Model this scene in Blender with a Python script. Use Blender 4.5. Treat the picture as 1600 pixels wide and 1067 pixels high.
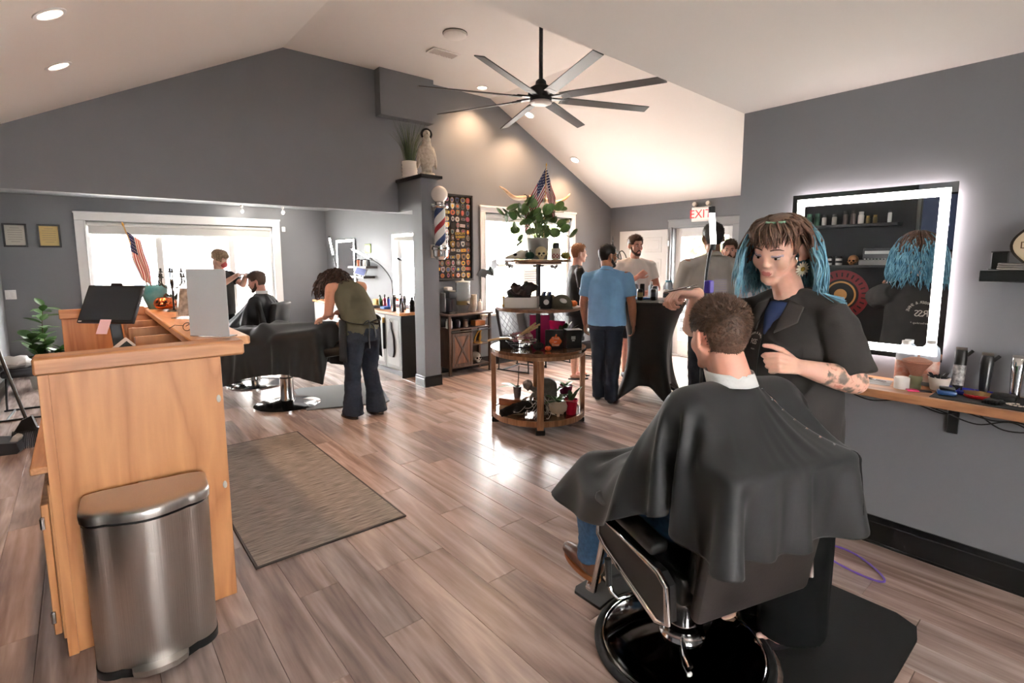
import bpy, bmesh, math, random
import numpy as np
from mathutils import Vector, Matrix, Euler, noise
for o in list(bpy.data.objects): bpy.data.objects.remove(o)
scene = bpy.context.scene
COL = scene.collection
PI = math.pi
R = math.radians

# ------------------------------------------------------------------ camera
YAW, PITCH, ROLL = R(39.823), R(6.907), R(-0.1735)
cam_d = bpy.data.cameras.new('camera')
cam_d.sensor_width = 36.0
cam_d.lens = 807.36 / 1600 * 36
cam_d.shift_y = -30.3 / 1600
cam_d.clip_start = 0.05
cam = bpy.data.objects.new('camera', cam_d); COL.objects.link(cam)
_f = Vector((math.sin(YAW) * math.cos(PITCH), math.cos(YAW) * math.cos(PITCH), -math.sin(PITCH)))
_r = Vector((math.cos(YAW), -math.sin(YAW), 0)); _u = _r.cross(_f)
_r2 = _r * math.cos(ROLL) + _u * math.sin(ROLL); _u2 = -_r * math.sin(ROLL) + _u * math.cos(ROLL)
cam.matrix_world = Matrix(((_r2.x, _u2.x, -_f.x, 0), (_r2.y, _u2.y, -_f.y, 0), (_r2.z, _u2.z, -_f.z, 1.55), (0, 0, 0, 1)))
scene.camera = cam

# ------------------------------------------------------------------ light and exposure
scene.view_settings.view_transform = 'Standard'
scene.view_settings.look = 'None'
scene.view_settings.gamma = 1
scene.view_settings.use_curve_mapping = False
scene.view_settings.exposure = 1.3
world = bpy.data.worlds.new('world'); scene.world = world
world.use_nodes = True
wb = world.node_tree.nodes['Background']
wb.inputs[0].default_value = (1.0, 0.985, 0.96, 1)
wb.inputs[1].default_value = 27.0

def portal(name, loc, rot, sx, sy):
  l = bpy.data.lights.new(name, 'AREA'); l.shape = 'RECTANGLE'; l.size = sx; l.size_y = sy
  l.cycles.is_portal = True
  o = bpy.data.objects.new(name, l); COL.objects.link(o); o.location = loc; o.rotation_euler = rot
  return o
# an area light shines along its local -Z
portal('daylight_window', (1.32, 9.9, 1.45), (R(-90), 0, 0), 2.6, 1.6)
portal('daylight_window', (5.39, 6.3, 1.52), (R(-90), 0, 0), 1.8, 1.5)
portal('daylight_door', (7.6, 4.24, 1.05), (0, R(90), 0), 2.0, 0.95)
portal('daylight_window', (0.3, -2.8, 1.5), (R(90), 0, 0), 1.2, 1.2)  # sky portal of the unseen window added behind the camera

# ------------------------------------------------------------------ colour and material helpers
def lin(c):
  return tuple((x / 255 / 12.92 if x / 255 <= 0.04045 else ((x / 255 + 0.055) / 1.055) ** 2.4) for x in c)

MATS = {}
def mat(name, rgb=(128, 128, 128), rough=0.5, metal=0.0, spec=0.5, noise_amt=0.0, noise_scale=8.0, bump=0.0, bump_scale=60.0,
    trans=0.0, ior=1.45, emit=None, emit_s=0.0, alpha=1.0, coat=0.0, sheen=0.0, sss=0.0, stretch=None, rgb2=None):
  if name in MATS: return MATS[name]
  m = bpy.data.materials.new(name); m.use_nodes = True; MATS[name] = m
  nt = m.node_tree; b = nt.nodes['Principled BSDF']
  c = lin(rgb) + (1,)
  b.inputs['Base Color'].default_value = c
  b.inputs['Roughness'].default_value = rough
  b.inputs['Metallic'].default_value = metal
  b.inputs['Specular IOR Level'].default_value = spec
  b.inputs['IOR'].default_value = ior
  b.inputs['Transmission Weight'].default_value = trans
  b.inputs['Alpha'].default_value = alpha
  b.inputs['Coat Weight'].default_value = coat
  b.inputs['Sheen Weight'].default_value = sheen
  if sss:
    b.inputs['Subsurface Weight'].default_value = sss
    b.inputs['Subsurface Radius'].default_value = (0.012, 0.005, 0.003)
    b.inputs['Subsurface Scale'].default_value = 1.0
  if emit is not None:
    b.inputs['Emission Color'].default_value = lin(emit) + (1,)
    b.inputs['Emission Strength'].default_value = emit_s
  if noise_amt or bump:
    tc = nt.nodes.new('ShaderNodeTexCoord')
    mp = nt.nodes.new('ShaderNodeMapping'); nt.links.new(tc.outputs['Object'], mp.inputs[0])
    if stretch: mp.inputs['Scale'].default_value = stretch
  if noise_amt:
    n = nt.nodes.new('ShaderNodeTexNoise'); n.inputs['Scale'].default_value = noise_scale; n.inputs['Detail'].default_value = 5
    nt.links.new(mp.outputs[0], n.inputs['Vector'])
    r = nt.nodes.new('ShaderNodeValToRGB'); nt.links.new(n.outputs['Fac'], r.inputs[0])
    r.color_ramp.elements[0].position = 0.3; r.color_ramp.elements[1].position = 0.7
    if rgb2 is None:
      k = 1 - noise_amt
      r.color_ramp.elements[0].color = (c[0] * k, c[1] * k, c[2] * k, 1)
      k = 1 + noise_amt
      r.color_ramp.elements[1].color = (min(1, c[0] * k), min(1, c[1] * k), min(1, c[2] * k), 1)
    else:
      r.color_ramp.elements[0].color = c; r.color_ramp.elements[1].color = lin(rgb2) + (1,)
    nt.links.new(r.outputs[0], b.inputs['Base Color'])
  if bump:
    n2 = nt.nodes.new('ShaderNodeTexNoise'); n2.inputs['Scale'].default_value = bump_scale; n2.inputs['Detail'].default_value = 4
    nt.links.new(mp.outputs[0], n2.inputs['Vector'])
    bp = nt.nodes.new('ShaderNodeBump'); bp.inputs['Strength'].default_value = bump; bp.inputs['Distance'].default_value = 0.01
    nt.links.new(n2.outputs['Fac'], bp.inputs['Height']); nt.links.new(bp.outputs[0], b.inputs['Normal'])
  return m

def wood(name, a, b, rough=0.45, axis='Z', scale=1.0, ring=6.0, coat=0.0, per_object=0.0, bump=0.05, c3=None, lines=9.0):
  """wood with long grain along one local axis"""
  if name in MATS: return MATS[name]
  m = bpy.data.materials.new(name); m.use_nodes = True; MATS[name] = m
  nt = m.node_tree; bs = nt.nodes['Principled BSDF']; N = nt.nodes.new; L = nt.links.new
  tc = N('ShaderNodeTexCoord'); mp = N('ShaderNodeMapping'); L(tc.outputs['Object'], mp.inputs[0])
  s = {'X': (0.09, 1, 1), 'Y': (1, 0.09, 1), 'Z': (1, 1, 0.09)}[axis]
  mp.inputs['Scale'].default_value = tuple(x * scale for x in s)
  oi = N('ShaderNodeObjectInfo')
  if per_object:
    mul = N('ShaderNodeVectorMath'); mul.operation = 'SCALE'; mul.inputs[0].default_value = (37, 19, 53)
    L(oi.outputs['Random'], mul.inputs['Scale']); L(mul.outputs[0], mp.inputs['Location'])
  n1 = N('ShaderNodeTexNoise'); n1.inputs['Scale'].default_value = ring; n1.inputs['Detail'].default_value = 3; n1.inputs['Distortion'].default_value = 0.6
  L(mp.outputs[0], n1.inputs['Vector'])
  mx = N('ShaderNodeMath'); mx.operation = 'MULTIPLY'; mx.inputs[1].default_value = lines; L(n1.outputs['Fac'], mx.inputs[0])
  fr = N('ShaderNodeMath'); fr.operation = 'PINGPONG'; fr.inputs[1].default_value = 1.0; L(mx.outputs[0], fr.inputs[0])
  n2 = N('ShaderNodeTexNoise'); n2.inputs['Scale'].default_value = ring * 14; n2.inputs['Detail'].default_value = 6
  L(mp.outputs[0], n2.inputs['Vector'])
  ad = N('ShaderNodeMath'); ad.operation = 'MULTIPLY_ADD'; ad.inputs[1].default_value = 0.55; L(fr.outputs[0], ad.inputs[0])
  m2 = N('ShaderNodeMath'); m2.operation = 'MULTIPLY'; m2.inputs[1].default_value = 0.5; L(n2.outputs['Fac'], m2.inputs[0]); L(m2.outputs[0], ad.inputs[2])
  r = N('ShaderNodeValToRGB'); L(ad.outputs[0], r.inputs[0])
  r.color_ramp.elements[0].position = 0.1; r.color_ramp.elements[0].color = lin(a) + (1,)
  r.color_ramp.elements[1].position = 0.85; r.color_ramp.elements[1].color = lin(b) + (1,)
  if c3:
    e = r.color_ramp.elements.new(0.5); e.color = lin(c3) + (1,)
  out = r.outputs[0]
  if per_object:
    hs = N('ShaderNodeHueSaturation'); L(out, hs.inputs['Color'])
    mr = N('ShaderNodeMapRange'); mr.inputs['To Min'].default_value = 1 - per_object; mr.inputs['To Max'].default_value = 1 + per_object
    wn = N('ShaderNodeTexWhiteNoise'); wn.noise_dimensions = '1D'; L(oi.outputs['Random'], wn.inputs['W'])
    L(wn.outputs['Value'], mr.inputs['Value']); L(mr.outputs[0], hs.inputs['Value'])
    mr2 = N('ShaderNodeMapRange'); mr2.inputs['To Min'].default_value = 0.8; mr2.inputs['To Max'].default_value = 1.15
    L(oi.outputs['Random'], mr2.inputs['Value']); L(mr2.outputs[0], hs.inputs['Saturation'])
    out = hs.outputs[0]
  L(out, bs.inputs['Base Color'])
  bs.inputs['Roughness'].default_value = rough; bs.inputs['Coat Weight'].default_value = coat
  if bump:
    bp = N('ShaderNodeBump'); bp.inputs['Strength'].default_value = bump; bp.inputs['Distance'].default_value = 0.004
    L(ad.outputs[0], bp.inputs['Height']); L(bp.outputs[0], bs.inputs['Normal'])
  return m

def glow(name, rgb, s):
  return mat(name, rgb, emit=rgb, emit_s=s, rough=0.6)

# ------------------------------------------------------------------ mesh helpers
def frame_to(d):
  d = Vector(d).normalized()
  return d.to_track_quat('Z', 'Y').to_matrix().to_4x4()

class MB:
  """collects shapes, builds one mesh object"""
  def __init__(self): self.bm = bmesh.new(); self.mi = 0
  def _mark(self, verts):
    fs = set()
    for v in verts:
      for f in v.link_faces: fs.add(f)
    for f in fs: f.material_index = self.mi
  def box(self, c, s, rot=None, bev=0.0, seg=1):
    M = Matrix.Translation(c)
    if rot is not None: M = M @ (Euler(rot).to_matrix().to_4x4() if not isinstance(rot, Matrix) else rot)
    t = bmesh.new(); bmesh.ops.create_cube(t, size=1, matrix=Matrix.Diagonal((s[0], s[1], s[2], 1)))
    if bev > 0: bmesh.ops.bevel(t, geom=list(t.edges), offset=min(bev, min(s) * 0.49), segments=seg, profile=0.5, affect='EDGES')
    bmesh.ops.transform(t, matrix=M, verts=t.verts); self._join(t); return self
  def span(self, a, b, bev=0.0, seg=1):
    c = [(a[i] + b[i]) / 2 for i in range(3)]; s = [abs(b[i] - a[i]) for i in range(3)]
    return self.box(c, s, None, bev, seg)
  def _join(self, t):
    vm = {}
    for v in t.verts: vm[v] = self.bm.verts.new(v.co)
    for f in t.faces:
      try:
        g = self.bm.faces.new([vm[v] for v in f.verts]); g.material_index = self.mi; g.smooth = True
      except ValueError: pass
    t.free()
  def raw(self, verts, faces):
    vs = [self.bm.verts.new(v) for v in verts]
    for f in faces:
      try:
        g = self.bm.faces.new([vs[i] for i in f]); g.material_index = self.mi; g.smooth = True
      except ValueError: pass
    return self
  def cyl(self, p0, p1, r0, r1=None, seg=20, caps=True):
    r1 = r0 if r1 is None else r1
    p0 = Vector(p0); p1 = Vector(p1); M = frame_to(p1 - p0)
    vs = [];
    for p, r in ((p0, r0), (p1, r1)):
      for k in range(seg):
        a = 2 * PI * k / seg; vs.append(p + (M @ Vector((r * math.cos(a), r * math.sin(a), 0))))
    fs = [(k, (k + 1) % seg, seg + (k + 1) % seg, seg + k) for k in range(seg)]
    if caps: fs += [tuple(range(seg))[::-1], tuple(range(seg, 2 * seg))]
    return self.raw(vs, fs)
  def lathe(self, prof, loc=(0, 0, 0), seg=28, rot=None, sx=1.0, sy=1.0):
    """prof: (radius, height) pairs; closed at radius 0 ends"""
    M = Matrix.Translation(loc) @ ((rot if isinstance(rot, Matrix) else Euler(rot).to_matrix().to_4x4()) if rot is not None else Matrix())
    vs = []; rows = []
    for r, z in prof:
      if r <= 1e-6: rows.append([len(vs)]); vs.append(M @ Vector((0, 0, z)))
      else:
        rows.append(list(range(len(vs), len(vs) + seg)))
        vs += [M @ Vector((r * sx * math.cos(2 * PI * k / seg), r * sy * math.sin(2 * PI * k / seg), z)) for k in range(seg)]
    fs = []
    for a, b in zip(rows, rows[1:]):
      for k in range(seg):
        k2 = (k + 1) % seg
        if len(a) == 1 and len(b) == 1: continue
        if len(a) == 1: fs.append((a[0], b[k2], b[k]))
        elif len(b) == 1: fs.append((a[k], a[k2], b[0]))
        else: fs.append((a[k], a[k2], b[k2], b[k]))
    if len(rows[0]) > 1 and prof[0] != prof[-1]: fs.append(tuple(rows[0][::-1]))
    if len(rows[-1]) > 1 and prof[0] != prof[-1]: fs.append(tuple(rows[-1]))
    return self.raw(vs, fs)
  def ball(self, c, r, seg=16, rings=10, rot=None):
    if not hasattr(r, '__len__'): r = (r, r, r)
    M = Matrix.Translation(c) @ ((rot if isinstance(rot, Matrix) else Euler(rot).to_matrix().to_4x4()) if rot is not None else Matrix())
    vs = [M @ Vector((0, 0, -r[2]))]
    for i in range(1, rings):
      t = PI * i / rings
      for k in range(seg):
        a = 2 * PI * k / seg
        vs.append(M @ Vector((r[0] * math.sin(t) * math.cos(a), r[1] * math.sin(t) * math.sin(a), -r[2] * math.cos(t))))
    vs.append(M @ Vector((0, 0, r[2]))); n = len(vs) - 1; fs = []
    for k in range(seg):
      k2 = (k + 1) % seg
      fs.append((0, 1 + k2, 1 + k)); fs.append((n, n - seg + k, n - seg + k2))
      for i in range(rings - 2):
        a = 1 + i * seg
        fs.append((a + k, a + k2, a + seg + k2, a + seg + k))
    return self.raw(vs, fs)
  def tube(self, pts, rad, seg=8, caps=True, flat=1.0, closed=False):
    pts = [Vector(p) for p in pts]; n = len(pts)
    rad = rad if hasattr(rad, '__len__') else [rad] * n
    vs = []; prev = None
    for i, p in enumerate(pts):
      if closed: d = pts[(i + 1) % n] - pts[i - 1]
      else: d = pts[min(i + 1, n - 1)] - pts[max(i - 1, 0)]
      if d.length < 1e-9: d = Vector((0, 0, 1))
      d.normalize()
      if prev is None:
        x = d.orthogonal().normalized()
      else:
        x = prev - d * prev.dot(d)
        x = x.normalized() if x.length > 1e-6 else d.orthogonal().normalized()
      prev = x; y = d.cross(x)
      for k in range(seg):
        a = 2 * PI * k / seg
        vs.append(p + (x * math.cos(a) + y * math.sin(a) * flat) * rad[i])
    fs = []
    for i in range(n if closed else n - 1):
      j = (i + 1) % n
      for k in range(seg):
        k2 = (k + 1) % seg; fs.append((i * seg + k, i * seg + k2, j * seg + k2, j * seg + k))
    if caps and not closed: fs += [tuple(range(seg))[::-1], tuple(range((n - 1) * seg, n * seg))]
    return self.raw(vs, fs)
  def prism(self, poly, depth, M=None):
    """polygon in local xy extruded along local +z by depth"""
    M = M or Matrix()
    n = len(poly)
    vs = [M @ Vector((x, y, 0)) for x, y in poly] + [M @ Vector((x, y, depth)) for x, y in poly]
    fs = [tuple(range(n))[::-1], tuple(range(n, 2 * n))] + [(k, (k + 1) % n, n + (k + 1) % n, n + k) for k in range(n)]
    return self.raw(vs, fs)
  def grid(self, fn, nu, nv, closed_u=False):
    vs = [fn(i / (nu if closed_u else nu - 1), j / (nv - 1)) for j in range(nv) for i in range(nu)]
    fs = []
    for j in range(nv - 1):
      for i in range(nu if closed_u else nu - 1):
        i2 = (i + 1) % nu; fs.append((j * nu + i, j * nu + i2, (j + 1) * nu + i2, (j + 1) * nu + i))
    return self.raw(vs, fs)
  def xf(self, M):
    bmesh.ops.transform(self.bm, matrix=M, verts=self.bm.verts); return self
  def mesh(self, name, angle=40):
    bmesh.ops.recalc_face_normals(self.bm, faces=self.bm.faces)
    me = bpy.data.meshes.new(name); self.bm.to_mesh(me); self.bm.free()
    if angle is not None: me.set_sharp_from_angle(angle=R(angle))
    return me
  def build(self, name, m, parent=None, angle=40, loc=None):
    me = self.mesh(name, angle)
    for k in (m if isinstance(m, (list, tuple)) else [m]): me.materials.append(k)
    o = bpy.data.objects.new(name, me); COL.objects.link(o)
    if loc is not None: o.location = loc
    if parent is not None: o.parent = parent
    return o

def tag(o, label=None, cat=None, group=None, kind=None):
  if label: o['label'] = label
  if cat: o['category'] = cat
  if group: o['group'] = group
  if kind: o['kind'] = kind
  return o
def thing(name, label, cat, loc=(0, 0, 0), rz=0.0, group=None):
  o = bpy.data.objects.new(name, None); COL.objects.link(o); o.empty_display_size = 0.05
  o.location = loc; o.rotation_euler = (0, 0, rz); tag(o, label, cat, group); return o
def copy_tree(o, parent=None):
  c = o.copy(); COL.objects.link(c); c.parent = parent
  for ch in [x for x in bpy.data.objects if x.parent is o]: copy_tree(ch, c)
  return c
def struct(o): o['kind'] = 'structure'; return o
def text_obj(name, body, size, m, parent, M, extrude=0.0008, align='CENTER', spacing=1.0):
  cu = bpy.data.curves.new(name, 'FONT'); cu.body = body; cu.size = size; cu.extrude = extrude
  cu.align_x = align; cu.align_y = 'CENTER'; cu.space_character = spacing; cu.resolution_u = 2
  t = bpy.data.objects.new(name, cu); COL.objects.link(t)
  me = bpy.data.meshes.new_from_object(t.evaluated_get(bpy.context.evaluated_depsgraph_get()))
  bpy.data.objects.remove(t)
  me.transform(M); me.materials.append(m)
  o = bpy.data.objects.new(name, me); COL.objects.link(o); o.parent = parent
  return o
def basis(x, y, z, loc=(0, 0, 0)):
  return Matrix(((x[0], y[0], z[0], loc[0]), (x[1], y[1], z[1], loc[1]), (x[2], y[2], z[2], loc[2]), (0, 0, 0, 1)))
rng = random.Random(7)
# ================================================================== THE SETTING
M_wall = mat('wall_paint_grey', (118, 120, 124), 0.6, bump=0.03, bump_scale=220, noise_amt=0.02, noise_scale=3)
M_ceil = mat('ceiling_white', (240, 236, 230), 0.8, bump=0.03, bump_scale=160)
M_white = mat('trim_white', (236, 236, 234), 0.4)
M_black = mat('black_paint', (22, 22, 23), 0.42)
M_blackwall = mat('black_accent_paint', (20, 20, 22), 0.6)
M_glass = mat('window_glass', (255, 255, 255), 0.0, trans=1.0, ior=1.05, spec=0.2)
XL, XR, XE = -0.8, 3.236, 7.28           # left wall, near right wall, exit wall
YG, YB, YN = 6.0, 9.6, -2.5              # gable wall, alcove back wall, wall behind the camera
ZC, ZF = 2.44, 3.79                      # flat ceiling, collar ceiling
SLOPE = 0.5067
XRL, XRR = 1.85, 4.62                    # ends of the flat collar part

# ---- floor: vinyl planks, each a piece of its own
sub = MB(); sub.span((XL, YN, -0.08), (XE, YB, -0.012))
floor = struct(sub.build('floor', mat('floor_underlay', (92, 78, 71), 0.8)))
M_plank = wood('plank_grey_brown', (122, 101, 93), (190, 168, 158), rough=0.27, axis='Y', scale=2.0, ring=2.2, per_object=0.15, bump=0.06, c3=(160, 139, 130))
PW, PL = 0.183, 1.22
def plank_mesh(name, w, l):
  b = MB(); b.box((0, 0, -0.006), (w - 0.0014, l - 0.0014, 0.012), bev=0.0012); return b.mesh(name)
plank_me = plank_mesh('plank', PW, PL); plank_me.materials.append(M_plank)
pieces = []
ncol = int((XE - XL) / PW) + 1
for i in range(ncol):
  x = XL + (i + 0.5) * PW
  if x > XE: break
  y = YN - rng.random() * PL
  while y < YB:
    yc = y + PL / 2
    # distance ranking from the camera decides which are separate parts
    fwd = x * 0.64 + yc * 0.768; lat = x * 0.768 - yc * 0.64
    vis = fwd > 0.7 and abs(lat) < fwd * 1.02 + 0.9
    if x > XR and yc < 1.4: vis = False
    pieces.append((not vis, math.hypot(x, yc), x, yc)); y += PL
pieces.sort()
rest = MB()
for k, (hid, d, x, yc) in enumerate(pieces):
  y0, y1 = max(yc - PL / 2, YN), min(yc + PL / 2, YB);
  if y1 - y0 < 0.02: continue
  x1 = min(x + PW / 2, XE); x0 = x - PW / 2
  if k < 300 and not hid:
    o = bpy.data.objects.new('plank', plank_me); COL.objects.link(o); o.parent = floor
    o.location = ((x0 + x1) / 2, (y0 + y1) / 2, 0); o.scale = ((x1 - x0) / PW, (y1 - y0) / PL, 1)
  else:
    rest.box(((x0 + x1) / 2, (y0 + y1) / 2, -0.006), (x1 - x0 - 0.0014, y1 - y0 - 0.0014, 0.012))
ro = rest.build('plank_field', M_plank, floor); ro['kind'] = 'stuff'

# ---- walls
w = MB(); w.span((XR, YN, 0), (XR + 0.12, 1.63, ZC)); w.span((XR + 0.12, 1.51, 0), (XE, 1.63, ZF + 0.1))
struct(w.build('wall_right', M_wall))
w = MB()
w.span((XL - 0.12, YN, 0), (XL, YB, 2.6)); struct(w.build('wall_left', M_wall))
# wall behind the camera; its unseen window opening is added for fill light
w = MB(); w.span((XL, YN - 0.12, 0), (-0.3, YN, ZC)); w.span((0.9, YN - 0.12, 0), (XR, YN, ZC))
w.span((-0.3, YN - 0.12, 0), (0.9, YN, 0.9)); w.span((-0.3, YN - 0.12, 2.1), (0.9, YN, ZC)); struct(w.build('wall_near', M_wall))
# gable wall: solid part right of the alcove with the window opening, header over the alcove
W2 = (4.50, 6.28, 0.76, 2.22)
w = MB()
w.span((3.55, YG, 0), (W2[0], YG + 0.14, 2.3)); w.span((W2[1], YG, 0), (XE, YG + 0.14, 2.3))
w.span((W2[0], YG, 0), (W2[1], YG + 0.14, W2[2])); w.span((W2[0], YG, W2[3]), (W2[1], YG + 0.14, 2.3))
prof = [(3.55, 2.3), (XE + 0.1, 2.3), (XE + 0.1, 2.42), (XRR, ZF + 0.01), (XRL, ZF + 0.01), (XL - 0.12, 2.44), (XL - 0.12, 2.142), (3.55, 2.142)]
w.prism(prof, 0.14, basis((1, 0, 0), (0, 0, 1), (0, -1, 0), (0, YG + 0.14, 0)))
struct(w.build('wall_gable', M_wall, angle=30))
# exit wall
D0, D1 = 3.74, 4.76
w = MB(); w.span((XE, 1.5, 0), (XE + 0.14, D0, 2.5)); w.span((XE, D1, 0), (XE + 0.14, YG + 0.14, 2.5)); w.span((XE, D0, 2.05), (XE + 0.14, D1, 2.5))
struct(w.build('wall_exit', M_wall))
# alcove: back wall with the big window, station wall
W1 = (0.12, 2.62, 0.62, 2.12)
w = MB(); w.span((XL, YB, 0), (W1[0], YB + 0.14, ZC)); w.span((W1[1], YB, 0), (3.67, YB + 0.14, ZC))
w.span((W1[0], YB, 0), (W1[1], YB + 0.14, W1[2])); w.span((W1[0], YB, W1[3]), (W1[1], YB + 0.14, ZC)); struct(w.build('wall_back', M_wall))
w = MB(); w.span((3.55, YG + 0.14, 0), (3.67, YB, ZC)); struct(w.build('wall_station', M_wall))
# post and beam by the alcove
w = MB(); w.span((3.15, 5.43, 0), (3.37, 5.65, 2.142)); w.span((3.15, 5.43, 2.142), (3.37, YG - 0.001, 2.50)); struct(w.build('pillar', M_wall))
w = MB(); w.span((2.88, 5.86, 3.26), (3.61, YG - 0.001, ZF - 0.001)); struct(w.build('wall_duct_box', M_wall))
# ---- ceilings
w = MB(); w.prism([(XL, YN), (XE, YN), (XE, 1.63), (XR, 1.63), (XL, 1.46)], 0.12, Matrix.Translation((0, 0, ZC))); struct(w.build('ceiling_flat', M_ceil))
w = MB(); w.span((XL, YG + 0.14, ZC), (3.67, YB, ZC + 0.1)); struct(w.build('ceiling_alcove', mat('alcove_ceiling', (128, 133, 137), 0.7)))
w = MB()
th = 0.1
xe0, ze0 = XL - 0.14, ZF - (XRL - (XL - 0.14)) * SLOPE
xe1, ze1 = XE + 0.14, ZF - (XE + 0.14 - XRR) * SLOPE
prof = [(xe0, ze0), (XRL, ZF), (XRR, ZF), (xe1, ze1), (xe1, ze1 + th), (XRR, ZF + th), (XRL, ZF + th), (xe0, ze0 + th)]
w.prism(prof, YG + 0.14 - 1.34, basis((1, 0, 0), (0, 0, 1), (0, -1, 0), (0, YG + 0.14, 0)))
struct(w.build('ceiling_vault', M_ceil, angle=10))
w = MB(); w.span((XL, 1.34, ZC + 0.12), (XR + 0.13, 1.46, ZF + 0.1)); struct(w.build('wall_over_beam', M_ceil))

# ---- baseboards
def base(name, a, b, inward, h=0.14):
  """board along a-b on the floor, with a rounded cap"""
  a = Vector((a[0], a[1], 0)); b = Vector((b[0], b[1], 0)); n = Vector((inward[0], inward[1], 0)); L = (b - a).length
  prof = [(0, 0), (0.02, 0), (0.02, 0.012), (0.016, 0.016), (0.016, h - 0.035), (0.013, h - 0.03), (0.013, h - 0.012), (0.008, h), (0, h)]
  m = MB(); m.prism(prof, L, basis(n, (0, 0, 1), (b - a).normalized(), a)); return struct(m.build(name, mat('baseboard_black', (20, 20, 21), 0.28), angle=30))
base('baseboard_right', (XR, YN), (XR, 1.63), (-1, 0), 0.155)
base('baseboard_gable', (3.56, YG), (XE, YG), (0, -1))
base('baseboard_exit', (XE, D1 + 0.06), (XE, YG), (-1, 0))
base('baseboard_left', (XL, YN), (XL, YB), (1, 0))
base('baseboard_back', (XL, YB), (3.55, YB), (0, -1))
base('baseboard_pillar', (3.14, 5.43), (3.38, 5.43), (0, -1), 0.13)
base('baseboard_pillar_side', (3.15, 5.43), (3.15, 5.65), (-1, 0), 0.13)
m = MB(); m.span((3.142, 5.66, 0.0), (3.156, 6.02, 0.005), bev=0.002); struct(m.build('trim_floor_strip', mat('floor_strip_metal', (210, 208, 204), 0.3, metal=0.8)))

# ---- windows
def window(name, x0, x1, z0, z1, y, casing, mulls, blind_h):
  root = bpy.data.objects.new(name, None); COL.objects.link(root); struct(root)
  c = MB(); cw = casing
  c.span((x0 - cw, y - 0.022, z1), (x1 + cw, y - 0.001, z1 + cw), bev=0.004); c.span((x0 - cw, y - 0.022, z0 - cw), (x0, y - 0.001, z1), bev=0.004)
  c.span((x1, y - 0.022, z0 - cw), (x1 + cw, y - 0.001, z1), bev=0.004)
  c.span((x0 - cw - 0.012, y - 0.034, z1 + cw - 0.02), (x1 + cw + 0.012, y - 0.001, z1 + cw + 0.006), bev=0.004)
  c.span((x0 - 0.014, y - 0.028, z0), (x0 + 0.002, y - 0.001, z1), bev=0.003); c.span((x1 - 0.002, y - 0.028, z0), (x1 + 0.014, y - 0.001, z1), bev=0.003)
  c.build('casing', M_white, root)
  s = MB(); s.span((x0 - cw - 0.02, y - 0.06, z0 - 0.03), (x1 + cw + 0.02, y + 0.02, z0), bev=0.005); s.build('window_sill', M_white, root)
  f = MB(); fw = 0.045
  f.span((x0, y + 0.06, z0), (x0 + fw, y + 0.12, z1)); f.span((x1 - fw, y + 0.06, z0), (x1, y + 0.12, z1))
  f.span((x0, y + 0.06, z0), (x1, y + 0.12, z0 + fw)); f.span((x0, y + 0.06, z1 - fw), (x1, y + 0.12, z1))
  f.build('window_frame', M_white, root)
  xs = [x0 + fw] + mulls + [x1 - fw]
  for k in range(len(mulls)):
    q = MB(); q.span((mulls[k] - 0.045, y + 0.055, z0 + fw), (mulls[k] + 0.045, y + 0.125, z1 - fw), bev=0.006); q.build('mullion', M_white, root)
  for k in range(len(xs) - 1):
    q = MB(); q.span((xs[k] + (0.045 if k else 0), y + 0.088, z0 + fw), (xs[k + 1] - (0.045 if k < len(xs) - 2 else 0), y + 0.092, z1 - fw)); q.build('pane', M_glass, root)
  if blind_h:
    q = MB(); q.cyl((x0 + 0.02, y + 0.035, z1 - 0.04), (x1 - 0.02, y + 0.035, z1 - 0.04), 0.03, seg=14)
    bl = q.build('roller_blind', mat('blind_fabric', (205, 204, 200), 0.8), root)
    q = MB(); q.span((x0 + 0.03, y + 0.030, z1 - blind_h), (x1 - 0.03, y + 0.033, z1 - 0.04)); q.build('blind_sheet', mat('blind_fabric', (205, 204, 200), 0.8), bl)
    q = MB(); q.span((x0 + 0.03, y + 0.024, z1 - blind_h - 0.018), (x1 - 0.03, y + 0.039, z1 - blind_h), bev=0.003); q.build('blind_rail', M_white, bl)
  return root
window('window_1', W1[0], W1[1], W1[2], W1[3], YB, 0.12, [0.98, 1.98], 0.17)
window('window_2', W2[0], W2[1], W2[2], W2[3], YG, 0.085, [5.39], 0.10)
window('window_fill', -0.3, 0.9, 0.9, 2.1, YN - 0.145, 0.0, [0.3], 0)  # unseen window, added to let fill daylight into the near room
# window 2 has a check rail half way up
o = MB(); o.span((W2[0] + 0.05, YG + 0.06, 1.44), (W2[1] - 0.05, YG + 0.115, 1.485), bev=0.005); o.build('check_rail', M_white, bpy.data.objects['window_2'])
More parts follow.
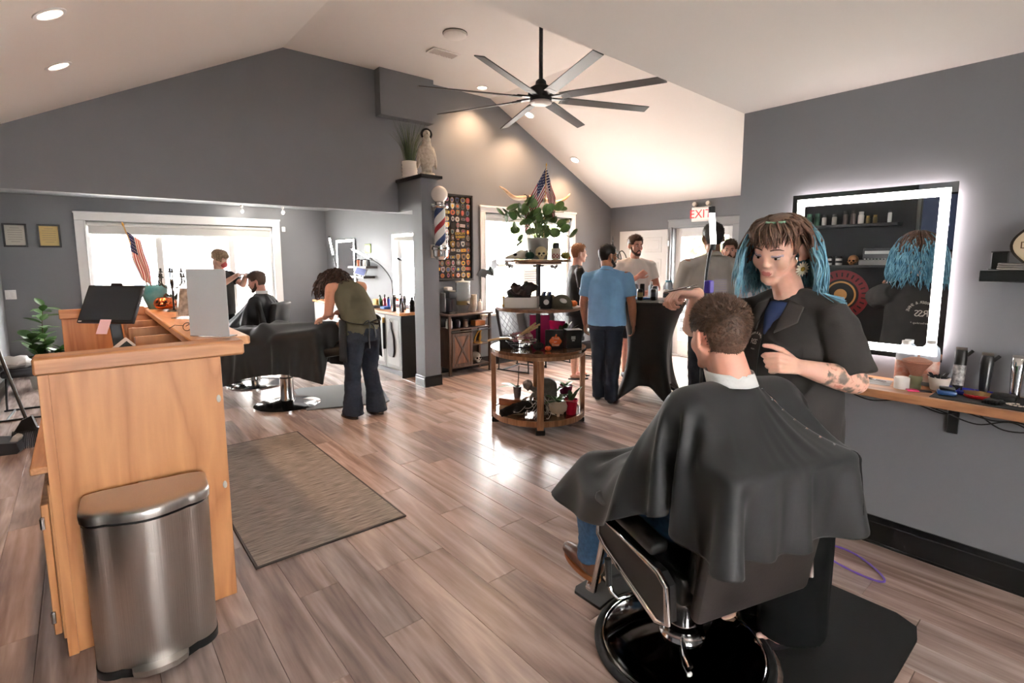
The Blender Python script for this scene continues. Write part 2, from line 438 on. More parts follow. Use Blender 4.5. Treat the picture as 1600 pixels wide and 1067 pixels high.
# ================================================================== BODY AND CLOTH BUILDERS
def cap(b, p0, r0, p1, r1, seg=14):
  """tapered capsule"""
  p0 = Vector(p0); p1 = Vector(p1); d = p1 - p0; L = d.length
  if L < 1e-5: b.ball(p0, max(r0, r1), seg, 8); return
  M = Matrix.Translation(p0) @ frame_to(d)
  prof = [(0, -r0), (r0 * 0.5, -r0 * 0.866), (r0 * 0.866, -r0 * 0.5), (r0, 0), (r1, L), (r1 * 0.866, L + r1 * 0.5), (r1 * 0.5, L + r1 * 0.866), (0, L + r1)]
  vs = []; rows = []
  for r, z in prof:
    if r == 0: rows.append([len(vs)]); vs.append(M @ Vector((0, 0, z)))
    else:
      rows.append(list(range(len(vs), len(vs) + seg))); vs += [M @ Vector((r * math.cos(2 * PI * k / seg), r * math.sin(2 * PI * k / seg), z)) for k in range(seg)]
  fs = []
  for a, c in zip(rows, rows[1:]):
    for k in range(seg):
      k2 = (k + 1) % seg
      if len(a) == 1: fs.append((a[0], c[k2], c[k]))
      elif len(c) == 1: fs.append((a[k], a[k2], c[0]))
      else: fs.append((a[k], a[k2], c[k2], c[k]))
  b.raw(vs, fs)

def loft(b, rings, seg=24):
  """rings: (centre, x axis, y axis) - closed elliptical loft, flat ends"""
  vs = []
  for c, x, y in rings:
    c = Vector(c); x = Vector(x); y = Vector(y)
    for k in range(seg):
      a = 2 * PI * k / seg; vs.append(c + x * math.cos(a) + y * math.sin(a))
  n = len(rings)
  fs = [(i * seg + k, i * seg + (k + 1) % seg, (i + 1) * seg + (k + 1) % seg, (i + 1) * seg + k) for i in range(n - 1) for k in range(seg)]
  fs += [tuple(range(seg))[::-1], tuple(range((n - 1) * seg, n * seg))]
  b.raw(vs, fs)

def fuse(b, name, mats, parent, voxel=0.006, smooth=3, wrinkle=0.0, wscale=9.0, wstretch=(1, 1, 0.45), picker=None, seed=0.0, fold=None):
  """melts overlapping closed shapes into one continuous skin"""
  me = b.mesh(name, None)
  t = bpy.data.objects.new('tmp', me); COL.objects.link(t)
  m = t.modifiers.new('r', 'REMESH'); m.mode = 'VOXEL'; m.voxel_size = voxel; m.use_smooth_shade = True
  if smooth:
    s = t.modifiers.new('s', 'SMOOTH'); s.factor = 0.5; s.iterations = smooth
  dg = bpy.context.evaluated_depsgraph_get(); dg.update()
  out = bpy.data.meshes.new_from_object(t.evaluated_get(dg)); out.name = name
  bpy.data.objects.remove(t)
  n = len(out.vertices)
  if wrinkle or fold:
    co = np.empty(n * 3); out.vertices.foreach_get('co', co); co = co.reshape(-1, 3)
    no = np.empty(n * 3); out.vertices.foreach_get('normal', no); no = no.reshape(-1, 3)
    disp = np.zeros(n)
    if wrinkle:
      st = np.array(wstretch) * wscale
      for i in range(n):
        p = co[i] * st
        v = noise.noise(Vector((p[0] + seed, p[1], p[2]))) + 0.5 * noise.noise(Vector((p[0] * 2.1, p[1] * 2.1 + seed, p[2] * 2.1)))
        disp[i] = wrinkle * v
    if fold: disp = disp + fold(co, no)
    co = co + no * disp[:, None]
    out.vertices.foreach_set('co', co.reshape(-1))
  for k in (mats if isinstance(mats, (list, tuple)) else [mats]): out.materials.append(k)
  nf = len(out.polygons)
  if picker:
    ce = np.empty(nf * 3); out.polygons.foreach_get('center', ce)
    out.polygons.foreach_set('material_index', picker(ce.reshape(-1, 3)).astype(np.int32))
  out.polygons.foreach_set('use_smooth', [True] * nf)
  out.update()
  o = bpy.data.objects.new(name, out); COL.objects.link(o); o.parent = parent
  return o

def head_frame(c, fwd, up=(0, 0, 1)):
  f = Vector(fwd).normalized(); u = Vector(up); u = (u - f * u.dot(f)).normalized(); r = f.cross(u)
  return Matrix(((r.x, f.x, u.x, c[0]), (r.y, f.y, u.y, c[1]), (r.z, f.z, u.z, c[2]), (0, 0, 0, 1)))   # local x right, y front, z up

def head_prims(b, H, k=1.0, female=False, ears=True):
  P = lambda x, y, z: H @ Vector((x * k, y * k, z * k))
  rot = H.to_3x3().to_4x4()
  E = lambda x, y, z, r: b.ball(P(x, y, z), [q * k for q in r], 18, 12, rot)
  j = 0.90 if female else 1.0
  nr_ = 0.82 if female else 1.0
  E(0, -0.014, 0.036, (0.076, 0.096, 0.084))
  E(0, 0.022, 0.008, (0.066, 0.068, 0.075))
  E(0, 0.024, -0.032, (0.063 * j, 0.063, 0.082))
  E(0, 0.066, -0.098, (0.022 * j, 0.019, 0.017))
  for s in (-1, 1):
    cap(b, P(s * 0.052 * j, -0.004, -0.042), 0.021 * k, P(s * 0.020 * j, 0.062, -0.094), 0.017 * k)
    E(s * 0.034, 0.054, -0.024, (0.030, 0.026, 0.036))
    if not female: E(s * 0.031, 0.073, 0.026, (0.021, 0.011, 0.008))
    E(s * 0.011 * nr_, 0.092, -0.033, (0.0085 * nr_, 0.010 * nr_, 0.0075))
    if ears:
      b.ball(P(s * 0.085, -0.012, -0.004), (0.010 * k, 0.021 * k, 0.033 * k), 14, 10, rot @ Euler((R(-12), 0, R(s * 32))).to_matrix().to_4x4())
      b.ball(P(s * 0.077, -0.002, -0.028), (0.007 * k, 0.010 * k, 0.011 * k), 10, 6, rot)
  cap(b, P(0, 0.081, 0.012), 0.0075 * k * nr_, P(0, 0.102 - 0.004 * (1 - nr_) * 5, -0.028), 0.0105 * k * nr_)
  E(0, 0.083, -0.056, (0.023, 0.0095, 0.0062)); E(0, 0.082, -0.067, (0.020, 0.0100, 0.0070))
  return P

def hand_prims(b, wrist, d, n, side, k=1.0, curl=(25, 30, 35, 40), thumb_curl=25, spread=6, bend2=1.1):
  """d: along the hand, n: out of the palm, side: +1 when the thumb lies towards n x d"""
  d = Vector(d).normalized(); n = Vector(n); n = (n - d * n.dot(d)).normalized(); t = n.cross(d) * side
  w = Vector(wrist)
  for s in (-1.5, -0.5, 0.5, 1.5):
    cap(b, w + t * s * 0.010 * k + d * 0.005, 0.015 * k, w + d * 0.082 * k + t * s * 0.0185 * k, 0.0115 * k, 10)
  lens = ((0.040, 0.024, 0.019), (0.044, 0.028, 0.020), (0.041, 0.026, 0.019), (0.032, 0.019, 0.017))
  for q, (c, L) in enumerate(zip(curl, lens)):
    s = (1.5, 0.5, -0.5, -1.5)[q]
    p = w + d * 0.088 * k + t * s * 0.0195 * k
    ang = 0; r = (0.0092, 0.0096, 0.0092, 0.0082)[q] * k
    dd = (d + t * s * math.tan(R(spread)) * 0.5).normalized()
    ax = dd.cross(n)
    for i, l in enumerate(L):
      ang += R(c) * (1.0 if i == 0 else bend2)
      v = dd * math.cos(ang) + n * math.sin(ang)
      e = p + v * l * k; cap(b, p, r * (1 - 0.07 * i), e, r * (0.93 - 0.07 * i), 9); p = e
  p = w + d * 0.025 * k + t * 0.026 * k + n * 0.006 * k
  v = (d * 0.75 + t * 0.65 + n * 0.25).normalized()
  for i, l in enumerate((0.045, 0.032, 0.026)):
    e = p + v * l * k; cap(b, p, (0.015, 0.0115, 0.0105)[i] * k, e, (0.0115, 0.0105, 0.0088)[i] * k, 9); p = e
    v = (v * math.cos(R(thumb_curl)) + (n * 0.6 - t * 0.5 + d * 0.3).normalized() * math.sin(R(thumb_curl))).normalized()
  return

SKIN = lambda name, rgb: mat(name, rgb, 0.48, sss=0.12, noise_amt=0.06, noise_scale=30, bump=0.04, bump_scale=300)

def short_hair(name, H, k, m, parent, style, fade=None, n=2600, length=0.016, seed=1, base_mat=None, face_line=0.055, low=-0.05, top_lift=1.0, voxel=0.006):
  """cropped hair: a close cap of many short blades rooted on the scalp; style(x,y,z) -> local length factor, 0 = bare"""
  rr = random.Random(seed)
  b = MB()
  P = lambda v: H @ (Vector(v) * k)
  # under-cap so that no scalp shows through
  cb = MB()
  E = (0.079, 0.100, 0.088); C0 = Vector((0, -0.015, 0.036))
  vs = []; NU, NV = 40, 26; keep = {}
  def onskin(th, ph):
    dv = Vector((math.sin(th) * math.sin(ph), math.sin(th) * math.cos(ph), math.cos(th)))
    p = C0 + Vector((dv.x * E[0], dv.y * E[1], dv.z * E[2]))
    if p.z < 0.036: p.z = 0.036 + (p.z - 0.036) * 1.45
    if p.z < 0.0 and p.y < 0.02:   # nape: follow the narrowing back of the skull
      p.x *= 1 - 0.25 * min(1, -p.z / 0.08); p.y *= 1 - 0.10 * min(1, -p.z / 0.08)
    return p, dv
  idx = {}
  for j in range(NV + 1):
    th = PI * 0.86 * j / NV
    for i in range(NU):
      p, dv = onskin(th, 2 * PI * i / NU)
      f = style(p.x, p.y, p.z)
      q = p + dv * (length * 0.45 * f if f > 0 else -0.012)
      idx[(i, j)] = len(vs); vs.append(P(q)); keep[(i, j)] = f > 0
  fs = []
  for j in range(NV):
    for i in range(NU):
      i2 = (i + 1) % NU; qd = [(i, j), (i2, j), (i2, j + 1), (i, j + 1)]
      if sum(keep[q] for q in qd) >= 1: fs.append([idx[q] for q in qd])
  b.raw(vs, fs)
  if fade:
    b.bm.faces.ensure_lookup_table(); Hi = H.inverted()
    for f in b.bm.faces:
      zc = (Hi @ f.calc_center_median()).z / k
      f.material_index = 2 if zc < -0.062 else (1 if zc < -0.025 else 0)
  for _ in range(n):
    th = math.acos(1 - rr.random() * 1.9); ph = rr.random() * 2 * PI
    p, dv = onskin(th, ph); f = style(p.x, p.y, p.z)
    if f <= 0.02: continue
    dirv = (dv * 0.55 * top_lift + Vector((rr.uniform(-.35, .35), (lambda w: 0.45 * w - 0.09 * (1 - w))(max(0, min(1, (p.z - 0.04) / 0.07))) + rr.uniform(-.3, .3), -0.5 + 0.75 * max(0, min(1, (p.z - 0.04) / 0.07))))).normalized()
    L = length * f * rr.uniform(0.7, 1.25); sdir = dirv.cross(dv)
    if sdir.length < 1e-4: continue
    sdir = sdir.normalized() * rr.uniform(0.0016, 0.0032)
    base = p + dv * length * 0.2 * f
    tip = base + dirv * L
    b.mi = 0 if not fade else (2 if rr.random() < (-0.05 - p.z) / 0.02 else 1 if rr.random() < (0.03 - p.z) / 0.09 else 0)
    b.raw([P(base - sdir), P(base + sdir), P(tip)], [(0, 1, 2)])
  return b.build(name, [m] + list(fade or []), parent, angle=None)

# ---- a small position-based cloth solver with solid colliders
def cloth(P0, pins, rest_uv, colliders, steps=140, iters=9, damp=0.985, g=9.8, fric=0.5, dt=1 / 60, bend=0.18, floor_z=None, cell=None, wind=None, wind_steps=0, thick=0.0):
  """P0: (n, m, 3) start; pins: (n, m) bool; rest_uv: (n, m, 2) rest positions in the flat cloth"""
  P = P0.copy(); V = np.zeros_like(P); W = np.where(pins, 0.0, 1.0)
  n, m = P.shape[:2]
  cons = []
  def add(di, dj, k):
    """links of stride (di, dj) in batches in which no node appears twice"""
    j0, j1 = max(0, -dj), m - max(0, dj)
    I, J = np.meshgrid(np.arange(0, n - di), np.arange(j0, j1), indexing='ij')
    L = np.linalg.norm(rest_uv[I, J] - rest_uv[I + di, J + dj], axis=-1)
    par = (I // di) % 2 if di else (J // dj) % 2
    for q in (0, 1):
      s = par == q
      i, j, l = I[s], J[s], L[s]
      wa, wb = W[i, j], W[i + di, j + dj]; ws = wa + wb; ok = ws > 0
      i, j, l, wa, wb, ws = i[ok], j[ok], l[ok], wa[ok], wb[ok], ws[ok]
      cons.append((i * m + j, (i + di) * m + j + dj, l, (k * wa / ws)[:, None], (k * wb / ws)[:, None]))
  add(1, 0, 1.0); add(0, 1, 1.0); add(1, 1, 0.6); add(1, -1, 0.6); add(2, 0, bend); add(0, 2, bend)
  F = P.reshape(-1, 3); Wf = W.reshape(-1, 1)
  def collide(F, old):
    for c in colliders:
      if c[0] == 'cap':
        a, r0, b2, r1 = c[1:]
        ab = b2 - a; t = np.clip(((F - a) @ ab) / (ab @ ab), 0, 1)[:, None]
        q = a + ab * t; r = r0 + (r1 - r0) * t[:, 0] + thick
        d = F - q; L = np.linalg.norm(d, axis=1); hit = (L < r) & (Wf[:, 0] > 0)
        if hit.any():
          nn = d[hit] / np.maximum(L[hit], 1e-6)[:, None]
          F[hit] = q[hit] + nn * r[hit][:, None]
          mv = F[hit] - old[hit]; mv -= nn * (mv * nn).sum(1)[:, None]; F[hit] -= mv * fric
      elif c[0] == 'ell':
        M, Mi, r = c[1], c[2], c[3]
        l = (F - M[:3, 3]) @ Mi.T / (r + thick); L = np.linalg.norm(l, axis=1); hit = (L < 1) & (Wf[:, 0] > 0)
        if hit.any():
          q = l[hit] / np.maximum(L[hit], 1e-5)[:, None]
          nn = (q / (r + thick)) @ M[:3, :3].T; nn /= np.linalg.norm(nn, axis=1)[:, None]
          F[hit] = (q * (r + thick)) @ M[:3, :3].T + M[:3, 3]
          mv = F[hit] - old[hit]; mv -= nn * (mv * nn).sum(1)[:, None]; F[hit] -= mv * fric
      elif c[0] == 'box':
        M, h = c[1], c[2] + thick
        l = (F - M[:3, 3]) @ M[:3, :3]
        pen = h - np.abs(l); hit = (pen > 0).all(1) & (Wf[:, 0] > 0)
        if hit.any():
          lh = l[hit]; ax = pen[hit].argmin(1); rows = np.arange(len(lh))
          lh[rows, ax] = np.sign(lh[rows, ax] + 1e-9) * h[ax]
          new = lh @ M[:3, :3].T + M[:3, 3]
          mv = new - old[hit]; F[hit] = new - mv * fric * 0.5
    if floor_z is not None:
      lo = (F[:, 2] < floor_z) & (Wf[:, 0] > 0); F[lo, 2] = floor_z; F[lo, :2] = old[lo, :2] * 0.8 + F[lo, :2] * 0.2
    return F
  Vf = V.reshape(-1, 3); G = np.array([0, 0, -g])
  for s in range(steps):
    old = F.copy()
    Vf = (Vf + G * dt * Wf) * damp
    if wind is not None and s < wind_steps: Vf = Vf + np.array(wind) * dt * Wf
    F = F + Vf * dt * Wf
    for it in range(iters):
      for ia, ib, l, wa, wb in cons:
        d = F[ib] - F[ia]; L = np.sqrt(np.einsum('ij,ij->i', d, d)); L[L < 1e-9] = 1e-9
        corr = d * ((L - l) / L)[:, None]
        F[ia] += corr * wa; F[ib] -= corr * wb
      if it % 3 == 2 or it == iters - 1: F = collide(F, old)
    Vf = (F - old) / dt
    sp = np.linalg.norm(Vf, axis=1); big = sp > 3; Vf[big] *= (3 / sp[big])[:, None]
  return F.reshape(n, m, 3)

def c_cap(a, r0, b, r1): return ('cap', np.array(a, float), r0, np.array(b, float), r1)
def c_ell(c, r, rot=None):
  M = np.eye(4); M[:3, 3] = c
  if rot is not None: M[:3, :3] = np.array(rot.to_3x3())
  return ('ell', M, np.linalg.inv(M[:3, :3]), np.array(r, float))
def c_box(c, h, rot=None):
  M = np.eye(4); M[:3, 3] = c
  if rot is not None: M[:3, :3] = np.array(rot.to_3x3())
  return ('box', M, np.array(h, float))

def cloth_obj(name, F, m, parent, closed_u=False, sub=1, thick=0.003, hole=None):
  n, mm = F.shape[:2]
  b = MB(); vs = [Vector(p) for p in F.reshape(-1, 3)]; fs = []
  for i in range(n if closed_u else n - 1):
    i2 = (i + 1) % n
    for j in range(mm - 1): fs.append((i * mm + j, i2 * mm + j, i2 * mm + j + 1, i * mm + j + 1))
  b.raw(vs, fs); bmesh.ops.remove_doubles(b.bm, verts=b.bm.verts, dist=0.0005)
  o = b.build(name, m, parent, angle=None)
  if sub:
    q = o.modifiers.new('sub', 'SUBSURF'); q.levels = sub; q.render_levels = sub
  if thick:
    q = o.modifiers.new('solid', 'SOLIDIFY'); q.thickness = thick; q.offset = 0
  return o
# ---- a standing figure from a few numbers (used for the people further back)
def figure(label, pos, heading, h, skin, top_m, leg_m, hair_m, arms, head_dir=None, b=1.0, shorts=False, sleeve=0.62, shoe_m=None, hair_len=0.014, hair_style=None, beard=None,
           collar=False, stance=0.075, vneck=None, voxel=0.009, belly=1.0, barefoot=False, hair_n=1500, step=0.03, lean=0.0, top_hem=0.50, head_up=(0, 0, 1), glasses=False, head_off=(0, 0, 0), flare=0.0):
  P0 = Vector((pos[0], pos[1], 0)); F = Vector((heading[0], heading[1], 0)).normalized(); L = Vector((-F.y, F.x, 0)); Z = Vector((0, 0, 1))
  W = lambda f, l, z: P0 + F * (f + lean * max(0, z - 0.53 * h)) + L * l + Z * z
  k = h / 1.75
  root = thing('person', label, 'person', P0)
  hd = Vector(head_dir) if head_dir is not None else F
  hc = W(0.025, 0, 0.932 * h) + Vector(head_off); H = head_frame(hc, hd, head_up)
  m = MB(); head_prims(m, H, k * 0.98)
  nb = W(-0.01, 0, 0.845 * h)
  cap(m, H @ Vector((0, -0.03, -0.05)), 0.054 * k, nb, 0.060 * k); cap(m, H @ Vector((0, 0.0, -0.07)), 0.042 * k, nb + F * 0.02, 0.055 * k)
  sw = 0.108 * h * b
  cap(m, nb, 0.06 * k, W(0, 0, 0.74 * h), 0.10 * k); cap(m, W(0, sw * 0.8, 0.80 * h), 0.05 * k, W(0, -sw * 0.8, 0.80 * h), 0.05 * k); cap(m, W(0, 0, 0.74 * h), 0.11 * k * b, W(0, 0, 0.55 * h), 0.115 * k * b)
  sleeves = []
  for s, key in ((1, 'L'), (-1, 'R')):
    e, w, hdat = arms[key]
    sh = W(-0.005, s * sw, 0.805 * h); el = W(*e); wr = W(*w)
    cap(m, sh, 0.050 * k * b, el, 0.041 * k * b); cap(m, el, 0.041 * k * b, el.lerp(wr, 0.35), 0.040 * k * b); cap(m, el.lerp(wr, 0.35), 0.040 * k * b, wr, 0.028 * k)
    d, n, sd, curl = hdat
    hand_prims(m, wr, F * d[0] + L * d[1] + Z * d[2], F * n[0] + L * n[1] + Z * n[2], sd, k, curl=curl)
    sleeves.append((sh, el))
  for s in (1, -1):
    x = s * stance; f = step * s
    cap(m, W(0, s * 0.085 * b, 0.52 * h), 0.088 * k * b, W(0.01 + f * 0.5, s * (0.04 + stance * 0.6), 0.285 * h), 0.060 * k); cap(m, W(0.01 + f * 0.5, s * (0.04 + stance * 0.6), 0.285 * h), 0.057 * k, W(-0.015 + f * 0.8, s * stance * 1.05, 0.18 * h), 0.056 * k)
    cap(m, W(-0.015 + f * 0.8, s * stance * 1.05, 0.18 * h), 0.056 * k, W(f - 0.01, s * stance * 1.1, 0.055 * h), 0.037 * k)
    cap(m, W(f - 0.03, s * stance * 1.1, 0.036), 0.034 * k, W(f + 0.12, s * stance * 1.25, 0.028), 0.026 * k)
  fuse(m, 'body', skin, root, voxel=voxel, smooth=2)
  # shirt
  m = MB(); Rr = lambda f, z, a, c: (W(f, 0, z * h), L * a * h * b, F * c * h)
  loft(m, [Rr(0.0, top_hem, 0.108, 0.082 * belly), Rr(0.008, 0.57, 0.107, 0.084 * belly), Rr(0.008, 0.65, 0.106, 0.082 * belly), Rr(0.004, 0.73, 0.110, 0.078), Rr(-0.002, 0.785, 0.104, 0.064), Rr(-0.006, 0.825, 0.074, 0.050), Rr(-0.008, 0.848, 0.040 / b, 0.040)], 28)
  cap(m, W(-0.005, sw * 0.92, 0.797 * h), 0.060 * k * b, W(-0.005, -sw * 0.92, 0.797 * h), 0.060 * k * b)
  for s in (1, -1): cap(m, W(-0.008, s * 0.035 * h, 0.838 * h), 0.030 * k, W(-0.005, s * sw * 0.95, 0.808 * h), 0.046 * k)
  if sleeve > 0:
    for sh, el in sleeves:
      d = (el - sh).normalized(); x = d.orthogonal().normalized(); y = d.cross(x); e = sh.lerp(el, sleeve)
      loft(m, [(sh - d * 0.04, x * 0.045 * k, y * 0.045 * k), (sh, x * 0.064 * k * b, y * 0.064 * k * b), (e, x * 0.062 * k * b, y * 0.062 * k * b)], 18)
  so = fuse(m, 'shirt', top_m, root, voxel=max(voxel, 0.010), smooth=2, wrinkle=0.006, wscale=10, wstretch=(1, 1, 0.6), seed=pos[0])
  if collar:
    m = MB(); nr = 0.062 * k
    def cf(u, v):
      a = 2 * PI * u; return nb + F * (nr + 0.022 * v) * math.cos(a) + L * (nr + 0.022 * v) * math.sin(a) + Z * (0.028 - 0.035 * v - 0.018 * math.cos(a))
    m.grid(cf, 28, 4, True); o = m.build('collar', top_m, root); q = o.modifiers.new('s', 'SOLIDIFY'); q.thickness = 0.005
  # trousers or shorts
  m = MB()
  loft(m, [(W(0, 0, 0.585 * h), L * 0.100 * h * b, F * 0.075 * h * belly), (W(-0.005, 0, 0.53 * h), L * 0.106 * h * b, F * 0.080 * h), (W(-0.005, 0, 0.475 * h), L * 0.104 * h * b, F * 0.078 * h)], 28)
  for s in (1, -1):
    f = step * s; kx = s * (0.04 + stance * 0.6)
    R2 = lambda c, r, r2=None: (c, L * r, F * (r2 or r))
    if shorts:
      loft(m, [R2(W(0, s * 0.080 * b, 0.52 * h), 0.095 * k * b), R2(W(0.005, s * 0.082, 0.42 * h), 0.098 * k * b), R2(W(0.01 + f * 0.5, kx, 0.295 * h), 0.090 * k * b)], 20)
    else:
      loft(m, [R2(W(0, s * 0.080 * b, 0.52 * h), 0.095 * k * b), R2(W(0.005, s * 0.082, 0.42 * h), 0.090 * k * b), R2(W(0.012 + f * 0.5, kx, 0.285 * h), 0.076 * k * b), R2(W(-0.01 + f * 0.8, s * stance * 1.05, 0.15 * h), (0.070 + flare * 0.4) * k * b), R2(W(f - 0.005, s * stance * 1.1, 0.022 * h), (0.066 + flare) * k * b, (0.072 + flare * 1.3) * k)], 20)
  fuse(m, 'shorts' if shorts else 'trousers', leg_m, root, voxel=max(voxel, 0.010), smooth=2, wrinkle=0.006, wscale=14, wstretch=(1, 1, 1.2), seed=pos[1])
  for s in (1, -1):
    f = step * s
    if shoe_m is not None:
      m = MB(); cap(m, W(f - 0.035, s * stance * 1.1, 0.043), 0.042 * k, W(f + 0.09, s * stance * 1.2, 0.040), 0.038 * k); cap(m, W(f + 0.09, s * stance * 1.2, 0.040), 0.038 * k, W(f + 0.16, s * stance * 1.25, 0.032), 0.028 * k)
      fuse(m, 'shoe', shoe_m, root, voxel=0.008, smooth=2)
    else:
      m = MB(); loft(m, [(W(f + 0.045, s * stance * 1.18, 0.0), F * 0.135 * k, L * 0.048 * k), (W(f + 0.045, s * stance * 1.18, 0.014), F * 0.135 * k, L * 0.046 * k)]); sd = m.build('sandal', M_black, root)
      m = MB(); m.tube([W(f + 0.08, s * stance * 1.2 + 0.042 * math.cos(a), 0.014 + 0.045 * math.sin(a)) for a in [PI * q / 8 for q in range(9)]], 0.012, 6, flat=0.5); m.build('strap', M_black, sd)
  st = hair_style or (lambda x, y, z: 0 if ((y > 0.055 and z < 0.072) or z < -0.06 or (y > 0.0 and z < 0.02) or (abs(x) > 0.055 and y > -0.03 and z < 0.02)) else 0.45 + 0.75 * max(0, min(1, (z - 0.02) / 0.08)))
  if hair_m is not None: short_hair('hair', H, k * 1.0, hair_m, root, st, n=hair_n, length=hair_len, seed=int(pos[0] * 100))
  hm = hair_m or mat('hair_brown')
  for s in (-1, 1):
    m = MB(); m.ball(H @ Vector((s * 0.031 * k, 0.074 * k, 0.004 * k)), (0.012 * k, 0.009 * k, 0.007 * k), 10, 8, H.to_3x3().to_4x4()); e = m.build('eye', mat('eye_white'), root)
    m = MB(); m.ball(H @ Vector((s * 0.031 * k, 0.0815 * k, 0.004 * k)), (0.0055 * k, 0.003 * k, 0.0055 * k), 8, 6, H.to_3x3().to_4x4()); m.build('iris', mat('iris_dark'), e)
    m = MB(); m.tube([H @ (Vector(p) * k) for p in ((s * 0.014, 0.085, 0.023), (s * 0.03, 0.083, 0.029), (s * 0.048, 0.069, 0.024))], [0.003, 0.0042, 0.002], 6); m.build('eyebrow', hm, root)
  if beard is not None:
    m = MB(); Pk = lambda x, y, z: H @ (Vector((x, y, z)) * k)
    full = beard[1]
    for s in (-1, 1):
      cap(m, Pk(s * 0.058, 0.006, -0.018), 0.014 * k, Pk(s * 0.050, 0.022, -0.060), 0.020 * k); cap(m, Pk(s * 0.050, 0.022, -0.060), 0.020 * k, Pk(s * 0.018, 0.066, -0.098), 0.019 * k)
      cap(m, Pk(s * 0.024, 0.080, -0.068), 0.008 * k, Pk(s * 0.005, 0.090, -0.046), 0.0075 * k)
    m.ball(Pk(0, 0.068, -0.102), (0.030 * k, 0.026 * k, 0.022 * full * k), 14, 10, H.to_3x3().to_4x4())
    fuse(m, 'beard', beard[0], root, voxel=0.006, smooth=1, wrinkle=0.003, wscale=120)
  if glasses:
    m = MB()
    for s in (-1, 1):
      m.tube([H @ (Vector((s * 0.033 + 0.024 * math.cos(t), 0.093, 0.002 + 0.018 * math.sin(t))) * k) for t in [2 * PI * q / 16 for q in range(16)]], 0.0022, 5, closed=True)
      m.tube([H @ (Vector(p) * k) for p in ((s * 0.057, 0.092, 0.006), (s * 0.080, 0.05, 0.008), (s * 0.084, -0.01, 0.004))], 0.002, 5)
    m.tube([H @ (Vector(p) * k) for p in ((-0.009, 0.096, 0.004), (0.009, 0.096, 0.004))], 0.002, 5)
    m.build('eyeglasses', M_black, root)
  settle(root)
  return root, W, H
# ================================================================== BARBER CHAIR IN FRONT, ITS CLIENT AND THE BARBER
M_chrome = mat('chrome', (205, 205, 205), 0.12, metal=1.0)
M_steel = mat('brushed_steel', (178, 176, 174), 0.34, metal=1.0)
M_vinyl = mat('black_vinyl', (24, 23, 23), 0.38, bump=0.05, bump_scale=240)
M_rubber = mat('black_rubber', (24, 24, 24), 0.75)
M_cape = mat('cape_cloth', (24, 24, 25), 0.6, sheen=0.1, bump=0.05, bump_scale=700, spec=0.4)
M_shirt = mat('black_twill', (43, 39, 37), 0.9, bump=0.10, bump_scale=260, noise_amt=0.15, noise_scale=14)
M_pants = mat('black_knit', (9, 9, 10), 0.95, spec=0.2)
M_jeans = mat('blue_denim', (62, 96, 134), 0.85, noise_amt=0.22, noise_scale=60, bump=0.1, bump_scale=500)
M_darkjeans = mat('dark_denim', (30, 37, 50), 0.85, noise_amt=0.2, noise_scale=50, bump=0.1, bump_scale=400)

CH = Vector((1.74, 1.03, 0)); CF = Vector((math.sin(R(17)), math.cos(R(17)), 0)); CL = Vector((-CF.y, CF.x, 0))
CM = basis((-CL.x, -CL.y, 0), (CF.x, CF.y, 0), (0, 0, 1), CH)      # chair local: x to the sitter's right, y front, z up
def cw(f, l, z): return CH + CF * f + CL * l + Vector((0, 0, z))

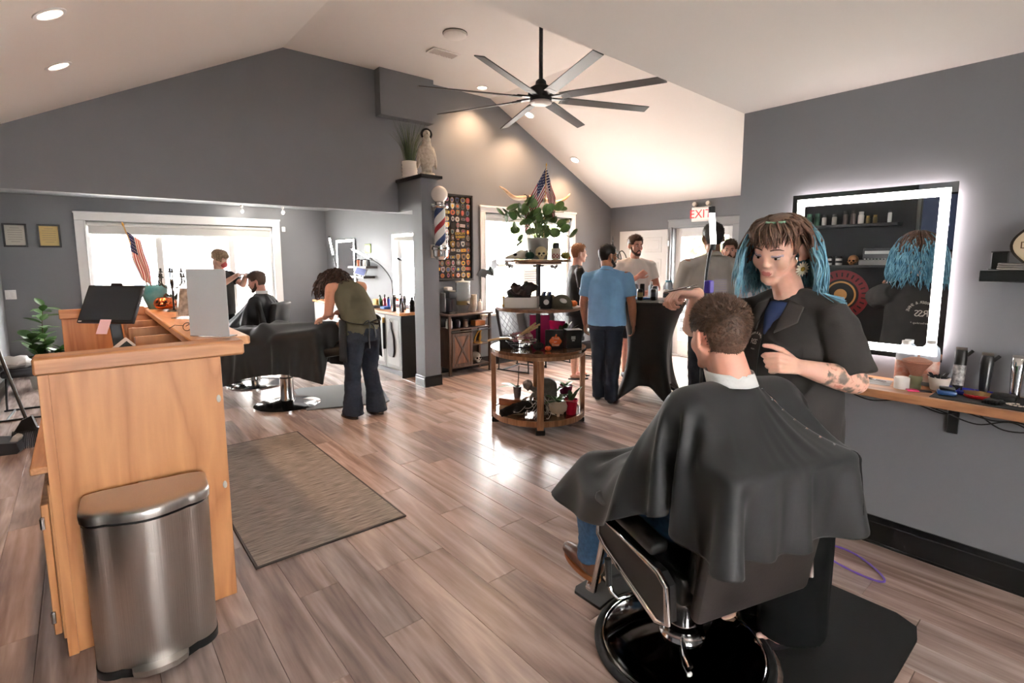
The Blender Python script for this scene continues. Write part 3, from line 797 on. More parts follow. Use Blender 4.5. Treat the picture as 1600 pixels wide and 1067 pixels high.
def barber_chair(label, seat_z=0.50, full=True):
  ch = thing('barber_chair', label, 'chair', CH, -R(17))
  b = MB(); b.lathe([(0.0, 0.0), (0.325, 0.0), (0.322, 0.022), (0.29, 0.036), (0.20, 0.052), (0.10, 0.066), (0.06, 0.072), (0.0, 0.072)], seg=64)
  base_ = b.build('base', mat('base_dark_chrome', (58, 57, 56), 0.10, metal=1.0), ch)
  b = MB(); b.tube([(0.33 * math.cos(2 * PI * k / 64), 0.33 * math.sin(2 * PI * k / 64), 0.017) for k in range(64)], 0.016, 10, closed=True); b.build('rubber_ring', M_rubber, base_)
  b = MB(); b.tube([(0.309 * math.cos(2 * PI * k / 64), 0.309 * math.sin(2 * PI * k / 64), 0.029) for k in range(64)], 0.006, 8, closed=True); b.build('chrome_ring', M_chrome, base_)
  b = MB(); b.lathe([(0.0, 0.06), (0.085, 0.06), (0.088, 0.075), (0.078, 0.09), (0.078, 0.115), (0.070, 0.12), (0.058, 0.125), (0.058, 0.36), (0.0, 0.36)], seg=36); b.build('column', M_chrome, ch)
  b = MB(); b.tube([(-0.05, -0.06, 0.09), (-0.09, -0.12, 0.085), (-0.10, -0.16, 0.07)], 0.011, 10); b.build('pump_pedal', M_chrome, ch)
  b = MB(); b.box((0, -0.05, 0.385), (0.36, 0.42, 0.06), bev=0.012); b.build('seat_frame', M_black, ch)
  b = MB(); b.box((0, -0.02, 0.465), (0.52, 0.52, 0.11), bev=0.035, seg=3); b.build('seat', M_vinyl, ch)
  # backrest: upholstered shell leaning back
  rot = Euler((R(10), 0, 0)).to_matrix().to_4x4()
  b = MB(); b.box((0, 0, 0.25), (0.50, 0.05, 0.50), bev=0.02, seg=2); b.xf(Matrix.Translation((0, -0.315, 0.40)) @ rot)
  bk = b.build('backrest', mat('backrest_shell', (36, 31, 30), 0.45, bump=0.04, bump_scale=90), ch)
  b = MB(); b.box((0, 0.055, 0.27), (0.46, 0.07, 0.44), bev=0.03, seg=3); b.xf(Matrix.Translation((0, -0.315, 0.40)) @ rot); b.build('back_cushion', M_vinyl, bk)
  for z in (0.06, 0.30):
    for x in (-0.21, 0.21):
      b = MB(); b.lathe([(0, -0.008), (0.007, -0.006), (0.007, 0), (0, 0)], seg=10, rot=(R(90), 0, 0), loc=(x, -0.02, z)); b.xf(Matrix.Translation((0, -0.315, 0.40)) @ rot); b.build('screw', M_chrome, bk)
  for s in (-1, 1):
    a = bpy.data.objects.new('armrest', None); COL.objects.link(a); a.parent = ch
    poly = [(-0.29, 0.40), (-0.24, 0.375), (0.07, 0.47), (0.115, 0.50), (0.115, 0.585), (-0.24, 0.545), (-0.28, 0.52)]
    b = MB(); b.prism(poly, 0.035, basis((0, 1, 0), (0, 0, 1), (1, 0, 0), (s * 0.305 - 0.0175, 0, 0))); b.build('side_panel', M_vinyl, a, angle=20)
    b = MB(); b.tube([(s * 0.325, y, z) for y, z in poly], 0.011, 10, closed=True); b.build('chrome_frame', M_chrome, a)
    b = MB(); b.box((s * 0.30, -0.04, 0.625), (0.075, 0.36, 0.05), rot=(R(6), 0, 0), bev=0.02, seg=3); b.build('arm_pad', M_vinyl, a)
    b = MB(); b.tube([(s * 0.30, 0.10, 0.55), (s * 0.30, 0.135, 0.40), (s * 0.29, 0.20, 0.20), (s * 0.27, 0.27, 0.165)], 0.014, 10); b.build('foot_bar', M_chrome, a)
  b = MB(); b.tube([(-0.27, 0.27, 0.165), (-0.24, 0.31, 0.16), (0.24, 0.31, 0.16), (0.27, 0.27, 0.165)], 0.014, 10); fr = b.build('footrest', M_chrome, ch)
  b = MB(); b.box((0, 0.32, 0.165), (0.40, 0.12, 0.02), rot=(R(-12), 0, 0), bev=0.008); b.build('foot_plate', M_rubber, fr)
  b = MB(); b.tube([(-0.36, -0.02, 0.36), (-0.365, -0.02, 0.385), (-0.365, 0.01, 0.39)], 0.006, 8); b.tube([(-0.30, -0.06, 0.345), (-0.345, -0.05, 0.34), (-0.36, -0.03, 0.355), (-0.362, -0.02, 0.38)], 0.007, 8)
  lv = b.build('recline_lever', M_chrome, ch)
  b = MB(); b.cyl((-0.363, -0.018, 0.375), (-0.366, -0.012, 0.475), 0.011, 0.013, 12); b.build('grip', M_black, lv)
  return ch
barber_chair('black vinyl barber chair with chrome side frame and round base under the nearest caped client')

# ---- anti-fatigue mat under chair and barber
b = MB()
arc = [(1.74 + 0.365 * math.cos(a), 1.03 + 0.365 * math.sin(a)) for a in [R(-103) + R(206) * k / 16 for k in range(17)]]
poly = [(1.66, 0.45), (1.69, 0.43), (2.50, 0.43), (2.585, 0.45), (2.625, 0.53), (2.625, 1.46), (2.585, 1.54), (2.50, 1.56), (1.69, 1.56), (1.66, 1.54)] + arc[::-1]
b.prism(poly, 0.013)
tag(b.build('floor_mat', mat('mat_black_rubber', (20, 18, 18), 0.65, bump=0.06, bump_scale=120), loc=(0, 0, 0.0005)), 'black rubber anti-fatigue mat under the nearest barber chair', 'mat')

# ---- client in the near chair (back view)
skin1 = SKIN('skin_fair_ruddy', (214, 158, 138))
cl = thing('person', 'person with short brown hair sitting caped in the nearest chair, seen from behind', 'person', cw(-0.1, 0, 0), 0)
def local(parent, o):   # keep world-space mesh under a placed empty
  o.matrix_parent_inverse = parent.matrix_world.inverted(); return o
def settle(root):
  bpy.context.view_layer.update()
  inv = root.matrix_world.inverted()
  for ch in root.children:
    ch.matrix_parent_inverse = inv
hc = cw(-0.150, 0.030, 1.285)
hf = Vector((0.42, 0.90, -0.12))
H1 = head_frame(hc, hf)
b = MB(); head_prims(b, H1, 1.03)
neck0 = cw(-0.215, 0.01, 1.12)
cap(b, H1 @ Vector((0, -0.030, -0.045)), 0.058, neck0, 0.064)
cap(b, H1 @ Vector((0, 0.0, -0.075)), 0.045, neck0 + CF * 0.02, 0.060)
cap(b, neck0, 0.065, cw(-0.20, 0, 0.95), 0.12); cap(b, cw(-0.21, 0.10, 1.05), 0.085, cw(-0.21, -0.10, 1.05), 0.085)
cap(b, cw(-0.19, 0, 0.95), 0.14, cw(-0.14, 0, 0.64), 0.13)
for s in (-1, 1):
  cap(b, cw(-0.20, s * 0.185, 1.04), 0.06, cw(-0.10, s * 0.26, 0.76), 0.045); cap(b, cw(-0.10, s * 0.26, 0.76), 0.043, cw(0.13, s * 0.20, 0.70), 0.032)
  cap(b, cw(-0.12, s * 0.09, 0.60), 0.085, cw(0.34, s * 0.17, 0.62), 0.065)
cap(b, cw(0.34, 0.20, 0.60), 0.058, cw(0.34, 0.20, 0.30), 0.042); cap(b, cw(0.34, -0.17, 0.60), 0.058, cw(0.34, -0.14, 0.27), 0.042)
fuse(b, 'body', skin1, cl, voxel=0.006, smooth=3)
# trousers and shoes that show below the cape
b = MB()
for s, q in ((1, 0.205), (-1, 0.16)):
  cap(b, cw(-0.10, s * 0.10, 0.61), 0.10, cw(0.33, s * q, 0.61), 0.085)
  loft(b, [(cw(0.345, s * q, 0.64), CL * 0.083, CF * 0.083), (cw(0.355, s * q, 0.50), CL * 0.078, CF * 0.082), (cw(0.33, s * q, 0.36), CL * 0.068, CF * 0.072), (cw(0.335, s * (q + 0.015), 0.245), CL * 0.062, CF * 0.068)])
fuse(b, 'jeans', M_jeans, cl, voxel=0.009, smooth=2, wrinkle=0.006, wscale=16, wstretch=(1, 1, 1.8))
M_leather = mat('brown_leather', (96, 58, 40), 0.32, noise_amt=0.25, noise_scale=18)
for s, q in ((1, 0.225), (-1, 0.16)):
  b = MB(); cap(b, cw(0.30, s * q, 0.23), 0.045, cw(0.42, s * (q + 0.01), 0.222), 0.042); cap(b, cw(0.42, s * (q + 0.01), 0.222), 0.042, cw(0.50, s * (q + 0.015), 0.212), 0.030)
  cap(b, cw(0.32, s * q, 0.24), 0.05, cw(0.34, s * q, 0.27), 0.05)
  sh = fuse(b, 'shoe', M_leather, cl, voxel=0.006, smooth=3)
  b = MB(); loft(b, [(cw(0.395, s * (q + 0.005), 0.178), CF * 0.14, CL * 0.047), (cw(0.395, s * (q + 0.005), 0.198), CF * 0.14, CL * 0.047)]); b.build('shoe_sole', mat('tan_sole', (150, 92, 52), 0.6), cl)
M_hair1 = mat('hair_brown', (62, 44, 34), 0.5, noise_amt=0.35, noise_scale=90, rgb2=(98, 72, 56))
def st1(x, y, z):
  if y > 0.062 and z < 0.075: return 0
  if z < -0.092: return 0
  if y > 0.0 and z < 0.015: return 0
  if abs(x) > 0.055 and -0.035 < y and z < 0.02: return 0
  f = 0.30 + 0.95 * max(0, min(1, (z - 0.0) / 0.10))
  return f * (1 if z > -0.055 else 0.6)
short_hair('hair', H1, 1.05, M_hair1, cl, st1, fade=[mat('hair_fade_mid', (92, 66, 52), 0.6), mat('hair_fade_low', (136, 98, 80), 0.6)], n=9000, length=0.016, seed=3)
# white neck strip
b = MB(); q = []
for k in range(40):
  a = 2 * PI * k / 40; q.append((a,))
def strip(u, v):
  a = u * 2 * PI; r = 0.083 - 0.002 * v + 0.0012 * math.sin(9 * a)
  c = neck0 + CF * (0.012 + 0.018 * v) + Vector((0, 0, 0.012 + 0.040 * v))
  return c + CF * r * math.cos(a) * 0.98 + CL * r * math.sin(a)
b.grid(strip, 48, 5, True); o = b.build('neck_strip', mat('paper_white', (226, 228, 228), 0.7, bump=0.3, bump_scale=140), cl)
q = o.modifiers.new('s', 'SOLIDIFY'); q.thickness = 0.004
settle(cl)

# ---- the cape, draped over client and chair
def make_cape(neck_c, fwd, left, radius_fn, colliders, n=104, m=42, neck_r=0.071, overlap=0.16, steps=150, drop=0.0, tilt=0.0, **kw):
  P0 = np.zeros((n, m, 3)); uv = np.zeros((n, m, 2)); pins = np.zeros((n, m), bool)
  a0 = math.pi * 1.22     # opening towards the back right
  for i in range(n):
    th = a0 + (2 * PI + overlap) * i / (n - 1)
    Rm = radius_fn(th)
    for j in range(m):
      r = neck_r + (Rm - neck_r) * (j / (m - 1))
      x, y = r * math.cos(th), r * math.sin(th)
      uv[i, j] = (x, y)
      p = neck_c + fwd * x + left * y + Vector((0, 0, -max(0, r - neck_r) * 0.12 + (0.006 if i > n - 8 else 0)))
      P0[i, j] = p
    pins[i, 0] = True
  return cloth(P0, pins, uv, colliders, steps=steps, **kw)
def cape_r(th):
  c, s = math.cos(th), math.sin(th)
  fx = 1.03 if c > 0 else 0.56
  sy = 0.56 if s > 0 else 0.50
  p = 3.2
  r = (abs(c / fx) ** p + abs(s / sy) ** p) ** (-1 / p)
  return r * (1 + 0.012 * math.sin(5 * th))
N3 = lambda v: np.array(tuple(v))
cols = [c_cap(N3(neck0 + Vector((0, 0, -0.02))), 0.066, N3(cw(-0.20, 0, 0.95)), 0.13),
    c_cap(N3(cw(-0.205, 0.185, 1.045)), 0.082, N3(cw(-0.205, -0.185, 1.045)), 0.082),
    c_cap(N3(cw(-0.19, 0.02, 0.95)), 0.165, N3(cw(-0.14, 0, 0.64)), 0.17),
    c_cap(N3(neck0 + CL * 0.03 + Vector((0, 0, -0.03))), 0.052, N3(cw(-0.205, 0.18, 1.055)), 0.074), c_cap(N3(neck0 - CL * 0.03 + Vector((0, 0, -0.03))), 0.052, N3(cw(-0.205, -0.18, 1.055)), 0.074)]
for s in (-1, 1):
  cols += [c_cap(N3(cw(-0.20, s * 0.195, 1.04)), 0.075, N3(cw(-0.10, s * 0.29, 0.77)), 0.06), c_cap(N3(cw(-0.10, s * 0.29, 0.77)), 0.06, N3(cw(0.13, s * 0.20, 0.72)), 0.05),
             c_cap(N3(cw(-0.12, s * 0.10, 0.62)), 0.10, N3(cw(0.35, s * 0.185, 0.625)), 0.09), c_cap(N3(cw(0.36, s * 0.19, 0.62)), 0.088, N3(cw(0.345, s * 0.20, 0.25)), 0.075)]
rotz = CM.to_3x3().to_4x4()
cols += [c_box(N3(cw(-0.03, 0, 0.50)), (0.33, 0.27, 0.12), rotz), c_box(N3(cw(-0.355, 0, 0.66)), (0.265, 0.065, 0.285), rotz @ Euler((R(10), 0, 0)).to_matrix().to_4x4())]
F = make_cape(neck0 + CF * 0.012 + Vector((0, 0, 0.012)), CF, CL, cape_r, cols, floor_z=0.02, thick=0.010, fric=0.5, steps=190, g=4.5, iters=14, bend=0.025)
cape1 = cloth_obj('barber_cape', F, M_cape, None, sub=1, thick=0.0025)
tag(cape1, 'large black cloth cape spread over the client in the nearest chair', 'cape')
# snaps along the opening edge
b = MB()
for k in range(7):
  p = Vector(F[-1, 2 + 3 * k]); q = Vector(F[-3, 2 + 3 * k]); nrm = (q - p).cross(Vector(F[-1, 3 + 3 * k]) - p)
  if nrm.length > 1e-6:
    nrm.normalize();
    if nrm.z < 0: nrm = -nrm
    c = p * 0.5 + q * 0.5 + nrm * 0.003; b.lathe([(0, 0), (0.005, 0), (0.004, 0.003), (0, 0.003)], seg=10, rot=frame_to(nrm), loc=c)
b.build('snap_row', M_chrome, cape1)
bpy.data.objects['snap_row']['kind'] = 'stuff'
# ---- the barber with blue hair
BB = Vector((2.16, 0.86, 0)); BF = Vector((-0.96, 0.28, 0)).normalized(); BL = Vector((-BF.y, BF.x, 0))
def bw(f, l, z): return BB + BF * f + BL * l + Vector((0, 0, z))
pb = thing('person', 'person with long wavy blue hair and daisy earrings in black work shirt, cutting hair', 'person', BB)
skin2 = SKIN('skin_fair', (222, 176, 156))
hb = Vector((2.15, 0.918, 1.586))
HK = 1.10
H2 = head_frame(hb, (-0.88, 0.05, -0.30), (-0.16, -0.10, 1))
b = MB(); H2 = H2 @ Matrix.Scale(HK, 4); P2 = head_prims(b, H2, 1.0, female=True)
for s in (-1, 1):   # lowered upper lids
  b.ball(P2(s * 0.032, 0.0715, 0.002), (0.0150, 0.012, 0.0085), 12, 8, H2.to_3x3().to_4x4())
nb = bw(0.0, 0.0, 1.40)
cap(b, H2 @ Vector((0, -0.03, -0.05)), 0.047, nb + Vector((0, 0, 0.0)), 0.052); cap(b, H2 @ Vector((0, 0.0, -0.07)), 0.038, nb + BF * 0.02, 0.052)
cap(b, nb, 0.055, bw(0, 0, 1.25), 0.10); cap(b, bw(0, 0.14, 1.31), 0.050, bw(0, -0.14, 1.31), 0.050)
cap(b, bw(0.0, 0, 1.25), 0.125, bw(0, 0, 0.95), 0.135)
shL, elL, wrL = bw(0, 0.185, 1.315), bw(-0.005, 0.265, 1.115), bw(0.205, 0.205, 1.175)
shR, elR, wrR = bw(0, -0.185, 1.315), bw(0.25, -0.27, 1.26), bw(0.375, -0.115, 1.415)
cap(b, shL, 0.055, elL, 0.046); cap(b, elL, 0.047, elL.lerp(wrL, 0.35), 0.046); cap(b, elL.lerp(wrL, 0.35), 0.046, wrL, 0.027)
cap(b, shR, 0.055, elR, 0.042); cap(b, elR, 0.042, elR.lerp(wrR, 0.4), 0.039); cap(b, elR.lerp(wrR, 0.4), 0.039, wrR, 0.026)
dL = (wrL - elL).normalized()
hand_prims(b, wrL, (dL + BF * 0.25 + BL * 0.05).normalized(), -BL * 0.85 - Vector((0, 0, 0.25)) + BF * 0.1, 1, 0.98, curl=(48, 62, 68, 72), thumb_curl=22, bend2=1.25)
hand_prims(b, wrR, (BF * 0.75 + Vector((0, 0, 0.05)) - BL * 0.25).normalized(), Vector((0, 0, -1)) + BF * 0.2, 1, 0.98, curl=(48, 54, 58, 62), thumb_curl=20)
for s, f0, ty in ((1, -0.01, 0.10), (-1, 0.05, -0.09)):
  cap(b, bw(0, s * 0.09, 0.90), 0.10, bw(0.01, s * 0.09, 0.50), 0.065); cap(b, bw(0.01, s * 0.09, 0.50), 0.06, bw(f0, ty, 0.10), 0.04)
  cap(b, bw(f0 - 0.03, ty, 0.055), 0.032, bw(f0 + 0.11, ty + s * 0.01, 0.045), 0.026)
  for q in range(5):
    cap(b, bw(f0 + 0.10, ty + s * (-0.026 + 0.014 * q), 0.043), 0.0105, bw(f0 + 0.165 - 0.012 * q - 0.002 * q * q, ty + s * (-0.032 + 0.016 * q), 0.040), 0.0095 if q else 0.012, 8)
def pick2(c):
  hi = np.array(H2.inverted()); L = c @ hi[:3, :3].T + hi[:3, 3]
  r = np.zeros(len(c), int)
  lips = (np.abs(L[:, 0]) < 0.019 - 0.010 * (np.abs(L[:, 2] + 0.061) / 0.010)) & (L[:, 2] > -0.0705) & (L[:, 2] < -0.0535) & (L[:, 1] > 0.074)
  r[lips] = 1
  lids = (np.abs(np.abs(L[:, 0]) - 0.034) < 0.017) & (L[:, 2] > -0.001) & (L[:, 2] < 0.008) & (L[:, 1] > 0.05)
  r[lids] = 2
  ax = np.array(wrL - elL); t = (c - np.array(elL)) @ ax / (ax @ ax)
  d = np.linalg.norm(c - np.array(elL) - np.clip(t, 0, 1)[:, None] * ax, axis=1)
  r[(t > -0.25) & (t < 0.62) & (d < 0.08)] = 3
  return r
M_lip = mat('lip_rose', (184, 112, 104), 0.4)
M_lid = mat('eyeshadow_blue', (168, 150, 160), 0.5)
# forearm skin with faded coloured tattoo shapes
tm = mat('tattooed_skin', (222, 176, 156), 0.5)
nt = tm.node_tree; tc = nt.nodes.new('ShaderNodeTexCoord'); vo = nt.nodes.new('ShaderNodeTexNoise'); vo.inputs['Scale'].default_value = 24; vo.inputs['Detail'].default_value = 3
nt.links.new(tc.outputs['Object'], vo.inputs['Vector']); rp = nt.nodes.new('ShaderNodeValToRGB'); nt.links.new(vo.outputs['Fac'], rp.inputs[0])
rp.color_ramp.elements[0].position = 0.36; rp.color_ramp.elements[0].color = lin((104, 92, 84)) + (1,)
rp.color_ramp.elements[1].position = 0.62; rp.color_ramp.elements[1].color = lin((186, 122, 104)) + (1,)
for pos, c in ((0.42, (150, 124, 108)), (0.47, (214, 166, 146)), (0.56, (222, 176, 156))):
  e = rp.color_ramp.elements.new(pos); e.color = lin(c) + (1,)
nt.links.new(rp.outputs[0], nt.nodes['Principled BSDF'].inputs['Base Color'])
fuse(b, 'body', [skin2, M_lip, M_lid, tm], pb, voxel=0.0042, smooth=4, picker=pick2)
for s in (-1, 1):
  b = MB(); b.ball(P2(s * 0.032, 0.0725, -0.0045), (0.0135, 0.0105, 0.0055), 12, 8, H2.to_3x3().to_4x4()); e = b.build('eye', mat('eye_white', (214, 208, 204), 0.2), pb)
  b = MB(); b.ball(P2(s * 0.031, 0.0822, -0.0052), (0.0052, 0.0020, 0.0045), 10, 6, H2.to_3x3().to_4x4()); b.build('iris', mat('iris_dark', (34, 28, 28), 0.2), e)
  b = MB(); b.tube([P2(s * x, y, z) for x, y, z in ((0.017, 0.0835, -0.0012), (0.026, 0.0850, 0.0005), (0.036, 0.0830, 0.0), (0.047, 0.0745, 0.004))], [0.0011, 0.0017, 0.0019, 0.0009], 6); b.build('eyelash', mat('lash_black', (20, 20, 26), 0.5), pb)
  b = MB(); b.tube([P2(s * x, y, z) for x, y, z in ((0.014, 0.0860, 0.024), (0.028, 0.0845, 0.029), (0.042, 0.0760, 0.028), (0.052, 0.0650, 0.022))], [0.0020, 0.0030, 0.0026, 0.0012], 6); b.build('eyebrow', mat('brow_brown', (88, 62, 50), 0.6), pb)
  # daisy earrings
  c = P2(s * 0.084, -0.004, -0.066); ax = (H2.to_3x3() @ Vector((s * 0.86, 0.45, 0.0))).normalized(); Me = Matrix.Translation(c) @ frame_to(ax)
  b = MB()
  for k in range(14):
    a = 2 * PI * k / 14
    b.ball(Me @ Vector((0.019 * math.cos(a), 0.019 * math.sin(a), 0.001 * (k % 2))), (0.012, 0.0045, 0.0018), 8, 6, frame_to(ax) @ Matrix.Rotation(a, 4, 'Z'))
  er = b.build('earring', mat('daisy_white', (240, 234, 214), 0.6), pb)
  b = MB(); b.ball(Me @ Vector((0, 0, 0.002)), (0.0092, 0.0092, 0.004), 12, 8, frame_to(ax)); b.build('daisy_centre', mat('daisy_gold', (206, 172, 74), 0.7), er)
# shirt
b = MB()
R_ = lambda f, l, z, a, c: (bw(f, l, z), BL * a, BF * c)
loft(b, [R_(-0.005, 0, 0.655, 0.232, 0.165), R_(-0.005, 0, 0.80, 0.232, 0.165), R_(0.0, 0, 0.95, 0.222, 0.160), R_(0.005, 0, 1.10, 0.212, 0.158), R_(0.01, 0, 1.22, 0.205, 0.146),
         R_(0.0, 0, 1.31, 0.190, 0.115), R_(-0.01, 0, 1.365, 0.145, 0.085), R_(-0.015, 0, 1.41, 0.078, 0.070)], 36)
for sh_, el_, k in ((shL, elL, 0.90), (shR, elR, 0.72)):
  d = (el_ - sh_).normalized(); x = d.orthogonal().normalized(); y = d.cross(x); e = sh_.lerp(el_, k)
  loft(b, [(sh_ - d * 0.06, x * 0.055, y * 0.055), (sh_, x * 0.073, y * 0.073), (sh_.lerp(e, 0.5), x * 0.076, y * 0.076), (e, x * 0.078, y * 0.078)], 20)
cap(b, bw(-0.005, 0.175, 1.325), 0.068, bw(-0.005, -0.175, 1.325), 0.068)
cap(b, bw(-0.008, 0.06, 1.385), 0.050, bw(-0.005, 0.17, 1.345), 0.052); cap(b, bw(-0.008, -0.06, 1.385), 0.050, bw(-0.005, -0.17, 1.345), 0.052)
def shirt_fold(co, no):
  q = (co - np.array(BB)); f = q @ np.array(BF); l = q @ np.array(BL); z = co[:, 2]
  v = 0.004 * np.sin(l * 44 + 7 * np.sin(z * 5)) * np.clip((1.0 - z) / 0.3, 0, 1)
  v += 0.005 * np.sin(z * 60 + l * 30 + f * 22) * np.exp(-((z - 0.74) / 0.09) ** 2)
  return v
fuse(b, 'shirt', M_shirt, pb, voxel=0.007, smooth=2, wrinkle=0.007, wscale=11, wstretch=(1, 1, 0.7), fold=shirt_fold)
# undershirt in the open neck, collar, zip
b = MB(); loft(b, [R_(0.085, 0, 1.25, 0.035, 0.055), R_(0.055, 0, 1.34, 0.060, 0.055), R_(0.02, 0, 1.385, 0.064, 0.060)], 20); fuse(b, 'undershirt', mat('navy_cotton', (40, 58, 100), 0.85), pb, voxel=0.007)
M_collar = mat('black_twill_collar', (52, 46, 44), 0.85, bump=0.1, bump_scale=260)
COLLARS = []
for s in (-1, 1):
  b = MB()
  A, B_, C_, D_ = (0.042, 1.392), (0.100, 1.368), (0.112, 1.312), (0.044, 1.268)
  def lap(u, v, s=s):
    l = (A[0] * (1 - u) + B_[0] * u) * (1 - v) + (D_[0] * (1 - u) + C_[0] * u) * v; z = (A[1] * (1 - u) + B_[1] * u) * (1 - v) + (D_[1] * (1 - u) + C_[1] * u) * v
    return bw(0.2, s * l, z)
  b.grid(lap, 12, 12); COLLARS.append(b.build('collar', M_collar, pb))
b = MB()
def nape(u, v):
  a = R(112) + R(136) * u; r = 0.078 + 0.030 * v; return bw(-0.012 + r * math.cos(a), r * math.sin(a), 1.436 - 0.040 * v)
b.grid(nape, 20, 5); o = b.build('collar', M_collar, pb); q = o.modifiers.new('s', 'SOLIDIFY'); q.thickness = 0.006
b = MB(); b.tube([bw(0.168 - 0.035 * max(0, (z - 1.1) / 0.2) ** 2 - 0.004 * math.sin(z * 9), 0.004, z) for z in [0.66 + 0.06 * k for k in range(11)]], 0.004, 6); b.build('zip', mat('zip_black', (16, 16, 18), 0.4), pb)
M_print = mat('print_cream', (226, 216, 206), 0.7)
def arc_text(body, c, up, right, out, rad, size, a_mid, a_step, name, parent):
  """letters set on an arc; c centre, angles from up, clockwise as read"""
  n = len(body); mb = []
  for i, chx in enumerate(body):
    if chx == ' ': continue
    a = a_mid + (i - (n - 1) / 2) * a_step
    pos = c + up * (rad * math.cos(a)) + right * (rad * math.sin(a))
    u = up * math.cos(a) + right * math.sin(a); r = right * math.cos(a) - up * math.sin(a)
    mb.append((chx, basis(r, u, out, pos)))
  base_o = None
  bm = bmesh.new()
  for chx, M in mb:
    cu = bpy.data.curves.new('t', 'FONT'); cu.body = chx; cu.size = size; cu.align_x = 'CENTER'; cu.align_y = 'CENTER'; cu.extrude = 0.0006; cu.resolution_u = 2
    t = bpy.data.objects.new('t', cu); COL.objects.link(t); dg = bpy.context.evaluated_depsgraph_get(); me = bpy.data.meshes.new_from_object(t.evaluated_get(dg)); bpy.data.objects.remove(t)
    me.transform(M); bm.from_mesh(me); bpy.data.meshes.remove(me)
  me = bpy.data.meshes.new(name); bm.to_mesh(me); bm.free(); me.materials.append(M_print)
  o = bpy.data.objects.new(name, me); COL.objects.link(o); o.parent = parent
  return o
def wrap(o, target_fn):
  for v in o.data.vertices: v.co = target_fn(v.co)
  o.data.update()
def project_on(o, garment, direction, lift=0.0015, start=0.25):
  """lay flat lettering onto a garment along a direction"""
  from mathutils.bvhtree import BVHTree
  bm = bmesh.new(); bm.from_mesh(garment.data); tree = BVHTree.FromBMesh(bm); bm.free()
  d = Vector(direction).normalized()
  for v in o.data.vertices:
    hit = tree.ray_cast(v.co - d * start, d)
    if hit[0] is not None: v.co = hit[0] - d * lift
  o.data.update()
shirt_o = [c for c in pb.children if c.name.startswith('shirt')][0]
Zv = Vector((0, 0, 1))
for o in COLLARS:
  project_on(o, shirt_o, -BF, 0.007); q = o.modifiers.new('s', 'SOLIDIFY'); q.thickness = 0.006
def logo(c, up, right, out, k, parent, direction, arc, low):
  for o in (arc_text(arc, c, up, right, out, 0.062 * k, 0.021 * k, 0.0, 0.155, 'logo_arc', parent),
              text_obj('logo_letters', 'RSS', 0.050 * k, M_print, parent, basis(right, up, out, c), spacing=0.78),
              text_obj('logo_line', low, 0.015 * k, M_print, parent, basis(right, up, out, c - up * 0.052 * k))):
    if o: project_on(o, shirt_o, direction)
logo(bw(0.2, -0.040, 1.225), Zv, BL, BF, 0.55, pb, -BF, 'BARBER & SHAVE', '- SHOP -')
logo(bw(-0.2, -0.02, 1.20), Zv, -BL, -BF, 1.15, pb, BF, 'THE BARBER & SHAVE', '* barbershop *')
b = MB(); b.box(bw(0.151, 0.10, 1.17), (0.003, 0.10, 0.11), rot=(0, 0, math.atan2(BF.y, BF.x)), bev=0.001); po = b.build('shirt_pocket', M_shirt, pb); project_on(po, shirt_o, -BF, 0.003)
# wide trousers
b = MB()
for s in (-1, 1):
  loft(b, [R_(0, s * 0.095, 0.98, 0.10, 0.135), R_(0, s * 0.10, 0.80, 0.118, 0.145), R_(0.0, s * 0.102, 0.50, 0.112, 0.138), R_(0.01, s * 0.102, 0.20, 0.115, 0.145), R_(0.01, s * 0.104, 0.055, 0.118, 0.150)], 26)
fuse(b, 'trousers', M_pants, pb, voxel=0.01, smooth=2, wrinkle=0.006, wscale=13, wstretch=(1, 1, 0.2))
for s, f0, ty in ((1, -0.01, 0.10), (-1, 0.05, -0.09)):
  b = MB(); loft(b, [(bw(f0 + 0.045, ty, 0.0155), BF * 0.135, BL * 0.048), (bw(f0 + 0.045, ty, 0.028), BF * 0.135, BL * 0.046)], 24); sd = b.build('sandal', M_black, pb)
  b = MB(); b.tube([bw(f0 + 0.085, ty + 0.046 * math.cos(a), 0.026 + 0.052 * math.sin(a)) for a in [PI * k / 8 for k in range(9)]], 0.017, 8, flat=0.5); b.build('strap', M_black, sd)
# hair: brown crown and fringe, blue wavy lengths
M_hb = mat('hair_dark_brown', (74, 52, 42), 0.5, noise_amt=0.3, noise_scale=70, rgb2=(112, 84, 66))
M_blue = mat('hair_blue', (50, 108, 134), 0.5, noise_amt=0.5, noise_scale=26, rgb2=(124, 172, 188))
rr = random.Random(5)
b = MB()
def scalp(th, ph, k=1.0):
  dv = Vector((math.sin(th) * math.sin(ph), math.sin(th) * math.cos(ph), math.cos(th)))
  return Vector((dv.x * 0.081, -0.015 + dv.y * 0.101, 0.036 + dv.z * 0.090)) * k, dv
b.mi = 0
def capfn(u, v):
  ph = R(62) + u * (2 * PI - R(124)); p, d = scalp(v * R(118), ph); return H2 @ p
b.grid(capfn, 36, 14)
def capf2(u, v):
  ph = -R(64) + u * R(128); p, d = scalp(v * R(62), ph); return H2 @ p
b.grid(capf2, 20, 8)
Hr = H2.to_3x3()
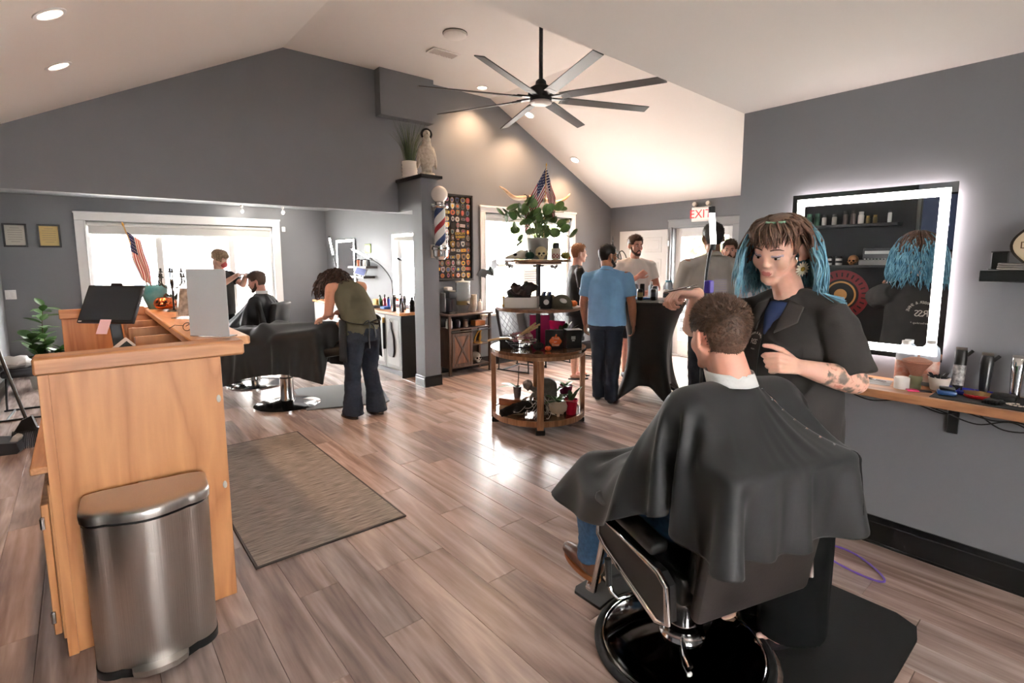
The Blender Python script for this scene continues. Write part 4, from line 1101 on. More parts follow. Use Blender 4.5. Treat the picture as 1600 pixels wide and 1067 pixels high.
def strand(root, out, length, front=False, blue_from=0.35, r=0.006, side=0):
  pts = []; p = H2 @ root; o = (Hr @ out).normalized(); seedv = rr.random() * 9; wv = rr.uniform(0.005, 0.012); f = rr.uniform(12, 20)
  n = 14; step = length / n; dn = Vector((0, 0, -1)); v = (dn - o * dn.dot(o)); v = ((v.normalized() if v.length > 0.05 else o) + o * 0.28).normalized()
  lat = o.cross(Vector((0, 0, 1))).normalized() if o.cross(Vector((0, 0, 1))).length > 0.1 else Vector((1, 0, 0))
  for k in range(n + 1):
    t = k / n
    w = wv * math.sin(seedv + f * t) * min(1, t * 2.2)
    pts.append(p + lat * w + o * wv * 0.6 * math.cos(seedv * 1.3 + f * t) * min(1, t * 2))
    v = (v + Vector((0, 0, -0.30)) + o * (0.06 if t < 0.35 else 0.0)).normalized()
    p = p + v * step
    # keep outside the head and shoulders
    lp = H2.inverted() @ p; e = Vector((lp.x / 0.088, (lp.y + 0.015) / 0.108, (lp.z - 0.03) / 0.10))
    if e.length < 1: p = H2 @ Vector((lp.x / e.length, (lp.y + 0.015) / e.length - 0.015, (lp.z - 0.03) / e.length + 0.03))
    q = p - BB; fl, ll = q.dot(BF), q.dot(BL)
    if p.z < 1.42:
      e2 = math.hypot(fl / 0.135, ll / 0.20)
      if e2 < 1 and p.z < 1.40: p = BB + BF * (fl / e2) + BL * (ll / e2) + Vector((0, 0, p.z))
  m = max(2, int(n * blue_from)); rad = [r * (0.6 + 0.6 * math.sin(PI * min(1, 0.15 + k / n * 0.85))) for k in range(n + 1)]; rad[-1] = 0.0008
  b.mi = 0; b.tube(pts[:m + 1], rad[:m + 1], 5, flat=0.6); b.mi = 1; b.tube(pts[m:], rad[m:], 5, flat=0.6)
for k in range(460):
  ph = R(rr.uniform(78, 282)); th = R(rr.uniform(22, 100))
  if abs(math.degrees(ph) - 180) > 66 and th > R(74): continue     # keep the ears clear
  p, d = scalp(th, ph, 1.0)
  if abs(math.degrees(ph) - 180) > 76: d = (d + Vector((0, -0.9, 0))).normalized()
  strand(p, d, rr.uniform(0.30, 0.38) - 0.07 * (th / R(100)) , blue_from=rr.uniform(0.20, 0.62), r=rr.uniform(0.0032, 0.0062))
for k in range(44):                                                   # loose front locks beside the face
  s = -1 if k % 4 else 1
  p, d = scalp(R(rr.uniform(48, 60)), s * R(rr.uniform(-104, -78)) if s > 0 else R(rr.uniform(66, 92)))
  if s > 0: continue
  strand(p, (d + Vector((0.2, 0.25, 0))).normalized(), rr.uniform(0.26, 0.33), blue_from=rr.uniform(0.15, 0.35), r=rr.uniform(0.004, 0.006))
b.mi = 0
for k in range(120):                                                   # fringe
  ph = R(rr.uniform(-66, 66)); th = R(rr.uniform(30, 44)); p, d = scalp(th, ph, 1.01); pts = []
  end = rr.uniform(80, 95) - abs(math.degrees(ph)) * 0.02
  for q in range(8):
    t = q / 7; th2 = th + (R(end) - th) * t; p2, d2 = scalp(th2, ph + 0.10 * math.sin(4 * t + k), 1.0)
    lift = 0.016 * math.sin(PI * min(1, t * 1.15)) + 0.010 * t + 0.004 * math.sin(k)
    pts.append(H2 @ (p2 + d2 * lift))
  b.tube(pts, [0.0035, 0.0042, 0.0042, 0.004, 0.0036, 0.003, 0.002, 0.0007], 5)
for k in range(150):                                                   # swept crown
  s = rr.choice((-1, 1)); ph0 = s * R(rr.uniform(20, 100)); pts = []
  for q in range(8):
    t = q / 7; ph = ph0 + s * t * R(70); th = R(rr.uniform(28, 34) if q == 0 else 0) or R(36 + 46 * t * rr.uniform(0.85, 1.1))
    p2, d2 = scalp(th, ph); pts.append(H2 @ (p2 + d2 * (0.004 + 0.004 * math.sin(k + q))))
  b.tube(pts, [0.002, 0.0045, 0.005, 0.005, 0.005, 0.0045, 0.004, 0.002], 5)
b.build('hair', [M_hb, M_blue], pb, angle=None)
b = MB()
for k in range(11):
  a = R(-34 + 6.8 * k); p, d = scalp(R(38), a * 0.9 - 0.25); b.ball(H2 @ (p + d * 0.010), (0.0055, 0.0055, 0.005), 8, 6)
b.build('hair_clip', mat('clip_mint', (136, 176, 150), 0.4), pb)
settle(pb)
# comb held in the raised hand
b = MB(); c0 = wrR + BF * 0.10 + Vector((0, 0, 0.02)); d = (-BF * 0.3 + BL * 0.6 - Vector((0.1, 0.25, -0.05))).normalized()
d = Vector((0.62, -0.62, 0.22)).normalized()
b.tube([c0 - d * 0.05, c0 + d * 0.02, c0 + d * 0.075], [0.004, 0.0045, 0.002], 8)
b.tube([c0 + d * 0.02, c0 + d * 0.085 + Vector((0, 0, -0.012))], [0.0035, 0.0015], 8)
sc = b.build('scissors', M_chrome); tag(sc, 'small steel scissors in the raised hand above the nearest client', 'scissors')
# ================================================================== RIGHT WALL: MIRROR, WORKTOP AND TOOLS
M_mirror = mat('mirror_silver',(235,238,240),0.0,metal=1.0)
M_led = glow('led_white',(255,250,244),6.0)
def led_mirror(name,label,corner_a,corner_b,normal,inset,band,strength_mat,halo=True,off=0.024):
  """mirror plate standing off the wall; corner_a/b are opposite corners on the plate front"""
  a = Vector(corner_a); c = Vector(corner_b); n = Vector(normal)
  ax = 1 if abs(n.x) > 0.5 else 0
  root = thing(name,label,'mirror',((a.x + c.x) / 2,(a.y + c.y) / 2,min(a.z,c.z)))
  lo = [min(a[i],c[i]) for i in range(3)]; hi = [max(a[i],c[i]) for i in range(3)]
  def slab(u0,u1,z0,z1,t0,t1):
    p = [0,0,z0]; q = [0,0,z1]; p[ax] = u0; q[ax] = u1; k = 1 - ax; p[k] = a[k] + n[k] * t0; q[k] = a[k] + n[k] * t1
    return p,q
  b = MB(); b.span(*slab(lo[ax],hi[ax],lo[2],hi[2],-0.006,0.0)); local(root,b.build('mirror_plate',M_mirror,root))
  b = MB(); b.span(*slab(lo[ax] + 0.05,hi[ax] - 0.05,lo[2] + 0.05,hi[2] - 0.05,-off,-0.007)); b.build('back_box',M_black,root)
  for (u0,u1,z0,z1) in ((lo[ax] + inset,hi[ax] - inset,hi[2] - inset - band,hi[2] - inset),(lo[ax] + inset,hi[ax] - inset,lo[2] + inset,lo[2] + inset + band),
                             (lo[ax] + inset,lo[ax] + inset + band,lo[2] + inset + band,hi[2] - inset - band),(hi[ax] - inset - band,hi[ax] - inset,lo[2] + inset + band,hi[2] - inset - band)):
    b = MB(); b.span(*slab(u0,u1,z0,z1,0.0002,0.0015)); b.build('light_strip',strength_mat,root)
  if halo:
    hm = glow('led_halo',(255,238,236),9.0)
    for (u0,u1,z0,z1) in ((lo[ax] + 0.025,hi[ax] - 0.025,hi[2] - 0.035,hi[2] - 0.028),(lo[ax] + 0.025,hi[ax] - 0.025,lo[2] + 0.028,lo[2] + 0.035),
                                 (lo[ax] + 0.028,lo[ax] + 0.035,lo[2] + 0.03,hi[2] - 0.03),(hi[ax] - 0.035,hi[ax] - 0.028,lo[2] + 0.03,hi[2] - 0.03)):
      b = MB(); b.span(*slab(u0,u1,z0,z1,-off + 0.004,-0.010)); b.build('back_light',hm,root)
  settle(root); return root
led_mirror('wall_mirror','large backlit mirror with bright white light border on the near grey wall',(XR - 0.046,0.56,1.045),(XR - 0.046,1.295,1.908),(-1,0,0),0.026,0.040,M_led,off=0.045)

ZT = 0.925
M_butcher = wood('worktop_oak',(128,84,56),(190,138,98),rough=0.4,axis='Y',scale=3.0,ring=3.0)
wt = thing('wall_worktop','wooden floating worktop below the large backlit mirror','worktop',(XR - 0.17,0.5,0.885))
b = MB(); b.span((XR - 0.345,YN + 0.3,0.885),(XR - 0.002,1.50,ZT),bev=0.003); b.build('board',M_butcher,wt)
for y in (-0.4,0.5,1.25):
  b = MB(); b.span((XR - 0.02,y - 0.02,0.70),(XR - 0.002,y + 0.02,0.884)); b.span((XR - 0.30,y - 0.02,0.872),(XR - 0.002,y + 0.02,0.884)); b.build('bracket',M_black,wt)
settle(wt)
# cables under the worktop
M_cable = mat('cable_black',(16,16,17),0.5)
def cable(pts,r=0.003):
  out = []
  P = [Vector(p) for p in pts]
  for i in range(len(P) - 1):
    p0,p1,p2,p3 = P[max(i - 1,0)],P[i],P[i + 1],P[min(i + 2,len(P) - 1)]
    for k in range(8):
      t = k / 8; out.append(0.5 * ((2 * p1) + (p2 - p0) * t + (2 * p0 - 5 * p1 + 4 * p2 - p3) * t * t + (3 * p1 - p0 - 3 * p2 + p3) * t ** 3))
  out.append(P[-1]); return out
for k,(pts,lab) in enumerate([([(3.05,0.95,0.875),(3.02,0.80,0.84),(3.05,0.66,0.86),(3.0,0.5,0.84),(3.06,0.42,0.865),(3.02,0.30,0.81),(3.05,0.15,0.83),(3.05,0.0,0.872)],'black cable looping under the worktop edge, nearest the mirror'),
                   ([(3.10,0.70,0.875),(3.08,0.52,0.83),(3.12,0.40,0.79),(3.10,0.28,0.83),(3.14,0.15,0.76),(3.10,0.0,0.80),(3.10,-0.1,0.872)],'thin black cable sagging lowest below the worktop'),
                   ([(2.98,0.45,0.875),(2.97,0.34,0.855),(2.98,0.25,0.862),(2.97,0.12,0.84),(2.98,0.0,0.872)],'black cable close under the front of the worktop')]):
  b = MB(); b.tube(cable(pts),0.0032,8); tag(b.build('cable',M_cable),lab,'cable','cables under the worktop')
# papers and tools on the worktop
b = MB(); b.box((0,0,0.0006),(0.15,0.20,0.0012),rot=(0,0,R(8)))
pp = b.build('price_sheet',mat('sheet_grey_print',(150,148,146),0.7,noise_amt=0.35,noise_scale=60,stretch=(1,0.25,1)),loc=(3.08,0.83,ZT)); tag(pp,'grey printed sheet lying on the worktop below the mirror','paper')
rz = thing('straight_razor','folding razor with black handle lying on the printed sheet','razor',(3.12,0.835,ZT + 0.002),R(70))
b = MB(); b.box((0.03,0,0.005),(0.10,0.014,0.008),bev=0.003); b.build('handle',M_black,rz)
b = MB(); b.box((-0.05,0.002,0.005),(0.075,0.015,0.003),bev=0.001); b.build('blade',M_chrome,rz)
b = MB(); b.lathe([(0,0),(0.030,0),(0.031,0.005),(0.031,0.053),(0.029,0.056),(0,0.056)],seg=32); jr = b.build('tape_roll',mat('white_paper_roll',(236,234,230),0.75),loc=(3.015,0.672,ZT)); tag(jr,'white round neck strip roll on the worktop edge','roll')
cd = thing('hair_clip_card','pink and black grip lying beside the white roll','clip',(3.0,0.605,ZT),R(30))
b = MB(); b.box((0,0.02,0.004),(0.035,0.045,0.007),bev=0.002); b.build('grip',mat('hot_pink',(206,40,104),0.5),cd)
b = MB(); b.box((0,-0.025,0.004),(0.030,0.055,0.006),bev=0.002); b.build('tongue',M_black,cd)
def refill(x,y,lab,h=0.215):
  t = thing('spray_bottle',lab,'bottle',(x,y,ZT),R(100),'clear refill bottles')
  b = MB(); b.lathe([(0,0),(0.036,0),(0.039,0.006),(0.039,h * 0.72),(0.034,h * 0.84),(0.017,h * 0.92),(0.016,h * 0.95),(0,h * 0.95)],seg=28); b.build('body',mat('clear_bottle',(168,176,184),0.2,trans=0.35,ior=1.3),t)
  b = MB(); b.lathe([(0.0395,0.02),(0.0400,0.02),(0.0400,h * 0.55),(0.0395,h * 0.55)],seg=28,sx=1,sy=1); b.build('label_band',mat('label_orange',(190,88,42),0.5,noise_amt=0.6,noise_scale=22,rgb2=(226,214,204)),t)
  b = MB(); b.lathe([(0.0165,h * 0.925),(0.019,h * 0.925),(0.019,h),(0,h)],seg=20); b.build('cap',mat('cap_white',(232,232,230),0.4),t)
refill(3.165,0.700,'clear bottle with orange label and white cap, in front of its twin')
refill(3.19,0.606,'clear bottle with orange label and white cap, partly behind the other by the mirror',0.225)
nd = thing('neck_duster','wide soft brown neck duster brush standing on dark green handle','brush',(3.075,0.632,ZT))
b = MB(); b.lathe([(0,0),(0.024,0),(0.025,0.010),(0.021,0.022),(0.022,0.030),(0.027,0.040),(0.027,0.056),(0.022,0.062),(0,0.062)],seg=24); b.build('handle',mat('olive_enamel',(92,88,62),0.35),nd)
b = MB(); b.lathe([(0,0.062),(0.022,0.062),(0.030,0.085),(0.052,0.118),(0.060,0.128),(0.058,0.136),(0.03,0.148),(0,0.152)],seg=36); b.build('bristle_head',mat('bristle_brown',(150,100,78),0.85,noise_amt=0.3,noise_scale=120,stretch=(6,6,0.5),bump=0.6,bump_scale=240),nd)
pt = thing('clip_pot','white ceramic pot full of black hair clips by the mirror corner','pot',(3.11,0.548,ZT))
b = MB(); b.lathe([(0,0),(0.030,0),(0.033,0.004),(0.043,0.058),(0.042,0.062),(0.038,0.060),(0.034,0.03),(0,0.03)],seg=28); pot_b = b.build('pot',mat('ceramic_cream',(224,212,200),0.35),pt)
rq = random.Random(2);
for k in range(16):
  b = MB(); a = rq.random() * 6.28; r0 = rq.uniform(0,0.028); c = Vector((r0 * math.cos(a),r0 * math.sin(a),0.05 + rq.uniform(0,0.012))); d = Vector((math.cos(a) * rq.uniform(.2,.9),math.sin(a) * rq.uniform(.2,.9),rq.uniform(.4,1))).normalized()
  b.tube([c,c + d * 0.02,c + d * 0.032 + Vector((0.004,0,-0.004))],[0.004,0.0045,0.002],6); b.build('hair_clip',M_black,pt)
tm_ = MB(); tm_.span((2.915,-0.20,ZT + 0.0003),(3.20,0.545,ZT + 0.004),bev=0.0015); tag(tm_.build('tool_mat',M_rubber),'black rubber mat under the clippers on the worktop','mat')
ZM = ZT + 0.0045
def clipper(name,lab,x,y,body,head,h=0.185,lean=8,extra=None):
  t = thing(name,lab,'clipper',(x,y,ZM),R(0),'hair clippers along the wall')
  b = MB(); loft(b,[((0,0,0),(0.017,0,0),(0,0.018,0)),((0,0,h * 0.25),(0.019,0,0),(0,0.020,0)),((0,0,h * 0.55),(0.021,0,0),(0,0.023,0)),((-0.002,0,h * 0.78),(0.020,0,0),(0,0.024,0)),((-0.004,0,h * 0.86),(0.016,0,0),(0,0.022,0))],20)
  b.xf(Matrix.Rotation(R(lean),4,'Y')); b.build('body',body,t)
  b = MB(); loft(b,[((-0.003,0,h * 0.72),(0.021,0,0),(0,0.0245,0)),((-0.006,0,h * 0.88),(0.017,0,0),(0,0.023,0)),((-0.010,0,h * 0.95),(0.006,0,0),(0,0.021,0))],16); b.xf(Matrix.Rotation(R(lean),4,'Y')); b.build('head',head,t)
  b = MB(); b.box((-0.010,0,h * 0.975),(0.004,0.042,0.018),rot=(0,R(-14),0)); b.xf(Matrix.Rotation(R(lean),4,'Y')); b.build('blade',M_steel,t)
  b = MB(); b.box((-0.004,-0.030,h * 0.90),(0.007,0.014,0.034),rot=(R(38),0,0),bev=0.002); b.xf(Matrix.Rotation(R(lean),4,'Y')); b.build('taper_lever',M_black,t)
  if extra: extra(t,h,lean)
  return t
def white_panel(t,h,lean):
  b = MB(); loft(b,[((0,0,h * 0.12),(0.0200,0,0),(0,0.0212,0)),((0,0,h * 0.35),(0.0212,0,0),(0,0.0228,0)),((-0.001,0,h * 0.60),(0.0222,0,0),(0,0.0244,0))],20); b.xf(Matrix.Rotation(R(lean),4,'Y')); b.build('sleeve',mat('clipper_white',(214,210,206),0.35,noise_amt=0.5,noise_scale=46,rgb2=(60,58,58)),t)
clipper('hair_clipper','upright black clipper with white printed sleeve, nearest the mirror',3.15,0.487,M_black,M_black,0.20,extra=white_panel)
clipper('hair_clipper','upright all-black clipper between the white one and the chrome one',3.16,0.395,mat('clipper_black',(28,28,29),0.3),M_black,0.185)
clipper('hair_clipper','upright chrome bodied clipper at the picture edge',3.14,0.290,M_chrome,M_chrome,0.19)
tr = thing('clip_tray','bright blue plastic tray in front of the clippers','tray',(3.105,0.425,ZM))
b = MB(); b.span((-0.05,-0.11,0),(0.05,0.10,0.004)); b.span((-0.05,-0.11,0),(-0.046,0.10,0.016)); b.span((0.046,-0.11,0),(0.05,0.10,0.016)); b.span((-0.05,-0.11,0),(0.05,-0.106,0.016)); b.span((-0.05,0.096,0),(0.05,0.10,0.016))
b.build('shell',mat('plastic_blue',(44,52,170),0.3),tr)
for y in (-0.05,0.0,0.05):
  b = MB(); b.span((-0.046,y - 0.002,0.004),(0.046,y + 0.002,0.014)); b.build('divider',mat('plastic_blue'),tr)
br = thing('fade_brush','oval boar bristle brush with red base lying bristles up','brush',(3.035,0.400,ZM),R(5))
b = MB(); b.lathe([(0,0),(0.030,0),(0.034,0.006),(0.033,0.014),(0,0.014)],seg=28,sx=0.85,sy=1.35); b.build('base',mat('lacquer_red',(166,30,36),0.3),br)
b = MB(); rq = random.Random(4)
for k in range(420):
  a = rq.random() * 6.28; r = math.sqrt(rq.random()); p = Vector((0.026 * r * math.cos(a) * 0.85,0.030 * r * math.sin(a) * 1.35,0.013)); q = p + Vector((p.x * 0.22,p.y * 0.18,0.016)); b.tube([p,q],[0.0010,0.0006],4,caps=False)
b.build('bristles',mat('bristle_tan',(140,112,72),0.8),br)['kind'] = 'stuff'
sv = thing('foil_shaver','small blue shaver lying at the mat edge','shaver',(3.0,0.498,ZM),R(15))
b = MB(); b.box((0,0,0.012),(0.045,0.07,0.024),bev=0.008,seg=2); b.build('body',mat('shaver_blue',(36,70,120),0.3),sv)
b = MB(); b.box((0.004,0.0,0.030),(0.04,0.055,0.016),rot=(0,R(5),0),bev=0.005,seg=2); b.build('foil_head',M_black,sv)
gd = thing('clipper_guard','flat black clipper guard in front of the blue tray','guard',(2.985,0.338,ZM),R(-12))
b = MB(); b.box((0,0,0.008),(0.05,0.055,0.016),bev=0.004); b.build('shell',M_black,gd)
for k in range(5):
  b = MB(); b.box((-0.034,-0.022 + 0.011 * k,0.006),(0.025,0.004,0.010)); b.build('tooth',M_black,gd)
b = MB(); b.box((0,0,0.014),(0.08,0.085,0.028),bev=0.01,seg=2); tag(b.build('shaver_case',M_black,loc=(3.07,0.315,ZM)),'black shaver case at the end of the blue tray','case')
ck = thing('chain_bracelet','pale chain bracelet lying on the black tool mat','bracelet',(3.0,0.265,ZM))
for k in range(9):
  a = k * 0.5; b = MB(); b.tube([(0.02 * math.cos(a) + 0.007 * math.cos(t),0.03 * math.sin(a) + 0.005 * math.sin(t),0.004) for t in [2 * PI * q / 8 for q in range(8)]],0.0016,6,closed=True); b.build('link',mat('bone_white',(206,196,180),0.4),ck)
# floating shelf with sign
sh = MB(); sh.span((XR - 0.19,-0.30,1.446),(XR - 0.001,0.437,1.498),bev=0.003); tag(sh.build('wall_shelf',mat('shelf_black',(20,19,20),0.35)),'black floating shelf right of the backlit mirror','shelf')
b = MB(); b.box((0,0,0.040),(0.05,0.052,0.072),bev=0.003); b.box((0,0,0.002),(0.062,0.064,0.004),bev=0.001); b.box((0,0,0.078),(0.056,0.058,0.006),bev=0.002)
tag(b.build('gift_box',M_black,loc=(3.115,0.382,1.4985)),'small black lidded box at the end of the floating shelf','box')
for k in range(3):
  b = MB(); b.box((0,0,0.005),(0.055,0.088,0.009),rot=(0,0,R(3 * k)),bev=0.002); tag(b.build('card_tin',mat('tin_grey_%d' % k,(170 - 14 * k,164 - 14 * k,160 - 14 * k),0.35,metal=0.6),loc=(3.07,0.338,1.4985 + 0.0102 * k)),('bottom','middle','top')[k] + ' flat tin of the small stack on the floating shelf','tin','flat tins on the shelf')
sg = thing('shop_sign','cream oval sign with dark rim standing on the floating shelf','sign',(3.125,0.255,1.4985),0)
b = MB(); Ms = basis((0,-1,0),(0,0,1),(-1,0,0),(0.012,0,0.105))
prof = [(0.098 * math.cos(a) * (1 + 0.05 * math.cos(4 * a)),0.100 * math.sin(a) * (1 + 0.05 * math.cos(4 * a))) for a in [2 * PI * k / 40 for k in range(40)]]
b.prism(prof,0.008,Ms); b.span((0.0,-0.06,0),(0.03,0.06,0.008)); b.build('backing',mat('sign_rim',(44,34,26),0.4),sg)
b = MB(); b.prism([(x * 0.90,y * 0.90) for x,y in prof],0.002,Ms @ Matrix.Translation((0,0,0.008))); b.build('face',mat('sign_cream',(206,190,160),0.5),sg)
text_obj('sign_text','DE',0.042,mat('sign_brown',(92,62,36),0.5),sg,Ms @ Matrix.Translation((-0.045,0.0,0.0105)))
# purple necklace on the floor
pts = []
for k in range(40):
  a = 2 * PI * k / 40; pts.append((2.93 + 0.085 * math.cos(a) + 0.05 * math.sin(a),0.80 + 0.16 * math.sin(a) - 0.02 * math.sin(2 * a),0.006))
nk = MB(); nk.tube(pts,[0.0045 if k % 2 else 0.006 for k in range(40)],8,closed=True)
tag(nk.build('bead_necklace',mat('bead_purple',(108,78,168),0.3)),'purple bead necklace lying on the floor by the baseboard','necklace')

# ================================================================== LEFT WALL THAT THE MIRROR SHOWS
b = MB(); b.span((XL,1.60,0.2),(XL + 0.02,3.6,2.36)); struct(b.build('wall_black_panel',M_blackwall))
def prod(kind,x,y,z,lab,col=(120,118,116),capc=(20,20,20),h=0.14,r=0.024,grp='grooming bottles on the upper black shelf'):
  t = thing(kind,lab,'bottle',(x,y,z),0,grp)
  b = MB(); b.lathe([(0,0),(r,0),(r,h * 0.70),(r * 0.8,h * 0.76),(0,h * 0.76)],seg=16); b.build('body',mat('prod_%d_%d_%d' % col,col,0.4),t)
  b = MB(); b.lathe([(r * 0.82,h * 0.74),(r * 0.82,h),(0,h)],seg=16); b.build('cap',mat('cap_%d_%d_%d' % capc,capc,0.4),t); return t
for z,lab in ((1.95,'upper black wall shelf with grooming bottles, seen in the mirror'),(1.47,'lower black wall shelf with tins and a skull, seen in the mirror')):
  b = MB(); b.span((XL + 0.021,1.72,z - 0.03),(XL + 0.20,3.2,z),bev=0.002); tag(b.build('wall_shelf',M_black),lab,'shelf')
xs = XL + 0.11
G,Wh,Gr,Tn = (30,66,48),(196,192,186),(96,88,86),(108,92,54)
for k,(y,c,cc,h,r) in enumerate([(2.66,G,(60,100,80),0.15,0.034),(2.57,G,(60,100,80),0.15,0.034),(2.49,Wh,(24,24,24),0.13,0.026),(2.38,Wh,(90,90,90),0.13,0.026),(2.26,Gr,(40,40,40),0.16,0.027),(2.18,Gr,(44,40,40),0.165,0.025),(2.10,Wh,(180,178,176),0.14,0.030),(2.03,Tn,(150,120,60),0.09,0.020),(1.96,Tn,(150,120,60),0.095,0.022)]):
  prod('hair_product',xs,y,1.9505,('%s grooming bottle, %s on the upper black shelf in the mirror' % (('dark green','dark green','white','white','grey','grey','white','small tan','small tan')[k],('at the end','second from the end','third from the end','fourth from the end','fifth from the end','sixth from the end','seventh from the end','eighth from the end','ninth from the end')[k])),c,cc,h,r)
prod('hair_tube',xs,1.82,1.9505,'tall white and black tube alone on the upper black shelf in the mirror',(196,194,190),(30,30,30),0.15,0.02)
for i,y in enumerate((2.52,2.41,2.30)):
  for k in range(4):
    b = MB(); b.lathe([(0,0),(0.036,0),(0.036,0.024),(0.034,0.026),(0,0.026)],seg=20); tag(b.build('pomade_tin',mat('pomade_%d' % (k % 2),((170,166,160),(40,40,40))[k % 2],0.35,metal=0.5),loc=(xs,y,1.4705 + 0.0265 * k)),'%s flat pomade tin of the %s stack on the lower black shelf' % (('bottom','second','third','top')[k],('first','middle','last')[i]),'tin','pomade tins in the mirror')
def skull(name,lab,loc,k,rz,m,dark=None):
  t = thing(name,lab,'skull',loc,rz)
  b = MB(); b.ball((0,-0.01,0.085),(0.066,0.084,0.066),20,14); b.ball((0,0.045,0.045),(0.044,0.036,0.04),16,10); b.box((0,0.055,0.016),(0.052,0.036,0.03),bev=0.010,seg=2)
  for s in (-1,1): b.ball((s * 0.046,0.042,0.052),(0.016,0.02,0.012),10,8)
  b.xf(Matrix.Scale(k,4)); b.build('cranium',m,t)
  for s in (-1,1):
    b = MB(); b.ball((s * 0.024 * k,0.068 * k,0.066 * k),(0.016 * k,0.013 * k,0.015 * k),12,8); b.build('eye_socket',dark or mat('socket_dark',(22,18,16),0.9),t)
  b = MB(); b.ball((0,0.080 * k,0.046 * k),(0.007 * k,0.006 * k,0.010 * k),8,6); b.build('nose_hole',dark or mat('socket_dark'),t)
  for q in range(6):
    b = MB(); b.box(((-0.0175 + 0.007 * q) * k,0.0745 * k,0.018 * k),(0.006 * k,0.004 * k,0.014 * k),bev=0.001); b.build('tooth',m,t)
  return t
skull('decor_skull','bronze decorative skull on the lower black shelf in the mirror',(xs,2.15,1.4705),0.8,-PI / 2,mat('skull_bronze',(138,98,62),0.4))
cr = thing('cash_register','small antique silver cash register on the lower black shelf in the mirror','register',(xs,1.90,1.4705))
b = MB(); b.span((-0.08,-0.17,0),(0.08,0.17,0.065),bev=0.004); b.build('drawer',mat('register_pewter',(104,102,100),0.35,metal=0.7),cr)
b = MB(); b.span((-0.08,-0.15,0.065),(0.02,0.15,0.20),bev=0.006); b.build('case',mat('register_dark',(50,50,52),0.35,metal=0.5),cr)
for k in range(8):
  b = MB(); b.lathe([(0,0),(0.010,0),(0.010,0.012),(0,0.012)],seg=10,loc=(0.045,-0.12 + 0.034 * k,0.066)); b.build('key',mat('key_white',(210,208,204),0.4),cr)
b = MB(); b.span((0.02,-0.13,0.13),(0.024,0.13,0.165)); b.build('display',mat('display_pale',(190,190,188),0.4),cr)
em = thing('round_emblem','large round dark red emblem with gold centre on the black wall in the mirror','emblem',(XL + 0.022,2.28,0.99))
Mx = basis((0,1,0),(0,0,1),(1,0,0),(0,0,0.12))
circ = lambda r: [(r * math.cos(2 * PI * k / 48),r * math.sin(2 * PI * k / 48)) for k in range(48)]
for nm,r,c,t0 in (('outer_disc',0.30,(112,26,32),0.0),('inner_disc',0.19,(24,20,20),0.006),('gold_ring',0.165,(176,128,70),0.009),('core',0.145,(20,18,18),0.012),('gold_centre',0.07,(190,140,82),0.015)):
  b = MB(); b.prism(circ(r),0.006,Mx @ Matrix.Translation((0,0,t0))); b.build(nm,mat('emblem_' + nm,c,0.5),em)
for k in range(26):
  a = 2 * PI * k / 26; b = MB(); b.box((0,0,0),(0.006,0.018,0.05),bev=0.002); b.xf(Mx @ Matrix.Rotation(a,4,'Z') @ Matrix.Translation((0,0.245,0.007)) @ Matrix.Rotation(R(90),4,'X') @ Matrix.Rotation(R(90),4,'Z')); b.build('letter_block',mat('emblem_dark',(40,12,16),0.5),em)
tv = thing('wall_tv','wall television with dark and green picture, seen at the mirror edge','television',(XL + 0.001,1.16,1.62))
b = MB(); b.span((0,-0.42,0),(0.045,0.40,0.62),bev=0.006); b.build('bezel',M_black,tv)
ts = mat('tv_picture',(20,24,34),0.15); nt = ts.node_tree; N = nt.nodes.new
tc = N('ShaderNodeTexCoord'); mp = N('ShaderNodeMapping'); mp.inputs['Scale'].default_value = (1,4,3); nt.links.new(tc.outputs['Object'],mp.inputs[0]); vn = N('ShaderNodeTexVoronoi'); vn.inputs['Scale'].default_value = 1.6; nt.links.new(mp.outputs[0],vn.inputs['Vector'])
sp = N('ShaderNodeSeparateXYZ'); nt.links.new(tc.outputs['Object'],sp.inputs[0]); lt = N('ShaderNodeMath'); lt.operation = 'LESS_THAN'; lt.inputs[1].default_value = -0.02; nt.links.new(sp.outputs['Y'],lt.inputs[0])
rp = N('ShaderNodeValToRGB'); nt.links.new(vn.outputs['Distance'],rp.inputs[0]); rp.color_ramp.elements[0].position = 0.12; rp.color_ramp.elements[0].color = lin((190,190,216)) + (1,); rp.color_ramp.elements[1].position = 0.2; rp.color_ramp.elements[1].color = lin((30,36,50)) + (1,)
mx = N('ShaderNodeMix'); mx.data_type = 'RGBA'; nt.links.new(lt.outputs[0],mx.inputs['Factor']); nt.links.new(rp.outputs[0],mx.inputs['A']); mx.inputs['B'].default_value = lin((60,150,50)) + (1,)
bs = nt.nodes['Principled BSDF']; nt.links.new(mx.outputs['Result'],bs.inputs['Emission Color']); bs.inputs['Emission Strength'].default_value = 0.7
b = MB(); b.span((0.0452,-0.40,0.02),(0.047,0.38,0.60)); b.build('screen',ts,tv)
